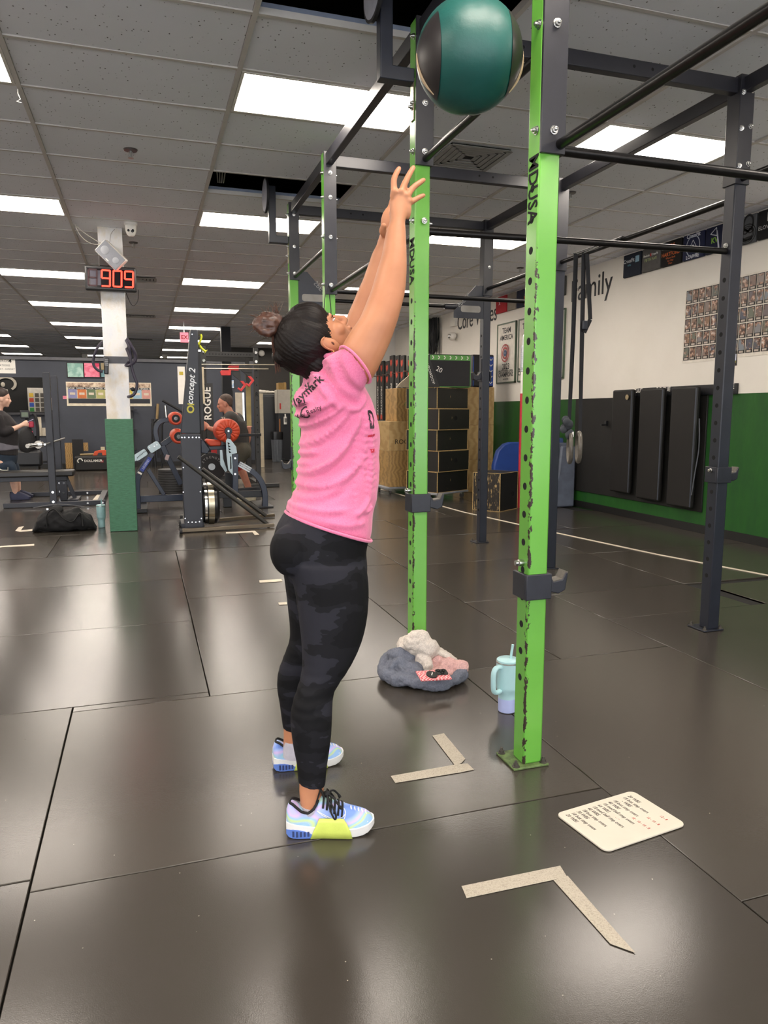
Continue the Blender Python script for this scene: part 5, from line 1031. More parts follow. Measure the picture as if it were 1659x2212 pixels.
# ---- power rack with red-tipped spotter arms
YR = 12.6; t = thing('power_rack', 'black power rack with red catcher arms behind the ski machine', 'power rack', (*gnd(500, 1050)[:2], 0)); rk = pm('rack_black', '232220', .45, 0, .1, 8)
xl, xr = Q(442, 850, YR).x, Q(554, 850, YR).x; zt = Q(500, 758, YR).z
for x in (xl, xr):
    for dy in (0, 1.1):
        u = MB().bb(x - .038, x + .038, YR + dy - .038, YR + dy + .038, .003, zt + (.06 if dy == 0 else 0)).build('upright', rk, t, bevel=.004)
        if dy == 0:
            for k in range(14): MB().cyl((x, YR - .039, .6 + .125 * k), (x, YR - .0375, .6 + .125 * k), .012, n=10).build('rack_hole', holeM, u)
            for z in (zt - .02, zt - .17): MB().cyl((x, YR - .05, z), (x, YR - .038, z), .024, n=12).build('rack_bolt', chrome, u)
            text('R', .09, holeM, u, frame((x, YR - .0395, zt - .72), X, Zv), 'lettering', .0005, bold=.002)
o = MB().bb(xl, xr, YR - .03, YR + .03, zt - .1, zt - .02).build('front_beam', rk, t, bevel=.003)
for k in range(14): x = xl + .1 + (xr - xl - .2) * k / 13; MB().cyl((x, YR - .0315, zt - .06), (x, YR - .0295, zt - .06), .01, n=8).build('rack_hole', holeM, o)
MB().bb(xl, xr, YR + 1.07, YR + 1.13, zt - .1, zt - .02).build('rear_beam', rk, t); MB().bb(xl, xr, YR + 1.07, YR + 1.13, .05, .12).build('rear_base', rk, t); MB().bb(xl - .038, xl + .038, YR, YR + 1.1, .003, .08).build('side_base', rk, t); MB().bb(xr - .038, xr + .038, YR, YR + 1.1, .003, .08).build('side_base', rk, t)
for py, x0, x1 in ((788, 430, 602), (797, 440, 580)): MB().tube([Q(x0, py - 1, YR - .15), Q(x1, py, YR - .15)], .008, 8).build('storage_pin', pm('pin_cream', 'bdb39f', .3, .4), t, smooth=True)
for k, (x0, y0_) in enumerate(((492, 790), (475, 800))):
    d = YR - .08 - .35 * (1 - k) * 0; red = pm('catcher_red', 'c23535', .5); slab([(x0, y0_ + 3), (x0 + 3, y0_), (x0 + 24, y0_), (x0 + 23, y0_ + 11), (x0 + 3, y0_ + 11)], d - .03 * k, .05, 'catcher_pad', red, t); slab([(x0 + 24, y0_), (x0 + 52 - 8 * k, y0_ + 1), (x0 + 53 - 8 * k, y0_ + 24), (x0 + 45, y0_ + 24), (x0 + 28, y0_ + 10)], d - .03 * k + .01, .03, 'catcher_arm', rk, t)
    slab([(x0 + 43, y0_ + 23), (x0 + 50, y0_ + 23), (x0 + 57, y0_ + 32), (x0 + 46, y0_ + 46), (x0 + 38, y0_ + 40), (x0 + 40, y0_ + 37), (x0 + 45, y0_ + 40), (x0 + 51, y0_ + 32)], d - .03 * k, .05, 'catcher_hook', red, t)
a_, b_ = Q(446, 905, YR - .06), Q(459, 828, YR - .06); MB().bb(a_.x, b_.x, YR - .08, YR - .05, a_.z - 1.0, b_.z).build('banner_plate', rk, t); text('ROGUE', .16, white_paint, t, frame((Q(449, 872, YR - .09).x, YR - .082, Q(449, 872, YR).z), Zv, -X), 'banner_lettering', .0008, bold=.003)
a_, b_ = Q(434, 872, YR - .1), Q(440, 793, YR - .1); MB().bb(a_.x, b_.x, YR - .12, YR - .1, a_.z, b_.z).build('wood_strip', pm('strip_cream', 'c2b49a', .5), t)
a_, b_ = Q(533, 920, YR + .3), Q(541, 832, YR + .3); MB().bb(a_.x, b_.x, YR + .28, YR + .3, a_.z, b_.z).build('height_scale', pm('scale_tan', 'a2915f', .6), t)
b1 = Q(545, 1058, YR); MB().bb(b1.x - .15, b1.x + .45, YR - .12, YR - .04, .003, .06).build('front_foot', rk, t, bevel=.004)
# barbell across the catchers
p, q = Q(528, 941, YR - .065), Q(563, 938, YR - .065); t = thing('barbell', 'barbell end with chrome sleeve resting on the rack beside the man', 'barbell', (p + q) / 2); MB().tube([p, q], .025, 12).build('sleeve', chrome, t, smooth=True); MB().tube([p - (q - p) * .5, p], .015, 10).build('shaft', steel, t, smooth=True)
# ---- bumper plates
bump = pm('bumper_black', '2a2a2b', .55, 0, .1, 10); 
def disc(name, c, r, th, axis, lab, grp, m=bump, word=None, cat='weight plate'):
    R = {'y': Matrix.Rotation(math.pi / 2, 3, 'X'), 'z': Matrix.Identity(3)}[axis]; t = thing(name, lab, cat, c, 0, grp)
    mb = MB(); mb.lathe([(.03, -th / 2), (r * .45, -th / 2), (r * .5, -th * .36), (r * .8, -th * .36), (r * .86, -th / 2), (r, -th * .45), (r, th * .45), (r * .86, th / 2), (r * .5, th * .36), (.03, th / 2)], c=c, M=R, n=36); mb.build('plate', m, t, smooth=True)
    mb = MB(); mb.lathe([(.024, -th / 2 - .004), (.05, -th / 2 - .004), (.05, th / 2 + .004), (.024, th / 2 + .004)], c=c, M=R, n=24); mb.build('hub', steel, t, smooth=True)
    if word:
        for k, s in enumerate(word): an = math.radians(-60 + 120 * k / (len(word) - 1)); text(s, .05, pm('plate_grey', '9a9a98', .6), t, frame(Vector(c) + Vector((math.sin(an) * r * .68, -th * .5, math.cos(an) * r * .68)), (math.cos(an), 0, -math.sin(an)), (math.sin(an), 0, math.cos(an))), 'lettering', .001, bold=.001)
    return t
c = Q(457, 1008, 11.2); disc('bumper_plate', c, .21, .075, 'y', 'large grey bumper plate standing on a peg behind the flywheel', 'bumper plates', word='STRENGTH'); MB().cyl(c - Y * .05, c + Y * .9, .023, n=12).build('peg', steel, bpy.data.objects['bumper_plate'])
pr = thing('plate_tree', 'black plate storage frame behind the two benches', 'plate rack', (c.x, 11.6, 0)); MB().bb(c.x - .04, c.x + .04, 11.5, 11.58, .003, c.z + .35).build('post', rk, pr, bevel=.004); MB().bb(c.x - .35, c.x + .35, 11.3, 11.8, .003, .05).build('base', rk, pr, bevel=.004); MB().bb(c.x + .02, c.x + .1, 11.35, 11.42, c.z + .1, c.z + .3).build('flag_tab', pm('catcher_red', 'c23535', .5), pr)
c = Q(376, 1064, 12.1); n_ = 10
for k in range(n_): disc('stacked_plate', (c.x, 12.1, .022 + .0375 * k), .235, .036, 'z', 'flat black plate, %s of the round stack behind the pale blue adjusters' % ('bottom', 'second from bottom', 'third from bottom', 'fourth from bottom', 'fifth from bottom', 'fifth from top', 'fourth from top', 'third from top', 'second from top', 'topmost')[k], 'plates in the round stack')
# bars and hooks on the far wall (storage)
t = thing('bar_rack', 'wall rack of black bars and hooks on the far wall', 'bar rack', fpt(330, 960)); 
for px in (284, 338): a_, b_ = fpt(px + (0), 878), fpt(px + 3, 1000); MB().bb(a_.x - .03, a_.x + .03, YF - .05, YF - .001, 0.2, a_.z).build('rack_strip', blk, t)
for py in (885, 928, 969): p = fpt(284, py); MB().bb(p.x - .05, p.x + .12, YF - .25, YF - .05, p.z - .015, p.z + .015).build('rack_hook', blk, t)
yb = YF - .6
for px0, py0_, px1, py1_, m_, lab in ((341, 872, 339, 905, pm('wood_bar', '8a7550', .5), 'short wooden bar standing by the far wall'), (357, 876, 360, 906, chrome, 'short silver bar standing by the far wall'), (351, 865, 395, 890, rubber, 'slanting black bar propped behind the orange rollers'), (330, 905, 336, 1014, blk, 'thin black bar leaning on the far wall')):
    tt = thing('training_bar', lab, 'bar', Q(px1, py1_, yb), 0, 'bars by the far wall'); MB().tube([Q(px0, py0_, yb), Q(px1, py1_, yb)], .03, 10).build('shaft', m_, tt, smooth=True); 
    if m_ is not rubber and m_ is not blk: MB().tube([Q(px1, py1_, yb), Q(px1 - 10, py1_ + 10, yb), Q(px1 - 10, 1014, yb)], .025, 8).build('stand', blk, tt)
    elif m_ is rubber: MB().tube([Q(395, 890, yb), Q(400, 1013, yb)], .03, 8).build('stand', blk, tt)
# ---- bench press station
YL, YR2 = 10.75, 12.15; t = thing('bench_press', 'black flat bench station with two tall uprights beside the duffel bag', 'weight bench', (*gnd(110, 1092)[:2], 0)); bp = pm('bench_navy_black', '20222b', .4, 0, .1, 8)
for px, pt, Yq in ((108, 805, YL), (124, 812, YR2)):
    x = Q(px, 950, Yq).x; u = MB().bb(x - .043, x + .043, Yq - .04, Yq + .04, .03, Q(px, pt, Yq).z).build('upright', bp, t, bevel=.004)
    for z in (.07, .2): MB().cyl((x, Yq - .05, z), (x, Yq - .04, z), .017, n=12).build('upright_bolt', chrome, u)
    MB().bb(Q(8, 1100, YL).x if Yq == YL else Q(38, 1075, Yq).x, Q(228, 1080, Yq).x, Yq - .03, Yq + .03, .003, .065).build('base_rail', bp, t, bevel=.004)
    for px2 in (190, 222): q = Q(px2, 1085, Yq); MB().cyl((q.x, Yq - .036, .035), (q.x, Yq - .03, .035), .014, n=10).build('rail_bolt', chrome, t)
xe = Q(222, 1075, 11.4).x; MB().bb(xe - .04, xe + .04, YL, YR2, .003, .065).build('end_rail', bp, t, bevel=.004)
xl_, xr_ = Q(-60, 1030, 11.35).x, Q(160, 1030, 11.35).x; zp = Q(100, 1018, 11.25).z
MB().bb(xl_, xr_, 11.3, 11.62, zp - .085, zp).build('pad', pm('bench_vinyl', '23211f', .35, 0, .1, 4), t, bevel=.02); MB().bb(xl_, xr_ - .1, 11.4, 11.52, zp - .15, zp - .086).build('pad_beam', bp, t, bevel=.004)
xs = Q(137, 1060, 11.4).x; MB().bb(xs - .05, xs + .05, 11.41, 11.51, .003, zp - .15).build('centre_post', bp, t, bevel=.004)
for py in (1045, 1066): q = Q(136, py, 11.3); MB().cyl((q.x, 11.4, q.z), (q.x, 11.41, q.z), .017, n=10).build('post_bolt', chrome, t)
MB().beam((xr_ - .12, 11.46, zp - .1), (Q(162, 1085, 11.4).x, 11.46, .03), .07, .05).build('rear_leg', bp, t, bevel=.004); q = Q(163, 1086, 11.4); MB().bb(q.x - .09, q.x + .06, 11.2, 11.7, .003, .04).build('rear_foot', bp, t, bevel=.004)
pz = Q(80, 957, YL).z; xq = Q(108, 957, YL).x; bb_ = thing('olympic_bar', 'barbell on the bench uprights with a chrome sleeve end', 'barbell', (xq, YL, pz)); MB().cyl((xq + .0, YL - .55, pz), (xq - .0, YL + 1.9, pz), .014, n=12).build('shaft', steel, bb_, smooth=True); MB().cyl((xq - .16, YL - .85, pz - .005), (xq - .06, YL - .5, pz), .026, n=14).build('sleeve', chrome, bb_, smooth=True); MB().cyl((xq - .075, YL - .56, pz), (xq - .06, YL - .5, pz), .05, n=18).build('collar', chrome, bb_, smooth=True)
# ---- clutter before the office opening
yc_ = 16.2; t = thing('exercise_bike', 'dark exercise bike with a small monitor beside the woman at the back', 'exercise bike', (*gnd(70, 1025)[:2], 0)); k = rubber
c = Q(54, 895, yc_); MB().box(c, (.17, .05, .16)).build('monitor', blk, t, bevel=.01); MB().box(c + Vector((0, -.028, -.005)), (.12, .006, .09)).build('monitor_screen', pm('lcd_green', '5d6b55', .3), t); MB().tube([c, c + Vector((.12, .1, -.5)), Q(70, 960, yc_)], .03, 8).build('mast', blk, t)
MB().tube(curve_pts([Q(72, 893, yc_), Q(78, 905, yc_), Q(82, 940, yc_), Q(78, 1000, yc_)], 5), .03, 8).build('handlebar', blk, t, smooth=True)
MB().ell(Q(58, 955, yc_), (.16, .14, .3)).build('flywheel_guard', k, t, smooth=True); MB().box(Q(68, 917, yc_), (.09, .08, .12)).build('grip_red', pm('grip_red', 'a8304a', .5), t, bevel=.02); MB().box(Q(66, 934, yc_), (.09, .06, .06)).build('grip_red', pm('grip_red', 'a8304a', .5), t, bevel=.02)
MB().box(Q(62, 990, yc_), (.5, .2, .32)).build('lower_frame', blk, t, bevel=.05); MB().bb(Q(40, 1010, yc_).x, Q(95, 1010, yc_).x, yc_ - .2, yc_ + .2, .003, .08).build('base', blk, t, bevel=.01)
ys2 = 16.9; t = thing('supply_shelf', 'dark shelf unit with paper rolls by the office opening', 'shelf', (*gnd(92, 1020)[:2], 0)); a_, b_ = Q(76, 942, ys2), Q(101, 942, ys2)
for z in (.25, .6, a_.z): MB().bb(a_.x, b_.x, ys2, ys2 + .35, z - .03, z).build('shelf_board', blk, t)
for x in (a_.x, b_.x): MB().bb(x - .02, x + .02, ys2, ys2 + .35, .003, a_.z).build('shelf_side', blk, t)
for px0, px1, py, lab in ((79, 88, 901, 'tall cream paper roll on the dark shelf'), (89, 98, 924, 'shorter white roll beside the tall one')):
    a_, b_ = Q(px0, py, ys2 + .1), Q(px1, py, ys2 + .1); z0 = Q(84, 942, ys2).z; tt = thing('paper_roll', lab, 'paper roll', ((a_.x + b_.x) / 2, ys2 + .15, z0), 0, 'paper rolls'); MB().cyl(((a_.x + b_.x) / 2, ys2 + .15, z0 + .001), ((a_.x + b_.x) / 2, ys2 + .15, a_.z), (b_.x - a_.x) / 2, n=20).build('roll', pm('roll_cream', 'cfc6b4', .8), tt, smooth=True)
# black case, wooden boards, orange tool
yq = 17.3; a_, b_ = Q(162, 1018, yq), Q(236, 985, yq); t = thing('long_case', 'long black case with a white swirl mark on the floor by the pillar', 'case', ((a_.x + b_.x) / 2, yq, 0)); MB().bb(a_.x, b_.x, yq, yq + .4, .003, b_.z).build('body', pm('case_black', '1b1a1a', .6, 0, .15, 4), t, bevel=.03)
c = Q(173, 996, yq - .01); mb = MB(); mb.tube(curve_pts([c + Vector((math.cos(a) * .05, 0, math.sin(a) * .05)) for a in (0, 1, 2, 3, 4)], 5), .012, 6); mb.build('swirl_mark', paper, t); text('swoosh'.replace('swoosh', 'DOLLAMUR'), .07, paper, t, frame(c + Vector((.27, -.002, 0)), X, Zv), 'lettering', .001, bold=.002); MB().bb(Q(217, 1000, yq).x, Q(224, 1000, yq).x, yq - .002, yq, Q(220, 999, yq).z, Q(220, 994, yq).z).build('red_tag', pm('tag_red', '8c2c35', .6), t)
t = thing('osb_board', 'chipboard panels with a black mat leaning on the far wall', 'board', fpt(166, 1010)); a_, b_ = fpt(143, 1010, .3), fpt(190, 956, .3)
MB().bb(a_.x, a_.x + .17, YF - .34, YF - .3, .003, b_.z).build('board', m_ply('osb', '8a6a3c', 'b08d57', 8), t); MB().bb(b_.x - .1, b_.x, YF - .34, YF - .3, .4, b_.z).build('board', m_ply('osb', '8a6a3c', 'b08d57', 8), t); MB().bb(a_.x + .16, b_.x - .1, YF - .38, YF - .34, .003, b_.z + .08).build('black_mat', rubber, t)
p = Q(217, 980, yq + .1); z = b_.z * 0 + Q(190, 985, yq).z; t = thing('hand_saw', 'orange plastic tool with a wooden handle lying on the black case', 'tool', (p.x, yq + .15, z)); MB().prism([(-.14, .0), (-.1, .09), (.0, .12), (.14, .12), (.14, .0), (.06, .0), (.05, .06), (-.02, .06), (-.05, .0)], (p.x - .02, yq + .1, z + .002), X, Zv, .04).build('frame', pm('tool_orange', 'd0502a', .5), t, bevel=.006); MB().cyl((p.x - .42, yq + .1, z + .025), (p.x - .14, yq + .1, z + .03), .022, n=10).build('handle', pm('wood_bar', '8a7550', .5), t, smooth=True)
# ---- corner by the hall
yt = 18.6; p = gnd(601, 998); t = thing('trash_can', 'tall grey rubbish bin with a black liner far behind the athlete', 'trash can', (p.x, p.y, 0)); a_, b_ = Q(588, 930, p.y), Q(613, 998, p.y); w = (b_.x - a_.x) / 2; H = Q(600, 948, p.y).z
mb = MB(); rr = lambda s, z: [(p.x + x * s, p.y + .14 + y * s, z) for x, y in rrect(w * 2, .28, .06)]; mb.loft([rr(.82, .003), rr(.98, H - .02), rr(1.0, H)]); mb.build('bin', pm('bin_grey', '54585e', .5), t, smooth=True)
mb = MB(); mb.loft([rr(1.03, H - .02), rr(1.06, H + .12), rr(1.02, H + .18), rr(.9, H + .17)]); mb.build('liner', pm('liner_black', '131314', .25, 0, .1, 6, .6, 18), t, smooth=True); MB().bb(p.x - .05, p.x + .01, p.y - .012, p.y + .004, .05, H - .03).build('rib', pm('bin_grey', '54585e', .5), t)
def tall_box(name, px0, px1, pt, pb, Yq, d, m, lab, cat, grounded=True, parts=None):
    a_, b_ = Q(px0, pb, Yq), Q(px1, pt, Yq); t = thing(name, lab, cat, ((a_.x + b_.x) / 2, Yq, 0 if grounded else a_.z)); MB().bb(a_.x, b_.x, Yq, Yq + d, .003 if grounded else a_.z, b_.z).build('body', m, t, bevel=.01); return t, a_, b_
t, a_, b_ = tall_box('storage_locker', 563, 599, 852, 980, 20.2, .5, pm('locker_grey', '3a3c40', .4, 0, .08, 3), 'tall dark grey locker behind the rubbish bin', 'locker'); MB().bb(a_.x + .03, b_.x - .03, 20.18, 20.2, .1, b_.z - .05).build('door', pm('locker_grey', '3a3c40', .4), t, bevel=.004)
q = Q(575, 846, 20.3); tt = thing('towel_heap', 'heap of pale cloths on top of the locker', 'cloths', (q.x, 20.4, b_.z)); mb = MB()
for k in range(8): mb.ell((q.x - .12 + .05 * k + random.uniform(-.03, .03), 20.4, b_.z + .05), (.09, .1, .055 * (1.5 - k / 8)), Matrix.Rotation(random.uniform(-.4, .4), 3, 'Y'), 10, 6)
blob(mb, 'cloth', pm('cloth_pale', '9c978e', .9, 0, .3, 20, .5, 60), tt, .02, 2)
t, a_, b_ = tall_box('hall_cabinet', 604, 650, 893, 995, 19.4, .5, pm('cabinet_black', '16171c', .4), 'low black cabinet under the white cabinet in the hall', 'cabinet'); zc1 = b_.z
t, a_, b_ = tall_box('white_cabinet', 600, 650, 842, 893, 19.4, .45, pm('cabinet_cream', 'bdb6a9', .5, 0, .06), 'scuffed white cabinet standing on the black cabinet in the hall', 'cabinet', False); MB().bb(Q(604, 882, 19.4).x, Q(607, 882, 19.4).x, 19.39, 19.4, Q(604, 884, 19.4).z, Q(604, 871, 19.4).z).build('red_print', red_ink, t); MB().bb(a_.x + .0, a_.x + .012, 19.385, 19.4, a_.z, b_.z).build('door_edge_shade', pm('cabinet_shadow', '8a8377', .6), t)  # strip along the door edge painted in the cabinet's shaded tone
q = Q(607, 842, 19.5); tt = thing('cardboard_box', 'small tan cardboard box on top of the white cabinet', 'box', (q.x, 19.6, b_.z)); MB().bb(Q(601, 840, 19.5).x, Q(618, 840, 19.5).x, 19.45, 19.8, b_.z + .001, Q(607, 827, 19.5).z).build('carton', pm('carton', 'a8864d', .7), tt, bevel=.006); MB().bb(Q(612, 840, 19.5).x, Q(617, 840, 19.5).x, 19.43, 19.45, b_.z + .01, Q(607, 826, 19.5).z).build('flap', pm('carton_lit', 'b8955a', .7), tt)  # flap painted in a lighter, lit tone of the carton
q = Q(617, 905, 19.312); tt = thing('soap_dispenser', 'white pump dispenser hanging before the black cabinet', 'dispenser', q); MB().cyl(q + Vector((0, .04, -.14)), q + Vector((0, .04, .06)), .045, n=16).build('bottle', paper, tt, smooth=True); MB().cyl(q + Vector((0, .04, .06)), q + Vector((0, .04, .13)), .02, n=10).build('pump', paper, tt, smooth=True); MB().bb(q.x - .03, q.x + .03, q.y + .06, 19.401, q.z - .12, q.z).build('wall_clip', paper, tt); MB().cyl(q + Vector((0, -.002, -.08)), q + Vector((0, -.002, .02)), .03, n=12).build('label_band', pm('dispenser_grey', '6d6a66', .6), tt)
a_, b_ = Q(511, 960, 17.9), Q(526, 848, 17.9); tt = thing('whiteboard', 'tall cream whiteboard leaning behind the man', 'whiteboard', ((a_.x + b_.x) / 2, 17.9, 0)); MB().bb(a_.x, b_.x, 17.9, 17.93, .003, b_.z).build('board', pm('board_cream', 'b9b0a0', .5), tt); MB().bb(b_.x - .03, b_.x + .01, 17.88, 17.93, .5, b_.z).build('edge', chrome, tt)
a_, b_ = Q(564, 1000, 17.2), Q(567, 850, 17.2); tt = thing('yard_pole', 'pale wooden pole leaning by the rack upright', 'pole', (a_.x, 17.2, 0)); MB().bb(a_.x, b_.x + .01, 17.2, 17.23, .003, b_.z).build('pole', pm('strip_cream', 'c2b49a', .5), tt)
a_ = Q(607, 930, 19.2); tt = thing('broom_handle', 'orange-brown broom handle standing by the hall cabinet', 'broom', (a_.x, 19.36, 0)); MB().cyl((a_.x, 19.36, .02), (a_.x, 19.36, Q(606, 905, 19.2).z), .018, n=8).build('handle', pm('broom_wood', 'a0693c', .5), tt); MB().bb(a_.x - .12, a_.x + .12, 19.33, 19.385, .003, .06).build('head', blk, tt)
# ================================================================== ON THE FLOOR NEARBY
# ---- tape marks
t = NT('worn_masking_tape'); g = t.n('ShaderNodeNewGeometry').outputs['Position']; n = t.noise(260, 4, .7, g); t.col(t.ramp(n, [(.3, lin('857d70')), (.48, lin('aca394')), (.7, lin('b7ae9f'))])); t.set(.7); tapeM = t.m; lineM = pm('floor_line_white', 'c9bfae', .6, 0, .15, 8)
def tape(name, polys, lab, m=tapeM, grp='tape corner marks'):
    pts = [gnd(*p) for poly in polys for p in poly]; c = sum(pts, Vector()) / len(pts); t = thing(name, lab, 'tape mark', (c.x, c.y, 0), 0, grp)
    for k, poly in enumerate(polys):
        P = [gnd(*p) for p in poly]; MB().prism([(p.x, p.y) for p in P], (0, 0, .0012 + .0006 * k), X, Y, .0008).build('tape_strip', m, t)
tape('tape_corner', [[(997, 1915), (1008, 1941), (1193, 1902), (1225, 1895), (1210, 1871)], [(1196, 1903), (1226, 1893), (1335, 2018), (1373, 2060), (1318, 2040)]], 'nearest worn tape corner on the floor, before the whiteboard')
tape('tape_corner', [[(844, 1677), (854, 1692), (995, 1669), (1024, 1663), (1010, 1650), (985, 1652)], [(934, 1590), (959, 1585), (1005, 1640), (998, 1648), (984, 1656)]], 'torn tape corner on the floor left of the nearest upright base')
tape('tape_corner', [[(-30, 1184), (-30, 1188), (8, 1182), (74, 1179), (74, 1175), (0, 1180)]], 'thin tape line at the frame edge before the duffel bag', lineM)
tape('tape_corner', [[(33, 1147), (70, 1143), (70, 1147), (44, 1149)], [(40, 1139), (52, 1137), (44, 1147), (33, 1147)]], 'tape corner showing left of the duffel bag', lineM); tape('tape_corner', [[(488, 1150), (543, 1147), (546, 1150), (488, 1153)], [(543, 1147), (551, 1147), (560, 1155), (550, 1156)]], 'tape corner beside the ski machine rail', lineM)
tape('tape_corner', [[(560, 1254), (608, 1251), (610, 1256), (561, 1259)]], 'short tape piece just behind the athlete', lineM); tape('tape_corner', [[(601, 1302), (620, 1301), (620, 1306), (603, 1307)]], 'tiny tape piece by the athlete', lineM); tape('tape_corner', [[(200, 1080), (212, 1066), (225, 1066), (214, 1080)]], 'tape piece by the bench end rail', lineM)
pts = [gnd(x, y) for x, y in ((790, 1047), (815, 1055), (1000, 1106), (1210, 1153), (1420, 1198), (1659, 1243), (1800, 1268))]; t = thing('floor_line', 'long white line on the floor running along the green wall', 'floor line', (4.1, 6.6, 0)); mb = MB(); rr = []
for i, p in enumerate(pts):
    d = (pts[min(i + 1, 6)] - pts[max(i - 1, 0)]).normalized(); s = Vector((-d.y, d.x, 0)) * .022; rr.append([p + s + Zv * .0005, p - s + Zv * .0005, p - s + Zv * .002, p + s + Zv * .002])
mb.loft(rr); mb.build('line', lineM, t)
# ---- hand-written whiteboard
A, B, C_, D = gnd(1205, 1762), gnd(1372, 1713), gnd(1470, 1785), gnd(1310, 1841); c = (A + B + C_ + D) / 4; ux = ((B - A) + (C_ - D)).normalized(); L1 = ((B - A).length + (C_ - D).length) / 2; uy = Vector((-ux.y, ux.x, 0)); L2 = ((B - C_).length + (A - D).length) / 2
t = thing('dry_erase_board', 'cream dry-erase board with a handwritten workout on the floor', 'whiteboard', (c.x, c.y, 0)); MB().prism(rrect(L1 + .012, L2 + .012, .022, 6), (c.x, c.y, .004), ux, uy, .006).build('board', pm('board_ivory', 'cbc3b4', .45, 0, .03), t, bevel=.0015)
tx, ty = -uy, ux   # the writing runs towards the camera
rows = ['20 WBS', '18 box step overs', '- WBS', '18 box step overs', '40 WBS', '18 med ball step overs', '66 WBS', '18 med ball step overs', '40 WBS', '18 box step overs', '30 WBS', '18 box step overs', '20 WBS']
mk = pm('marker_black', '2c2a2a', .6)
for i, s in enumerate(rows):
    f = L1 * (.40 - .069 * i); st = L2 * (.43 if not s.startswith('-') else .36)
    text(s, .0195, mk, t, frame(c + ty * f + (-tx) * st + Zv * .0073, tx, ty), 'handwriting', .0002, align='LEFT', shear=.18, sx=.74)
for f, o, s in ((.40, -.20, '12 - 8'), (.262, -.14, '12 - 10 - 8'), (.124, -.05, '12 - 10 - 10 - 8'), (-.014, .06, '. . -')): text(s, .0145, pm('marker_red', 'b0403a', .6), t, frame(c + ty * (L1 * f) - tx * (L2 * o) + Zv * .0073, tx, ty), 'handwriting', .0002, align='LEFT', sx=.8)
# ---- tumbler with handle behind the nearest upright
def tumbler(c, H, r, handle, cols, lab, straw_dx=.012):
    t = thing('tumbler', lab, 'tumbler', c); c = Vector(c)
    mb = MB(); mb.lathe([(0, .002), (r * .78, .002), (r * .8, .012), (r * .8, H * .24), (r * .8, H * .26)], c=c, n=32); mb.build('base_boot', cols[1], t, smooth=True)
    mb = MB(); mb.lathe([(r * .78, H * .26), (r * .8, H * .3), (r * .82, H * .38), (r * .97, H * .43), (r, H * .48), (r * 1.02, H * .93), (r * .9, H * .93)], c=c, n=32); mb.build('body', cols[0], t, smooth=True)
    mb = MB(); mb.lathe([(r * .98, H * .925), (r * 1.03, H * .93), (r * 1.03, H * .955), (r * .98, H * .96)], c=c, n=32); mb.build('steel_rim', steel, t, smooth=True)
    mb = MB(); mb.lathe([(0, H * .95), (r * 1.0, H * .95), (r * 1.0, H * .985), (r * .9, H), (0, H)], c=c, n=32); mb.build('lid', cols[0], t, smooth=True)
    MB().tube([c + Vector((straw_dx, 0, H * .98)), c + Vector((straw_dx * 1.8, 0, H * 1.26))], .0055, 10).build('straw', cols[0], t, smooth=True)
    if handle: 
        d = Vector((-.93, -.36, 0)); P = [c + d * (r * .95) + Zv * (H * .88), c + d * (r * 1.55) + Zv * (H * .885), c + d * (r * 1.85) + Zv * (H * .80), c + d * (r * 1.88) + Zv * (H * .62), c + d * (r * 1.8) + Zv * (H * .47), c + d * (r * 1.5) + Zv * (H * .42), c + d * (r * .95) + Zv * (H * .43)]
        MB().tube(curve_pts(P, 5), .0125, 10, flat=.7).build('handle', cols[0], t, smooth=True)
mint = pm('mint_plastic', 'a9cfd4', .35, 0, .03); lilac = pm('lilac_base', 'a9b3df', .4, 0, .03)
b = gnd(1100, 1541); H = ony(1100, 1428, b.y).z; tumbler((b.x + .004, b.y + .03, 0), H, .047, True, (mint, lilac), 'pale mint handled tumbler with a straw behind the nearest upright')
b = gnd(220, 1139); tumbler((b.x, b.y, 0), ony(220, 1090, b.y).z, .047, False, (pm('aqua_cup', '8fb3b5', .35), pm('aqua_cup', '8fb3b5', .35)), 'small pale aqua tumbler beside the green pillar base', .006)
# ---- duffel bag
b0 = gnd(138, 1150); L = (gnd(207, 1140) - gnd(68, 1148)).length; c = Vector((b0.x, b0.y + .16, 0)); t = thing('duffel_bag', 'black duffel bag slumped on the floor left of the green pillar', 'duffel bag', (c.x, c.y, 0)); mb = MB(); rr = []
for i in range(15):
    u = i / 14; x = c.x + (u - .5) * L; pr = min(1, (math.sin(math.pi * min(1, max(0, u))) ** .35)); hh = (.27 + .03 * math.sin(u * 9) - .04 * u + .02 * math.cos(u * 17)) * pr; ww = .17 * (.6 + .4 * pr)
    rr.append([(x + (hh * .12 if u < .5 else -hh * .12) * (math.sin(a) > .5), c.y + ww * math.copysign(abs(math.cos(a)) ** .8, math.cos(a)), max(.004, hh * .5 + hh * .5 * math.copysign(abs(math.sin(a)) ** .8, math.sin(a)))) for a in [2 * math.pi * j / 20 for j in range(20)]])
mb.loft(rr)
def crumple(me, amp=.012, sc=9, seed=0):
    displace(me, lambda p: amp * noise.fractal(p * sc + Vector((seed, 0, 0)), .7, 2.0, 3))
    for v in me.vertices:
        if v.co.z < .003: v.co.z = .003
blob(mb, 'body', black_cloth, t, .012, 3, .5, lambda m: crumple(m, .02, 7))
for dy in (-.12,):
    P = [(c.x - .16, c.y - .17, .06), (c.x - .15, c.y - .175, .2), (c.x - .08, c.y - .15, .245), (c.x + .02, c.y - .2, .14), (c.x + .1, c.y - .19, .12), (c.x + .17, c.y - .17, .2), (c.x + .19, c.y - .18, .06)]; MB().tube(curve_pts(P, 6), .018, 8, flat=.3).build('strap', pm('bag_strap', '19191b', .8), t, smooth=True)
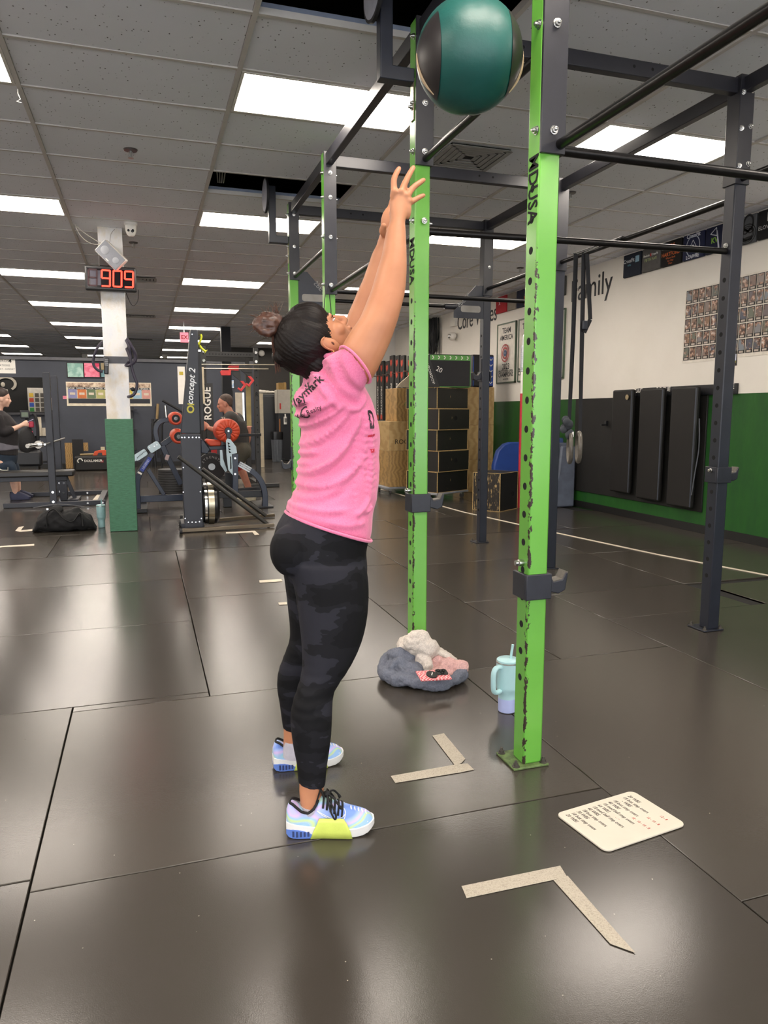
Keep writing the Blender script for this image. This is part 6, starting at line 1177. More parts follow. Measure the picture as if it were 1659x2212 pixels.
MB().tube(curve_pts([(c.x - .3, c.y - .02, .255), (c.x - .1, c.y - .03, .285), (c.x + .1, c.y - .03, .27), (c.x + .28, c.y - .02, .23)], 5), .006, 6).build('zip', pm('zip_grey', '47474a', .5), t)
MB().box((c.x - .15, c.y - .12, .25), (.02, .01, .02)).build('zip_pull', chrome, t)
# ---- heap of sweatshirt with phones behind the athlete, at the foot of the second upright
def GZ(px, py, z): return gnd(px, py, z)
f = Vector((ony(910, 1440, 3.18).x, 3.16, 0)); t = thing('folded_sweatshirt', 'crumpled grey, white and pink sweatshirt heaped at the second upright', 'sweatshirt', f)
def fleece(name, c, var=.12):
    m = NT(name); g = m.tex(); k = lin(c); n = m.noise(180, 3, .7, g); m.col(m.ramp(n, [(.3, [v * .75 for v in k]), (.7, [min(1, v * 1.2) for v in k])])); m.set(.95, 0, .1); m.bump(m.noise(300, 3, .6, g), .5, .004); return m.m
gry, wht, pnk = fleece('fleece_grey', '6c707c'), fleece('fleece_white', 'cfc6bd'), fleece('fleece_pink', 'cfa7a3')
P3 = lambda px, py, yy: ony(px, py, yy)
# grey ring of sleeve around the front
pts = [(852, 1415, .075), (830, 1434, .055), (829, 1452, .04), (858, 1467, .034), (908, 1475, .032), (955, 1476, .032), (986, 1466, .034), (998, 1453, .04)]
mb = MB(); mb.tube(curve_pts([GZ(x, y, z) for x, y, z in pts], 6), [.030 + .006 * math.sin(i * .5) for i in range(6 * (len(pts) - 1) + 1)], 12)
for x, y, z, r in ((872, 1420, .09, (.075, .06, .05)), (862, 1440, .06, (.07, .05, .035)), (890, 1445, .06, (.06, .05, .04)), (880, 1410, .10, (.06, .05, .05)), (905, 1458, .04, (.09, .05, .025)), (850, 1455, .04, (.06, .04, .03)), (870, 1455, .03, (.1, .1, .03)), (930, 1462, .025, (.12, .08, .025))): mb.ell(GZ(x, y, z), r, Matrix.Rotation(.3, 3, 'Y'), 14, 8)
mb.tube(curve_pts([GZ(848, 1432, .09), GZ(868, 1428, .10), GZ(890, 1440, .08), GZ(905, 1455, .06)], 5), .018, 10); mb.tube(curve_pts([GZ(842, 1446, .07), GZ(850, 1436, .085), GZ(862, 1438, .08), GZ(872, 1452, .065)], 5), .014, 10)
def fl(m): crumple(m, .008, 22)
blob(mb, 'grey_sleeve', gry, t, .005, 3, .5, fl)
mb = MB()
for x, y, z, r, a in ((902, 1387, .17, (.07, .05, .06), 0), (882, 1398, .13, (.06, .06, .06), -.5), (925, 1400, .14, (.055, .05, .05), .3), (905, 1410, .10, (.08, .05, .05), .2), (945, 1408, .11, (.08, .04, .025), .5), (970, 1420, .09, (.06, .035, .018), .55), (950, 1418, .07, (.08, .05, .03), .4), (915, 1425, .09, (.04, .035, .05), .6), (924, 1440, .07, (.025, .025, .045), .3), (915, 1420, .05, (.09, .07, .05), 0)): mb.ell(GZ(x, y, z), r, Matrix.Rotation(a, 3, 'Y'), 14, 8)
blob(mb, 'white_body', wht, t, .005, 3, .5, fl)
mb = MB()
for x, y, z, r, a in ((945, 1432, .06, (.07, .06, .05), .2), (970, 1440, .055, (.06, .06, .045), .3), (995, 1444, .06, (.04, .035, .045), -.5), (960, 1452, .04, (.08, .05, .026), .1), (935, 1450, .04, (.06, .05, .024), 0)): mb.ell(GZ(x, y, z), r, Matrix.Rotation(a, 3, 'Y'), 14, 8)
blob(mb, 'pink_sleeve', pnk, t, .005, 3, .5, fl)
# red checked phone and a dark one on the cloth
c = GZ(937, 1459, .088); R = Matrix.Rotation(math.radians(14), 3, 'X') @ Matrix.Rotation(math.radians(4), 3, 'Y')
m = NT('red_check_case'); ck = m.n('ShaderNodeTexChecker'); ck.inputs['Scale'].default_value = 120; m.l(m.tex(), ck.inputs['Vector']); ck.inputs['Color1'].default_value = (*lin('c8424c'), 1); ck.inputs['Color2'].default_value = (*lin('e0b4b4'), 1); m.l(ck.outputs['Color'], m.b.inputs['Base Color']); m.set(.4)
t2 = thing('phone', 'phone in a red and white checked case lying on the sweatshirt', 'phone', c); MB().box(c, (.150, .075, .010), R).build('case', m.m, t2, bevel=.004); n_ = R @ Zv
mb = MB(); mb.lathe([(0, 0), (.026, 0), (.026, .005), (0, .006)], c=c + R @ Vector((-.012, -.004, .005)), M=R, n=24); mb.build('grip_disc', ink, t2, smooth=True); MB().box(c + R @ Vector((-.012, -.004, .0115)), (.004, .024, .001), R @ Matrix.Rotation(-.5, 3, 'Z')).build('grip_mark', paper, t2)
MB().prism(rrect(.055, .042, .01), c + R @ Vector((.042, .012, .007)), R @ X, R @ Y, .005).build('camera_island', ink, t2, bevel=.001)
for dx, dy in ((-.014, .009), (.012, .009), (-.001, -.009)): mb = MB(); mb.lathe([(0, .009), (.009, .009), (.009, .0125), (.006, .0125), (0, .0115)], c=c + R @ Vector((.042 + dx, .012 + dy, 0)), M=R, n=16); mb.build('lens', pm('lens_black', '0c0c0e', .15), t2, smooth=True)
# ---- the ball in the air
def m_ball():
    m = NT('green_ball_vinyl'); g = m.tex(); m.col(m.ramp(m.noise(6, 3), [(.3, lin('104843')), (.7, lin('15564f'))])); m.set(.45, 0, .5); m.bump(m.noise(26, 4, .6, g), .15, .01); return m.m
bc = ony(1013, 122, 2.35); RB = .172; t = thing('medicine_ball', 'dark green medicine ball with black side panels in the air above the hands', 'medicine ball', bc)
gm = m_ball(); bkM = pm('ball_black_vinyl', '231f20', .4, 0, .15, 8, .1, 40); n, m_ = 40, 28
def ballpatch(l0, l1, rad, th0=0, th1=2 * math.pi, name='p', mat=None, par=t, seam=True):
    """patch of the ball between latitudes about the sideways axis"""
    mb = MB(); rings = []
    for i in range(m_ + 1):
        la = l0 + (l1 - l0) * i / m_; ring = []
        for j in range(n):
            th = th0 + (th1 - th0) * j / (n - 1 if th1 - th0 < 6.2 else n); s = rad * (1 + .012 * math.cos(8 * th) * math.cos(la) ** 2 * 0)
            dent = 1 - (.014 * math.exp(-((la - 0) / .05) ** 2) if seam else 0) - (.006 * math.exp(-((la) / .22) ** 2) * abs(math.sin(th * 14)))
            rr_ = s * dent; ring.append(bc + (BR @ Vector((rr_ * math.sin(la), rr_ * math.cos(la) * math.sin(th), rr_ * math.cos(la) * math.cos(th)))))
        rings.append(ring)
    if th1 - th0 > 6.2: mb.loft(rings, True)
    else:
        k = len(mb.v); mb.v += [tuple(v) for r in rings for v in r]
        for i in range(len(rings) - 1):
            for j in range(n - 1): mb.f.append((k + i * n + j, k + i * n + j + 1, k + (i + 1) * n + j + 1, k + (i + 1) * n + j)); mb.mi.append(0)
    return mb.build(name, mat, par, smooth=True)
BR = Matrix.Rotation(math.radians(-14), 3, 'Z') @ Matrix.Rotation(math.radians(-3), 3, 'Y')
ballpatch(-math.pi / 2 + .02, math.pi / 2 - .02, RB, name='green_body', mat=gm)
for s in (-1, 1):
    ballpatch(s * .70, s * 1.50, RB * 1.006, math.radians(-135), math.radians(-35) if False else math.radians(45) - math.radians(90), 'black_panel', bkM, t, False)
    ballpatch(s * .70, s * 1.50, RB * 1.012, math.radians(-180), math.radians(-92), 'black_flap', bkM, t, False)
    P = [bc + BR @ Vector((s * RB * 1.012 * math.cos(a), -RB * .12, RB * 1.012 * math.sin(a))) for a in (.02, -.18, -.38, -.58, -.78)]; MB().tube(curve_pts(P, 6), [.0012 + .0045 * math.sin(math.pi * i / 24) for i in range(25)], 8).build('grip_rim', pm('rim_tan', 'b39a78', .5), t, smooth=True)
# ================================================================== PEOPLE
def skin(name, a, b):
    m = NT(name); g = m.tex(); m.col(m.ramp(m.noise(14, 3, .5, g), [(.3, lin(a)), (.7, lin(b))])); m.set(.5, 0, .4); m.b.inputs['Subsurface Weight'].default_value = .06; m.b.inputs['Subsurface Radius'].default_value = (.02, .008, .004); m.bump(m.noise(300, 2), .04, .002); return m.m
CS, SS = math.cos(YAW), math.sin(YAW)
def sec(front, back, Yc, b, n=28, sq=2.3, sx=None):
    """ring whose outline seen from the photo's side runs from pixel `back` to pixel `front`; b its half width across"""
    pf, pb = ony(front[0], front[1], Yc), ony(back[0], back[1], Yc); c = (pf + pb) / 2; ax = (pf - pb) / 2; A = ax.length
    a = math.sqrt(max((A * CS) ** 2 - (b * SS) ** 2, (A * CS * .6) ** 2)) / CS; ax = ax.normalized() * a; out = []
    for j in range(n):
        th = 2 * math.pi * j / n; cx_, sy_ = math.cos(th), math.sin(th); e = 2 / sq
        out.append(c + ax * math.copysign(abs(cx_) ** e, cx_) + Y * (b * math.copysign(abs(sy_) ** e, sy_)))
    return out
def ipl(rows, n=4):
    """smooth in-between rows"""
    R = np.array(rows, float); out = []
    for i in range(len(R) - 1):
        a, b, c, d = R[max(i - 1, 0)], R[i], R[i + 1], R[min(i + 2, len(R) - 1)]
        for k in range(n): t = k / n; out.append(.5 * (2 * b + (c - a) * t + (2 * a - 5 * b + 4 * c - d) * t * t + (3 * b - a - 3 * c + d) * t ** 3))
    out.append(R[-1]); return out
def capped(mb, rings):
    """closed loft with rounded-off ends"""
    def shrink(r, o): 
        c = sum((Vector(v) for v in r), Vector()) / len(r); return [c + (Vector(v) - c) * o for v in r]
    mb.loft(rings)
def limb(mb, pts, n=14):
    """tapering limb: [(point, radius)], rounded ends"""
    P = [Vector(p) for p, r in pts]; rr = [r for p, r in pts]; PP = []; RR = []
    for i in range(len(P) - 1):
        for k in range(5):
            t = k / 5; a, b, c, d = P[max(i - 1, 0)], P[i], P[i + 1], P[min(i + 2, len(P) - 1)]; PP.append(.5 * ((2 * b) + (c - a) * t + (2 * a - 5 * b + 4 * c - d) * t * t + (3 * b - a - 3 * c + d) * t ** 3)); RR.append(rr[i] + (rr[i + 1] - rr[i]) * (t * t * (3 - 2 * t)))
    PP.append(P[-1]); RR.append(rr[-1]); mb.tube(PP, RR, n); mb.ell(P[0], (rr[0],) * 3, None, 12, 8); mb.ell(P[-1], (rr[-1],) * 3, None, 12, 8)
def head_pieces(mb, c, R, s=1.0):
    E = lambda p, r, rot=None: mb.ell(c + R @ (Vector(p) * s), tuple(k * s for k in r), R @ rot if rot is not None else R, 20, 14)
    E((0, 0, 0), (.093, .074, .09)); E((.034, 0, -.052), (.063, .058, .082)); E((.072, 0, -.113), (.026, .028, .022)); E((.03, 0, -.085), (.052, .054, .038)); E((.078, 0, -.006), (.022, .046, .014))
    mb.tube([c + R @ (Vector(p) * s) for p in ((.092, 0, -.015), (.104, 0, -.035), (.112, 0, -.052))], [.008 * s, .0095 * s, .012 * s], 10); E((.109, 0, -.055), (.012, .014, .010)); E((.1, .010, -.058), (.01, .007, .007)); E((.1, -.010, -.058), (.01, .007, .007))
    E((.094, 0, -.077), (.012, .022, .007)); E((.091, 0, -.089), (.012, .019, .007))
    for sy in (-1, 1):
        E((.062, sy * .038, -.05), (.026, .02, .022)); rot = Matrix.Rotation(math.radians(-14), 3, 'Y')
        E((.008, sy * .076, -.045), (.019, .007, .031), rot); E((.003, sy * .081, -.038), (.0155, .006, .026), rot)
# ---------------- the athlete
YM = 2.20
ath = thing('person', 'woman in a pink shirt and black leggings reaching up after throwing a ball', 'person', (.48, YM, 0))
skinA = skin('warm_skin', 'b07656', 'bd8361')
# shirt
def m_pink():
    m = NT('pink_jersey'); g = m.tex(); m.col(m.ramp(m.noise(260, 3, .7, g), [(.3, lin('d86d95')), (.7, lin('e683a8'))])); m.set(.85, 0, .2); m.b.inputs['Sheen Weight'].default_value = .25; m.bump(m.noise(500, 2), .12, .002); return m.m
pink = m_pink()
# xb yb  xf yf  half-width
SH = [(613, 1107, 799, 1163, .178), (610, 1098, 803, 1146, .18), (615, 1085, 804, 1120, .178), (627, 1070, 807, 1096, .172), (634, 1046, 814, 1072, .166), (636, 1014, 817, 1040, .16), (642, 993, 819, 1012, .156), (645, 967, 820, 985, .154), (646, 941, 821, 958, .154), (645, 918, 820, 936, .157), (638, 898, 817, 915, .16), (630, 876, 811, 890, .164), (630, 858, 803, 866, .168), (640, 836, 792, 842, .168), (652, 816, 778, 818, .155), (664, 798, 760, 797, .125), (676, 783, 742, 779, .095), (685, 772, 730, 766, .075)]
mb = MB(); capped(mb, [sec((r[2], r[3]), (r[0], r[1]), YM, r[4]) for r in ipl(SH, 3)])
def arm_ring(L, Rr, Yc, b, n=22): return sec((Rr[0], Rr[1]), (L[0], L[1]), Yc, b, n, 2.1)
for rows in ([((690, 775), (745, 872), 2.115, .075), ((712, 762), (768, 860), 2.085, .078), ((728, 752), (787, 842), 2.062, .074), ((737, 746), (797, 829), 2.05, .070)], [((690, 790), (740, 850), 2.28, .07), ((715, 755), (765, 830), 2.31, .07), ((735, 735), (785, 800), 2.335, .066)]):
    mb.loft([arm_ring(L, Rr, yc, b) for L, Rr, yc, b in rows])
# drag folds of the jersey: (points on the cloth, height, width)
FOLDS = [([(684, 1020), (716, 995), (742, 962), (762, 925), (772, 890)], .013, .011), ([(652, 1025), (690, 1012), (722, 990), (748, 955)], .010, .010), ([(648, 972), (690, 950), (728, 915), (752, 882)], .010, .010), ([(646, 930), (680, 915), (715, 893), (735, 875)], .010, .009), ([(640, 1048), (682, 1050), (722, 1040), (757, 1015), (782, 980)], .011, .011), ([(630, 1078), (668, 1076), (706, 1062), (740, 1045)], .009, .010),
         ([(636, 905), (660, 897), (690, 882), (712, 868)], .015, .009), ([(634, 890), (650, 878), (668, 862)], .010, .008), ([(642, 985), (668, 982), (690, 972)], .012, .009), ([(640, 1008), (662, 1006), (680, 998)], .010, .008), ([(622, 1090), (660, 1096), (700, 1100), (740, 1096)], .008, .009), ([(770, 900), (764, 960), (762, 1020), (760, 1090)], .004, .005), ([(796, 890), (803, 950), (803, 1010), (798, 1070)], .008, .010), ([(784, 880), (788, 950), (784, 1030)], .006, .009), ([(760, 1110), (780, 1095), (798, 1072)], .009, .009), ([(690, 1122), (740, 1130), (785, 1126)], .007, .010), ([(780, 1105), (795, 1100), (803, 1090)], .010, .007),
         ([(698, 778), (702, 815), (722, 850), (755, 872), (776, 874)], -.012, .008), ([(712, 770), (718, 812), (742, 845), (772, 856)], .009, .010), ([(728, 764), (737, 802), (760, 832), (782, 842)], .007, .010), ([(690, 790), (690, 830), (706, 862), (738, 884)], .009, .009), ([(668, 806), (660, 838), (652, 868), (648, 890)], .012, .009), ([(654, 824), (645, 850), (640, 875)], -.010, .007), ([(680, 798), (674, 835), (676, 868)], -.009, .008), ([(742, 880), (760, 884), (778, 872), (790, 850)], .010, .008)]
FL = []
for pts, amp, w in FOLDS:
    P = curve_pts([ony(x, y, 2.08) for x, y in pts], 5); FL.append((np.array([(p.x, p.z) for p in P]), amp, w))
def folds(me):
    def f(p):
        w0 = noise.noise(Vector((p.x * 3, p.y * 3, p.z * 3))); d = .004 * noise.noise(p * 9) + .0018 * noise.noise(p * 30)
        near = max(0.0, min(1.0, (YM + .10 - p.y) / .08))
        if near > 0:
            q = np.array((p.x + .006 * w0, p.z + .006 * w0))
            for P, amp, w in FL:
                r = P - q; dd = (r * r).sum(1); k = int(dd.argmin()); dm = dd[k]
                if dm < (3 * w) ** 2:
                    t = k / (len(P) - 1); taper = min(1, 5 * t + .15, 5 * (1 - t) + .15); s = 1 if r[k][1] > 0 else -1      # cloth below the ridge hollows a little
                    x = math.sqrt(dm) / w; d += near * amp * taper * (math.exp(-x * x) - (.35 * math.exp(-(x - 1.5) ** 2) if s > 0 else 0))
        else:
            s1 = p.z - 1.1 + .6 * (p.x - .5); d += .007 * (1 - abs(math.sin(math.pi * (s1 * 8 + w0)))) ** 2
        return d - .003
    displace(me, f)
shirt = blob(mb, 'shirt', pink, ath, .0055, 5, .5, folds)
# rolled hem and sleeve edge
hem = sec((799, 1163), (613, 1107), YM, .181, 40); MB().tube([Vector(p) for p in hem], .005, 8, closed=True).build('hem', pink, shirt, smooth=True)
slv = arm_ring((736, 746), (798, 829), 2.049, .071, 30); MB().tube([Vector(p) for p in slv], .004, 8, closed=True).build('sleeve_hem', pink, shirt, smooth=True)
mb = MB(); cl = sec((731, 767), (681, 776), YM, .078, 30); mb.tube([Vector(p) for p in cl], .009, 8, closed=True); mb.build('collar', pink, shirt, smooth=True)
# body: arms, hands, head, neck, ankles, and the trunk under the clothes
mb = MB()
ARM = [(730, 775, 772, 838, 2.075, .042), (737, 748, 802, 823, 2.05, .052), (757, 713, 836, 757, 2.045, .05), (776, 686, 855, 706, 2.045, .05), (791, 652, 866, 668, 2.05, .047), (804, 618, 875, 630, 2.06, .043), (815, 580, 878, 586, 2.07, .042), (824, 551, 878, 552, 2.08, .039), (834, 500, 876, 498, 2.095, .029), (841, 480, 875, 482, 2.10, .025), (842, 455, 880, 460, 2.105, .021), (843, 434, 886, 442, 2.11, .019), (846, 414, 882, 424, 2.11, .014)]
mb.loft([sec((r[2], r[3]), (r[0], r[1]), r[4], r[5], 20, 2.1) for r in ipl(ARM, 4)])
FAR = [((745, 775), 2.31, .054), ((766, 735), 2.33, .052), ((781, 695), 2.335, .05), ((798, 648), 2.33, .046), ((813, 607), 2.32, .042), ((825, 565), 2.31, .038), ((835, 530), 2.30, .031), ((839, 505), 2.295, .026)]
limb(mb, [(ony(p[0], p[1], yc), r) for p, yc, r in FAR], 18)
# far hand: palm, thumb bump and fingers, mostly behind the near hand
mb.ell(ony(845, 478, 2.29), (.034, .02, .05), Matrix.Rotation(math.radians(12), 3, 'Y'), 16, 10); limb(mb, [(ony(836, 508, 2.28), .015), (ony(827, 500, 2.265), .0125), (ony(829, 488, 2.25), .010)], 10)
for tip, mid, base in (((850, 420), (846, 436), (842, 452)), ((861, 412), (856, 432), (851, 450)), ((869, 420), (864, 438), (858, 454)), ((872, 436), (868, 448), (862, 460))): limb(mb, [(ony(*base, 2.29), .0095), (ony(*mid, 2.285), .0085), (ony(*tip, 2.28), .007)], 10)
# near hand: four spread fingers and the thumb behind
for pts in (((849, 424), (851, 408), (851, 388), (857, 373), (862, 364)), ((864, 424), (872, 402), (881, 383), (888, 370), (893, 362)), ((877, 430), (885, 415), (894, 404), (906, 395), (915, 389)), ((880, 441), (889, 436), (899, 430), (908, 425), (915, 422))):
    rad = (.0105, .0098, .0092, .0085, .0075); limb(mb, [(ony(x, y, 2.105 + .004 * i), rad[i] * (1 if pts[0][0] < 879 else .9)) for i, (x, y) in enumerate(pts)], 12)
limb(mb, [(ony(850, 462, 2.115), .014), (ony(862, 448, 2.145), .012), (ony(876, 432, 2.165), .010), (ony(884, 424, 2.175), .008)], 12)
for x, y in ((851, 414), (866, 414), (878, 422), (884, 434)): mb.ell(ony(x, y, 2.098), (.010, .008, .010), None, 10, 8)
mb.ell(ony(880, 452, 2.108), (.012, .017, .03), None, 12, 8)
# head and neck
HC = ony(671, 735, YM); TILT = math.radians(57); RH = Matrix.Rotation(-TILT, 3, 'Y')
head_pieces(mb, HC, RH, 1.0)
limb(mb, [(HC + RH @ Vector((-.012, 0, -.07)), .052), (ony(700, 782, YM), .05), (ony(708, 820, YM), .055)], 20)
# trunk and thighs (under the clothes), calves, ankles, feet
limb(mb, [(ony(725, 862, YM), .075), (ony(730, 960, YM), .095), (ony(715, 1080, YM), .11), (ony(700, 1180, YM), .11)], 18)
limb(mb, [(ony(758, 795, 2.06), .042), (ony(735, 825, 2.13), .05), (ony(725, 850, YM), .06), (ony(735, 815, 2.26), .05), (ony(752, 770, 2.315), .042)], 14)
for P in ([(705, 1180, 2.15), (712, 1300, 2.105), (690, 1440, 2.083), (672, 1560, 2.06), (672, 1680, 2.042)], [(700, 1180, 2.25), (690, 1300, 2.305), (660, 1430, 2.345), (634, 1520, 2.37), (633, 1570, 2.386)]): limb(mb, [(ony(*p), r) for p, r in zip(P, (.07, .06, .042, .036, .03))], 14)
NEAR = [(790, 1215, 612, 1215, 2.115, .098), (795, 1249, 626, 1249, 2.11, .10), (796, 1283, 635, 1283, 2.105, .098), (794, 1317, 640, 1317, 2.10, .094), (789, 1351, 645, 1351, 2.095, .089), (780, 1385, 649, 1385, 2.09, .083), (765, 1419, 651, 1419, 2.085, .076), (750, 1446, 651, 1446, 2.08, .068), (734, 1470, 647, 1470, 2.075, .062), (722, 1493, 640, 1493, 2.07, .059), (719, 1520, 631, 1520, 2.065, .06), (718, 1554, 626, 1554, 2.06, .061), (716, 1588, 628, 1588, 2.055, .058), (711, 1622, 633, 1622, 2.05, .053), (706, 1656, 640, 1656, 2.045, .047), (703, 1694, 643, 1692, 2.04, .044)]
FARL = [(765, 1215, 606, 1215, 2.285, .095), (765, 1249, 611, 1249, 2.295, .097), (757, 1283, 616, 1283, 2.30, .094), (750, 1317, 620, 1317, 2.31, .088), (738, 1351, 624, 1351, 2.32, .08), (722, 1385, 624, 1385, 2.33, .07), (702, 1419, 612, 1419, 2.34, .06), (684, 1453, 600, 1453, 2.35, .056), (674, 1487, 597, 1487, 2.36, .057), (668, 1520, 602, 1520, 2.37, .053), (664, 1554, 607, 1554, 2.38, .045), (661, 1576, 610, 1574, 2.385, .042)]
mb.loft([sec((a, b), (c, d), y, w * .9, 20) for a, b, c, d, y, w in [(697, 1660, 648, 1660, 2.045, .04), (700, 1694, 646, 1694, 2.04, .04), (699, 1712, 646, 1712, 2.038, .037), (697, 1735, 648, 1740, 2.036, .036), (702, 1762, 645, 1772, 2.034, .036)]])
mb.loft([sec((a, b), (c, d), y, w * .9, 20) for a, b, c, d, y, w in [(655, 1550, 614, 1550, 2.385, .038), (654, 1576, 612, 1576, 2.388, .038), (653, 1595, 612, 1595, 2.39, .035), (656, 1625, 611, 1630, 2.395, .036)]])
body = blob(mb, 'body', skinA, ath, .0036, 5, .5)
# leggings
def m_camo():
    m = NT('black_camo_knit'); g = m.tex(); n = m.noise(6.0, 3, .5, m.mapping((1, 1, 2.4), vec=g)); m.col(m.ramp(n, [(.0, lin('0e0e11')), (.46, lin('16161a')), (.55, lin('25252c'))], 'CONSTANT')); m.set(.8, 0, .2); m.bump(m.noise(600, 2), .1, .002); return m.m
mb = MB(); PEL = [(775, 1085, 650, 1085, 2.20, .11), (790, 1104, 624, 1100, 2.20, .15), (794, 1122, 609, 1114, 2.20, .164), (796, 1150, 592, 1145, 2.20, .172), (789, 1182, 586, 1180, 2.20, .176), (791, 1212, 592, 1212, 2.20, .176), (790, 1236, 606, 1236, 2.20, .168), (786, 1254, 622, 1252, 2.20, .15), (775, 1268, 650, 1266, 2.20, .11)]
mb.loft([sec((a, b), (c, d), y, w, 28, 2.4) for a, b, c, d, y, w in ipl(PEL, 3)])
for rows in (NEAR, FARL): mb.loft([sec((a, b), (c, d), y, w, 24, 2.15) for a, b, c, d, y, w in ipl(rows, 3)])
for yc in (2.115, 2.285): mb.ell(ony(628, 1190, yc), (.062, .075, .078), None, 18, 12)
def creases(me):
    def f(p): k = noise.noise(p * 6); kn = math.exp(-((p.z - .42) / .07) ** 2); return kn * .0025 * math.sin(p.z * 190 + 6 * k) * max(0, k + .3) + .0015 * k
    displace(me, f)
leg = blob(mb, 'leggings', m_camo(), ath, .0055, 5, .5, creases)
# hair: cap combed back to a bun, strands
def m_hair():
    m = NT('dark_hair'); g = m.n('ShaderNodeNewGeometry').outputs['Position']; ax = ony(611, 708, YM) - HC
    q = m.mapping((1, 1, 1), rot=(0, math.atan2(ax.z, ax.x), 0), vec=g); q2 = m.mapping((10, 420, 420), vec=q); n = m.noise(1.0, 3, .6, q2)
    m.col(m.ramp(n, [(.3, lin('080605')), (.75, lin('1c1310'))])); m.set(.5, 0, .22); m.bump(n, .35, .002); return m.m
def m_bun():
    m = NT('brown_hair_bun'); g = m.tex(); n = m.noise(60, 3, .6, g); m.col(m.ramp(n, [(.3, lin('2a1712')), (.75, lin('5c3a2a'))])); m.set(.42, 0, .5); return m.m
hairM, bunM = m_hair(), m_bun(); mb = MB(); E = lambda p, r: mb.ell(HC + RH @ Vector(p), r, RH, 28, 18)
E((-.014, 0, .012), (.101, .085, .096)); E((-.052, 0, -.052), (.052, .070, .066)); E((.03, 0, .03), (.07, .073, .068)); E((-.005, 0, -.005), (.062, .0805, .045)); E((-.09, 0, .045), (.03, .035, .03))
tie = ony(611, 708, YM); ax_ = (tie - HC).normalized(); e1 = ax_.orthogonal().normalized(); e2 = ax_.cross(e1)
def comb(me):
    def f(p): d = p - HC; a = math.atan2(d.dot(e1), d.dot(e2)); q = noise.noise(Vector((a * 3, d.dot(ax_) * 14, 0))); return .0008 * math.sin(a * 90 + 6 * q) + .0007 * math.sin(a * 41 + 8 * q)
    displace(me, f)
hair = blob(mb, 'hair', hairM, ath, .0036, 4, .5, comb)
mb = MB(); bc2 = ony(583, 700, YM)
for k in range(5):
    P = []; ph = k * 1.3
    for i in range(16): a = ph + i / 15 * 4.6; rr_ = .022 + .006 * math.sin(i * .7 + k); P.append(bc2 + Vector((math.cos(a) * rr_ * 1.35 - .004, -.012 + .008 * k + .012 * math.sin(a * .7 + k), math.sin(a) * rr_)))
    mb.tube(P, [.010 + .004 * math.sin(math.pi * i / 15) for i in range(16)], 8)
mb.tube(curve_pts([tie + Vector((.02, 0, 0)), tie, bc2 + Vector((.02, 0, .006)), bc2], 5), [.021 - .0002 * i for i in range(16)], 10); mb.ell(bc2, (.034, .03, .026), None, 14, 10); mb.ell(bc2 + Vector((-.02, 0, -.006)), (.03, .02, .018), Matrix.Rotation(.5, 3, 'Y'), 12, 8)
def fuzz(me): displace(me, lambda p: .0022 * noise.noise(Vector((p.x * 60, p.y * 60, p.z * 160))))
blob(mb, 'hair_bun', bunM, hair, .0035, 2, .5, fuzz)
mb = MB(); mb.tube([tie + e1 * (.022 * math.cos(a)) + e2 * (.022 * math.sin(a)) for a in [2 * math.pi * i / 20 for i in range(20)]], .0065, 8, closed=True); mb.build('hair_tie', pm('tie_dark', '2b211c', .7), hair, smooth=True)
random.seed(11); mb = MB()
for k in range(26):
    x0 = 597 + random.uniform(-5, 4); P = [ony(x0, 716, YM - .01), ony(x0 - 4 + random.uniform(-2, 2), 740, YM - .012), ony(x0 + random.uniform(-3, 3), 765, YM - .012), ony(x0 + 3 + random.uniform(-3, 4), 782 + random.uniform(0, 26), YM - .012)]; mb.tube(curve_pts(P, 4), [.0013] * 12 + [.0004], 4)
for k in range(26):
    a = random.uniform(1.6, 4.6); P0 = bc2 + Vector((math.cos(a) * .035, random.uniform(-.01, .01), math.sin(a) * .024)); P1 = P0 + Vector((math.cos(a) * .028 + random.uniform(-.01, .01), 0, math.sin(a) * .02 + random.uniform(-.008, .012))); mb.tube([P0, (P0 + P1) / 2 + Vector((0, 0, .003)), P1], [.001, .0009, .0003], 4)
for k in range(14):
    P0 = ony(597 + random.uniform(-4, 6), 690, YM); mb.tube([P0, P0 + Vector((random.uniform(-.008, .008), 0, .02)), P0 + Vector((random.uniform(-.02, .02), 0, .05))], [.0009, .0008, .0003], 4)
mb.build('loose_strand', bunM, hair, kind='stuff')
# face details and earrings
bbv = BVHTree.FromPolygons([v.co.copy() for v in body.data.vertices], [tuple(p.vertices) for p in body.data.polygons])
def hug(pts, r=0.0): return [(lambda h: h[0] + h[1] * r)(bbv.find_nearest(p)) for p in pts]
for sy in (-1, 1):
    e = HC + RH @ Vector((.0835, sy * .031, -.021)); MB().ell(e, (.0065, .0095, .0036), RH, 14, 10).build('eye', pm('eye_white', 'd9d2cc', .2), body, smooth=True); MB().ell(e + RH @ Vector((.0055, sy * .001, .001)), (.0025, .004, .0034), RH, 12, 8).build('iris', pm('iris_brown', '24150e', .15), body, smooth=True)
    P = [HC + RH @ Vector(p) for p in ((.093, sy * .016, .001), (.093, sy * .03, .006), (.082, sy * .046, .003))]; MB().tube(hug(curve_pts(P, 4), .0003), [.0012] + [.002] * 6 + [.001] * 2, 6).build('eyebrow', hairM, body, smooth=True)
    P = [HC + RH @ Vector(p) for p in ((.093, sy * .02, -.016), (.0955, sy * .031, -.0125), (.088, sy * .043, -.018))]; MB().tube(hug(curve_pts(P, 4), .001), .0013, 6).build('eyelash', hairM, body, smooth=True)
P = [HC + RH @ Vector(p) for p in ((.096, -.021, -.083), (.1045, 0, -.0825), (.096, .021, -.083))]; MB().tube(hug(curve_pts(P, 5), .0002), .0013, 6).build('mouth_line', pm('lip_dark', '7a4036', .6), body, smooth=True)
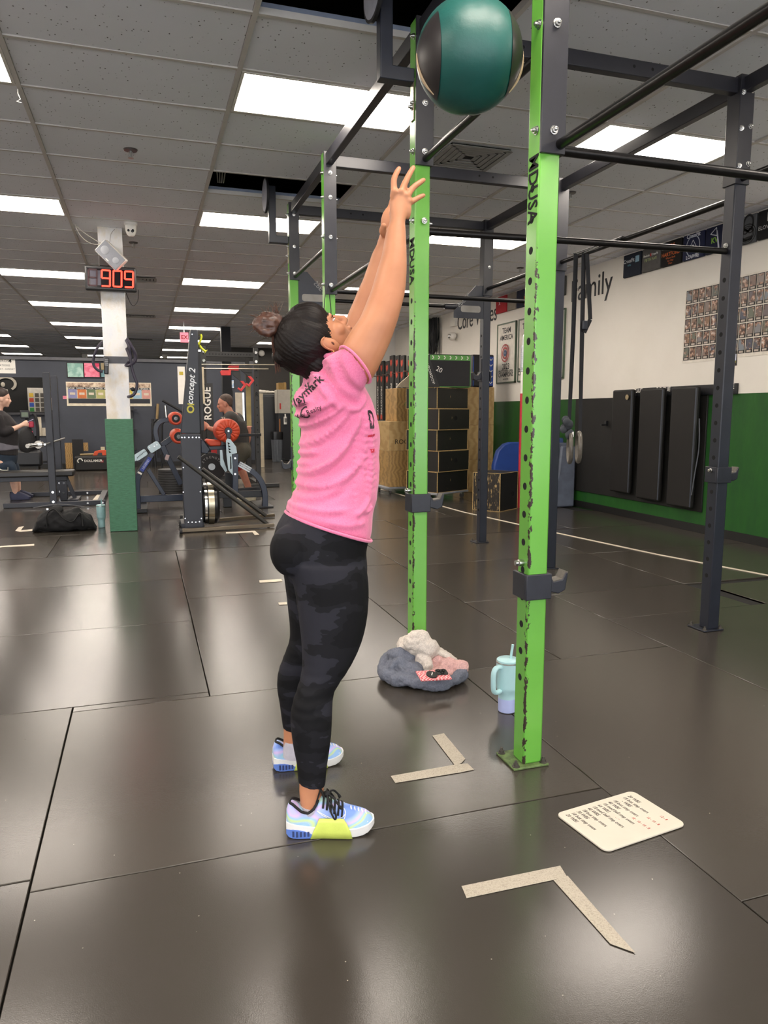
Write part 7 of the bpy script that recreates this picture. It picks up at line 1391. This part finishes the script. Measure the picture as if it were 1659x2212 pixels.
er = HC + RH @ Vector((.012, -.084, -.073)); mb = MB(); mb.tube([er + Vector((math.cos(a) * .006, -.002, math.sin(a) * .006)) for a in [2 * math.pi * i / 14 for i in range(14)]], .0013, 6, closed=True); mb.build('earring', pm('gold', 'd9b25e', .25, 1), body, smooth=True)
MB().ell(HC + RH @ Vector((-.006, -.088, -.062)), (.0028,) * 3, None, 8, 6).build('earring', pm('gold', 'd9b25e', .25, 1), body, smooth=True)
P = [HC + RH @ Vector(p) for p in ((.014, -.0835, -.018), (.0, -.087, -.016), (-.009, -.087, -.036), (-.004, -.086, -.06))]; MB().tube(curve_pts(P, 6), .0022, 6).build('ear_fold', skinA, body, smooth=True)
MB().ell(HC + RH @ Vector((.012, -.084, -.047)), (.0045, .002, .007), RH, 10, 8).build('ear_hollow_shade', pm('ear_shadow', '5a3022', .8), body, smooth=True)  # dark bead that paints the shade inside the ear
# socks and trainers
sockM = pm('sock_grey', 'b8b5c0', .9, 0, .06, 60, .3, 500)
def m_upper():
    m = NT('pastel_upper'); g = m.tex('Generated'); n = m.noise(1.9, 1, .3, g, 0); m.col(m.ramp(n, [(.3, lin('6f90dc')), (.4, lin('9fb6ea')), (.49, lin('cdb2e2')), (.56, lin('93bfe0')), (.63, lin('c3d790')), (.7, lin('93b8e6'))])); m.set(.6); m.bump(m.noise(420, 2, .5, m.tex()), .25, .002); return m.m
upM = m_upper(); soleW = pm('sole_white', 'e4e4e2', .45, 0, .02); heelB = pm('heel_blue', '5f7fcb', .4, 0, .05); limeM = pm('lime_panel', 'c9d864', .4, 0, .05, 30, .1, 300); laceB = pm('lace_black', '101012', .8, 0, .2, 80)
def shoe(heel, toe, par, tag_label):
    heel, toe = Vector(heel), Vector(toe); dx = (toe - heel); L = dx.length; dx.normalize(); dy = Vector((-dx.y, dx.x, 0)); Lc = lambda u, v, z: heel + dx * (u * L) + dy * v + Zv * z
    W = [(0, .020), (.04, .029), (.12, .035), (.25, .0365), (.4, .0365), (.55, .042), (.7, .0475), (.82, .046), (.92, .037), (.98, .022), (1, .010)]
    def wv(u):
        for (a, b), (c, d) in zip(W, W[1:]):
            if a <= u <= c: t = (u - a) / (c - a); t = t * t * (3 - 2 * t) if False else t; return b + (d - b) * t
        return .01
    zb = lambda u: .002 + (.010 * ((.06 - u) / .06) ** 2 if u < .06 else 0) + (.020 * ((u - .80) / .2) ** 2 if u > .80 else 0)
    zt = lambda u: .050 - .020 * min(1, u / .45) + (.010 * (u - .8) / .2 if u > .8 else 0)
    US = [0, .02, .05, .1, .16, .22, .3, .38, .46, .54, .62, .7, .78, .86, .92, .96, .985, 1]
    def body_ring(u, z0, z1, k0=1.0, k1=1.0, n=12):
        w = wv(u); out = []
        for j in range(n + 1): out.append(Lc(u, -w * (k0 + (k1 - k0) * j / n), z0 + (z1 - z0) * j / n))
        for j in range(n + 1): out.append(Lc(u, w * (k1 + (k0 - k1) * j / n), z1 + (z0 - z1) * j / n))
        return out
    # upper
    top = [(0, .075), (.03, .098), (.07, .104), (.12, .096), (.18, .083), (.25, .078), (.31, .087), (.36, .106), (.40, .118), (.45, .112), (.52, .1), (.6, .089), (.7, .076), (.8, .067), (.9, .058), (.96, .047), (1, .034)]
    def tz(u):
        for (a, b), (c, d) in zip(top, top[1:]):
            if a <= u <= c: return b + (d - b) * (u - a) / (c - a)
        return .03
    mb = MB(); rings = []
    for i in range(49):
        u = .004 + .99 * i / 48; w = wv(u) * .97; z0 = zt(u) - .012; z1 = tz(u); ring = []
        for j in range(20):
            th = math.pi * j / 19; c, s = math.cos(th), math.sin(th); e = .62; ring.append(Lc(u, -w * math.copysign(abs(c) ** e, c) * (1 - .28 * s * s * (1 if u < .45 else .6)), z0 + (z1 - z0) * s ** .8))
        rings.append(ring)
    mb.loft(rings); up = mb.build('shoe', upM, par, smooth=True); up['label'] = tag_label; shade(up, 60)
    # midsole, heel, side panels
    mb = MB(); mb.loft([body_ring(u, zb(u), zt(u), .97, 1.05) for u in US]); mb.build('midsole', soleW, up, bevel=.003)
    mb = MB(); mb.loft([body_ring(u, zb(u) - .001, .004 + .026 * max(0, 1 - ((u - .10) / .24) ** 2), 1.02, 1.07) for u in (0.0, .03, .08, .14, .2, .26, .31)]); mb.build('heel_clip', heelB, up, bevel=.002)
    for s in (-1, 1):
        for k in range(5): u = .08 + .042 * k; MB().box(Lc(u, s * (wv(u) * 1.055), .016), (.006, .003, .018 - .001 * k), Matrix.Rotation(math.atan2(dx.y, dx.x), 3, 'Z')).build('heel_slot', pm('slot_navy', '2a3a66', .6), up)
        mb = MB(); rg = []
        for u0, u1, z in ((.27, .74, .001), (.30, .72, .022), (.35, .675, .05), (.37, .64, .062)):
            rg.append([(u0 + (u1 - u0) * k / 12, z) for k in range(13)])
        vs = []; 
        for ri, r in enumerate(rg):
            for u, z in r: w = wv(u) * (1.06 if ri < 2 else (1.035 if ri == 2 else .95)); vs.append(Lc(u, s * (w + .0015), max(z, zb(u) - .0005)))
        k0 = len(mb.v); mb.v += [tuple(v) for v in vs]
        for ri in range(3):
            for k in range(12): mb.f.append((k0 + ri * 13 + k, k0 + ri * 13 + k + 1, k0 + (ri + 1) * 13 + k + 1, k0 + (ri + 1) * 13 + k)); mb.mi.append(0)
        o = mb.build('side_panel', limeM, up, smooth=True); q = o.modifiers.new('t', 'SOLIDIFY'); q.thickness = .002; q.offset = 0
        # outlined check mark on the side
        bv = BVH(up)
        def onsurf(u, z):
            o_ = Lc(u, s * .12, z); h_ = bv.ray_cast(o_, -dy * s); return (h_[0] + dy * s * .0012) if h_[0] is not None else Lc(u, s * wv(u), z)
        for path in ([(.345, .081), (.42, .072), (.5, .062), (.56, .058), (.62, .062), (.665, .07), (.66, .078), (.635, .083)], [(.345, .081), (.40, .071), (.46, .063)], [(.66, .078), (.665, .068), (.64, .054), (.6, .048)]): MB().tube(curve_pts([onsurf(u, z) for u, z in path], 4), .0012, 5).build('check_mark', soleW, up)
    # collar, tongue, laces
    P = []
    for j in range(28):
        a = 2 * math.pi * j / 28; u = .21 + .165 * math.cos(a); v = .031 * math.sin(a); P.append(Lc(u, v, tz(max(.045, min(.375, u))) - .001))
    MB().tube(P, .0042, 8, closed=True).build('collar', laceB, up, smooth=True)
    mb = MB(); mb.loft([[Lc(.33, -.02, .1), Lc(.33, .02, .1), Lc(.345, .02, .1), Lc(.345, -.02, .1)], [Lc(.385, -.022, .145), Lc(.385, .022, .145), Lc(.4, .022, .143), Lc(.4, -.022, .143)], [Lc(.42, -.022, .115), Lc(.42, .022, .115), Lc(.44, .022, .112), Lc(.44, -.022, .112)]]); mb.build('tongue', laceB, up, bevel=.004)
    for k in range(6): u = .425 + .042 * k; MB().tube(curve_pts([Lc(u - .012, -.036, tz(u) - .022), Lc(u, -.02, tz(u) - .002), Lc(u + .004, 0, tz(u) + .003), Lc(u, .02, tz(u) - .002), Lc(u - .012, .036, tz(u) - .022)], 4), .0032, 7).build('lace', laceB, up, smooth=True)
    for k in range(5): u = .735 + .042 * k; MB().tube(curve_pts([Lc(u + .012, -.032, tz(u) - .018), Lc(u, 0, tz(u) + .001), Lc(u + .012, .032, tz(u) - .018)], 4), .0022, 6).build('toe_rib', soleW, up, smooth=True)
    for s in (-1, 1):
        MB().tube(curve_pts([Lc(.46, 0, .118), Lc(.47, s * .03, .118), Lc(.50, s * .05, .09), Lc(.545, s * .052, .066), Lc(.555, s * .045, .078), Lc(.50, s * .03, .108), Lc(.46, 0, .118)], 5), .0028, 7).build('lace_loop', laceB, up, smooth=True)
        MB().tube(curve_pts([Lc(.46, 0, .12), Lc(.53, s * .022, .118), Lc(.59, s * .034, .1), Lc(.62, s * .03, .088)], 5), [.0032] * 12 + [.005] * 4, 7).build('lace_end', laceB, up, smooth=True)
    MB().ell(Lc(.46, 0, .119), (.012, .012, .009), None, 10, 8).build('lace_knot', laceB, up, smooth=True)
    return up, Lc
def BVH(o):
    me = evaluated(o); me.transform(Matrix.Identity(4)); return BVHTree.FromPolygons([v.co.copy() for v in me.vertices], [tuple(p.vertices) for p in me.polygons])
h1, t1 = gnd(619, 1800), gnd(808, 1789); up1, Lc1 = shoe(h1, t1, ath, 'pastel trainer with lime side panel and black laces on the nearer foot')
h2, t2_ = gnd(590, 1660), gnd(741, 1640); up2, Lc2 = shoe(h2, t2_, ath, 'pastel trainer on the farther foot')
for rows in ([(698, 1738, 646, 1738, 2.036, .0375), (702, 1758, 645, 1760, 2.034, .038), (706, 1778, 645, 1782, 2.034, .037)], [(654, 1596, 612, 1600, 2.39, .036), (656, 1612, 611, 1618, 2.393, .037), (658, 1630, 611, 1636, 2.395, .036)]):
    mb = MB(); mb.loft([sec((a, b), (c, d), y, w, 24, 2.1) for a, b, c, d, y, w in rows]); mb.build('sock', sockM, ath, smooth=True)
# printing on the shirt, laid on the cloth
sbv = BVHTree.FromPolygons([v.co.copy() for v in shirt.data.vertices], [tuple(p.vertices) for p in shirt.data.polygons])
def print_on(s, size, px, py, ang, m, sx=1.0, dirn=(0, 1, 0), bold=0.0, Yc=1.9, name='shirt_print', shear=0):
    cu = bpy.data.curves.new('t', 'FONT'); cu.body = s; cu.size = size; cu.align_x = 'CENTER'; cu.align_y = 'CENTER'; cu.offset = bold; cu.shear = shear; cu.resolution_u = 2; tmp = bpy.data.objects.new('t', cu); me = bpy.data.meshes.new_from_object(tmp); bpy.data.objects.remove(tmp)
    bm = bmesh.new(); bm.from_mesh(me); bmesh.ops.triangulate(bm, faces=bm.faces)
    for _ in range(2): bmesh.ops.subdivide_edges(bm, edges=[e for e in bm.edges if e.calc_length() > size * .12], cuts=1)
    d = Vector(dirn).normalized(); c = ony(px, py, 2.05); ux = d.cross(Zv).normalized(); uz = ux.cross(d); a = math.radians(ang); ax = ux * math.cos(a) + uz * math.sin(a); ay = -ux * math.sin(a) + uz * math.cos(a); bad = []
    for v in bm.verts:
        o = c + ax * (v.co.x * sx) + ay * v.co.y - d * .6; hit = sbv.ray_cast(o, d)
        if hit[0] is None: bad.append(v)
        else: v.co = hit[0] - d * .0012 + hit[1] * .0008
    bmesh.ops.delete(bm, geom=bad, context='VERTS'); bm.to_mesh(me); bm.free(); me.materials.clear(); me.materials.append(m); o = bpy.data.objects.new(name, me); COL.objects.link(o); fin(o, shirt)
prk = pm('print_charcoal', '241a20', .7)
print_on('Waymark', .036, 655, 849, 42, prk, .95, (.25, 1, 0), .0008); print_on('//', .03, 661, 833, 35, prk, 1.2, (.25, 1, 0), .001); print_on('mtec', .016, 637, 872, 12, prk, 1, (.45, 1, 0)); print_on('C', .05, 650, 893, 20, prk, 1, (.35, 1, 0)); print_on('Key Realty', .019, 667, 891, 24, prk, .95, (.2, 1, 0))
print_on('D', .075, 813, 908, 4, prk, .6, (-.75, 1, 0), .001); print_on('_', .05, 811, 926, 6, pm('print_red', 'c8324a', .7), 1, (-.75, 1, 0), .002); print_on('-', .06, 817, 970, 6, pm('print_red', 'c8324a', .7), 1, (-.75, 1, 0), .003)
# ---------------- people at the back
def far_person(label, root, pieces, extra, vox=.011):
    t = thing('person', label, 'person', root); out = {}
    for nm, mat, fn in pieces:
        mb = MB(); fn(mb); out[nm] = blob(mb, nm, mat, t, vox, 4, .5)
    extra(t, out); return t
# man behind the ski machine, facing the pillar, arm pointing
YMn = 10.75; K = lambda x, y, dy=0: ony(x, y, YMn + dy); skinB = skin('ruddy_skin', 'b97c66', 'c98d76'); hcM = K(486, 868); RM = Matrix.Rotation(math.pi, 3, 'Z') @ Matrix.Rotation(math.radians(8), 3, 'Y')
zg_ = 0.0; hip = K(522, 972)
def mbody(mb):
    head_pieces(mb, hcM, RM, 1.05); limb(mb, [(hcM + Vector((.02, 0, -.06)), .06), (K(497, 899), .07)])
    limb(mb, [(K(500, 905, -.18), .06), (K(488, 938, -.22), .048), (K(470, 931, -.24), .042), (K(452, 925, -.24), .032)]); mb.ell(K(445, 920, -.2), (.05, .025, .04)); limb(mb, [(K(446, 917, -.2), .013), (K(437, 917, -.2), .011), (K(433, 918, -.2), .010)])
    for k in range(3): limb(mb, [(K(444, 921 + 3 * k, -.2), .012), (K(440, 923 + 3 * k, -.21), .011), (K(442, 927 + 2 * k, -.19), .010)], 8)
    limb(mb, [(K(446, 914, -.19), .013), (K(440, 911, -.2), .012)], 8)
    limb(mb, [(K(512, 908, .17), .06), (K(524, 950, .2), .05), (K(531, 962, .1), .045), (K(537, 946, -.02), .036), (K(538, 934, -.05), .03)]); mb.ell(K(538, 929, -.06), (.035, .04, .045))
    for k in range(4): limb(mb, [(K(533 + 2.5 * k, 929, -.08), .012), (K(532 + 3 * k, 923, -.1), .011), (K(535 + 3 * k, 921, -.08), .010)], 8)
    limb(mb, [(hip, .10), (K(508, 920), .11)]); limb(mb, [(K(500, 906, -.18), .06), (K(504, 902), .08), (K(512, 908, .17), .06)])
    for dy in (-.14, .14): limb(mb, [(hip + Vector((0, dy, -.02)), .09), (K(512, 1003, dy), .065), (K(520, 1012, dy), .06), (K(534, 1045, dy), .05), (Vector((K(540, 1070, dy).x, YMn + dy, .08)), .036)])
def mshirt(mb):
    mb.loft([sec((a, b), (c, d), YMn, w, 20) for c, d, a, b, w in ((494, 966, 540, 968, .17), (490, 950, 540, 952, .18), (481, 925, 538, 930, .2), (479, 908, 533, 912, .21), (486, 897, 520, 899, .17), (490, 888, 508, 891, .09))])
    limb(mb, [(K(498, 903, -.17), .10), (K(491, 925, -.22), .088), (K(488, 934, -.23), .075)]); limb(mb, [(K(512, 906, .18), .10), (K(520, 938, .2), .082)])
def mshorts(mb):
    mb.loft([sec((a, b), (c, d), YMn, w, 20) for c, d, a, b, w in ((492, 955, 541, 955, .185), (494, 970, 545, 972, .2), (500, 985, 543, 988, .19))])
    for dy in (-.14, .14): limb(mb, [(hip + Vector((0, dy, -.01)), .12), (K(516, 992, dy), .10)])
def mhair(mb): mb.ell(hcM + RM @ Vector((-.018, 0, .024)), (.1, .082, .09), RM); mb.ell(hcM + RM @ Vector((-.055, 0, -.03)), (.05, .07, .06), RM); mb.ell(hcM + RM @ Vector((-.03, 0, -.005)), (.066, .084, .055), RM)
def mextra(t, o):
    for dy in (-.14, .14):
        c = Vector((K(540, 1070, dy).x, YMn + dy, 0)); mb = MB(); mb.loft([[(c.x + x - k, c.y + y, z) for x, y in rrect(.30 * s, .1 * s, .04)] for s, z, k in ((.95, .003, .06), (1, .04, .06), (.8, .08, .03), (.45, .11, -.03))]); mb.build('shoe', pm('shoe_cream', 'c9c0a8', .7), t, smooth=True)
        mb = MB(); mb.tube([K(514, 995, dy), K(514, 1004, dy), K(520, 1014, dy)], [.085, .08, .07], 14); mb.build('knee_sleeve', pm('sleeve_red', 'b83a38', .7), t, smooth=True)
    text('FIT', .07, pm('print_pale', 'c9bfa8', .7), t, frame(K(484, 905, -.24), (-.9, -.2, 0), Zv), 'shirt_print', .002); MB().ell(hcM + RM @ Vector((.088, 0, -.062)), (.014, .04, .02), RM).build('stubble', pm('stubble', '7d5a4c', .8), o['body'], smooth=True)
    for sy in (-1, 1): MB().ell(hcM + RM @ Vector((.1, sy * .035, -.02)), (.008, .013, .008), RM, 8, 6).build('eye', pm('iris_brown', '24150e', .15), o['body'])
far_person('man in a dark grey shirt pointing behind the ski machine', (hip.x, YMn, 0), [('body', skinB, mbody), ('shirt', pm('shirt_charcoal', '3c3a38', .85, 0, .1, 20, .2, 200), mshirt), ('shorts', pm('shorts_olive', '4b473c', .85), mshorts), ('hair', pm('hair_greybrown', '4f4038', .7, 0, .3, 60), mhair)], mextra)
# woman at the frame edge looking at her phone
YW = 11.9; K2 = lambda x, y, dy=0: ony(x, y, YW + dy); skinC = skin('fair_skin', 'd0a590', 'dcb39e'); hcW = K2(4, 856); RW = Matrix.Rotation(math.radians(8), 3, 'Y'); hipW = K2(2, 1000); 
def wbody(mb):
    head_pieces(mb, hcW, RW, 1.1); limb(mb, [(hcW + Vector((-.02, 0, -.06)), .052), (K2(-4, 888), .06)])
    for dy in (-.2, .17): limb(mb, [(K2(-6, 905, dy), .06), (K2(5, 930, dy), .05), (K2(24, 928, dy * .8), .04), (K2(46, 919, dy * .42), .03)]); mb.ell(K2(49, 918, dy * .4), (.058, .03, .032), Matrix.Rotation(-.15, 3, 'Y')); 
    for k in range(4):
        limb(mb, [(K2(48, 915 + 2.0 * k, -.08), .015), (K2(57, 912 + 2.5 * k, -.09), .013), (K2(61, 914 + 2.5 * k, -.07), .012)], 8)
        limb(mb, [(K2(48, 915 + 2.0 * k, .065), .015), (K2(56, 909 + 2.5 * k, .06), .013), (K2(60, 911 + 2.5 * k, .05), .012)], 8)
    limb(mb, [(K2(49, 914, -.08), .016), (K2(56, 909, -.06), .013)], 8); limb(mb, [(hipW, .13), (K2(0, 930), .13), (K2(-4, 888), .06)]); limb(mb, [(K2(-6, 905, -.2), .06), (K2(-4, 898), .08), (K2(-6, 905, .17), .06)])
    for dy in (-.13, .13): f_ = gnd(30, 1083); limb(mb, [(Vector((hipW.x, YW + dy, hipW.z)), .1), (Vector((f_.x - .06, YW + dy, .48)), .06), (Vector((f_.x - .02, YW + dy, .3)), .056), (Vector((f_.x, YW + dy, .08)), .036)])
def wshirt(mb):
    mb.loft([sec((a, b), (c, d), YW, w, 22) for c, d, a, b, w in ((-45, 975, 40, 985, .22), (-45, 960, 40, 962, .22), (-42, 935, 42, 938, .21), (-36, 912, 38, 915, .2), (-28, 897, 24, 898, .19), (-18, 885, 8, 887, .1))])
    for dy in (-.21, .18): limb(mb, [(K2(-6, 905, dy), .085), (K2(5, 932, dy), .07), (K2(22, 929, dy * .85), .056)])
def whem(mb): mb.loft([sec((a, b), (c, d), YW, w, 22) for c, d, a, b, w in ((-48, 955, 41, 966, .226), (-48, 940, 42, 958, .224), (-48, 930, 10, 945, .2))]) if False else mb.loft([sec((a, b), (c, d), YW, w, 22) for c, d, a, b, w in ((-50, 978, 42, 970, .235), (-48, 950, 40, 962, .228), (-46, 938, 20, 948, .2))])
def wlegs(mb):
    mb.loft([sec((a, b), (c, d), YW, w, 22) for c, d, a, b, w in ((-40, 1000, 38, 1000, .21), (-46, 985, 40, 985, .215), (-42, 960, 36, 962, .2))])
    for dy in (-.12, .12): f_ = gnd(30, 1083); limb(mb, [(Vector((hipW.x, YW + dy, hipW.z - .05)), .125), (Vector((f_.x - .06, YW + dy, .5)), .082), (Vector((f_.x - .02, YW + dy, .36)), .068)])
def whair(mb): mb.ell(hcW + RW @ Vector((-.018, 0, .024)), (.11, .092, .103), RW); mb.ell(hcW + RW @ Vector((-.06, 0, -.03)), (.055, .078, .07), RW); mb.ell(hcW + RW @ Vector((-.03, 0, -.005)), (.075, .09, .06), RW); mb.ell(hcW + RW @ Vector((-.1, 0, .05)), (.045, .045, .045), RW)
def wextra(t, o):
    for dy in (-.13, .13):
        f_ = gnd(30, 1083); c = Vector((f_.x + .06, YW + dy, 0)); mb = MB(); mb.loft([[(c.x + x - k, c.y + y, z) for x, y in rrect(.28 * s, .1 * s, .04)] for s, z, k in ((.95, .003, 0), (1, .04, 0), (.8, .08, .03), (.45, .12, .07))]); mb.build('shoe', pm('shoe_navy', '262a44', .7), t, smooth=True)
    for sy in (-1, 1): MB().ell(hcW + RW @ Vector((.088, sy * .032, -.018)), (.008, .012, .007), RW, 8, 6).build('eye', pm('iris_brown', '24150e', .15), o['body'])
    for k in (0, 1): MB().tube([K2(-5, 1010 + 4 * k, -.235), K2(8, 1018 - 2 * k, -.235), K2(17, 1016, -.235), K2(17, 1009, -.235)], .006, 6).build('legging_stripe', paper, o['leggings'])
far_person('woman in a black top looking at her phone behind the bench at the frame edge', (hipW.x, YW, 0), [('body', skinC, wbody), ('shirt', pm('shirt_black', '232022', .85, 0, .1, 20, .2, 200), wshirt), ('under_layer', pm('layer_grey', '6a6870', .85), whem), ('leggings', pm('leggings_teal', '1b2a3a', .8), wlegs), ('hair', pm('hair_brown', '2a1d18', .6, 0, .3, 60), whair)], wextra)
c = K2(61, 911, -.02); tp = thing('phone', 'small pale phone held by the woman at the frame edge', 'phone', c); R = Matrix.Rotation(math.radians(-25), 3, 'Y'); MB().box(c, (.15, .075, .01), R).build('body', pm('phone_lilac', '9a8fb0', .4), tp, bevel=.003); MB().box(c + R @ Vector((0, 0, .0055)), (.14, .066, .001), R).build('screen', pm('phone_glass', '3a3a44', .1), tp)

bpy.data.scenes.remove(TMP)
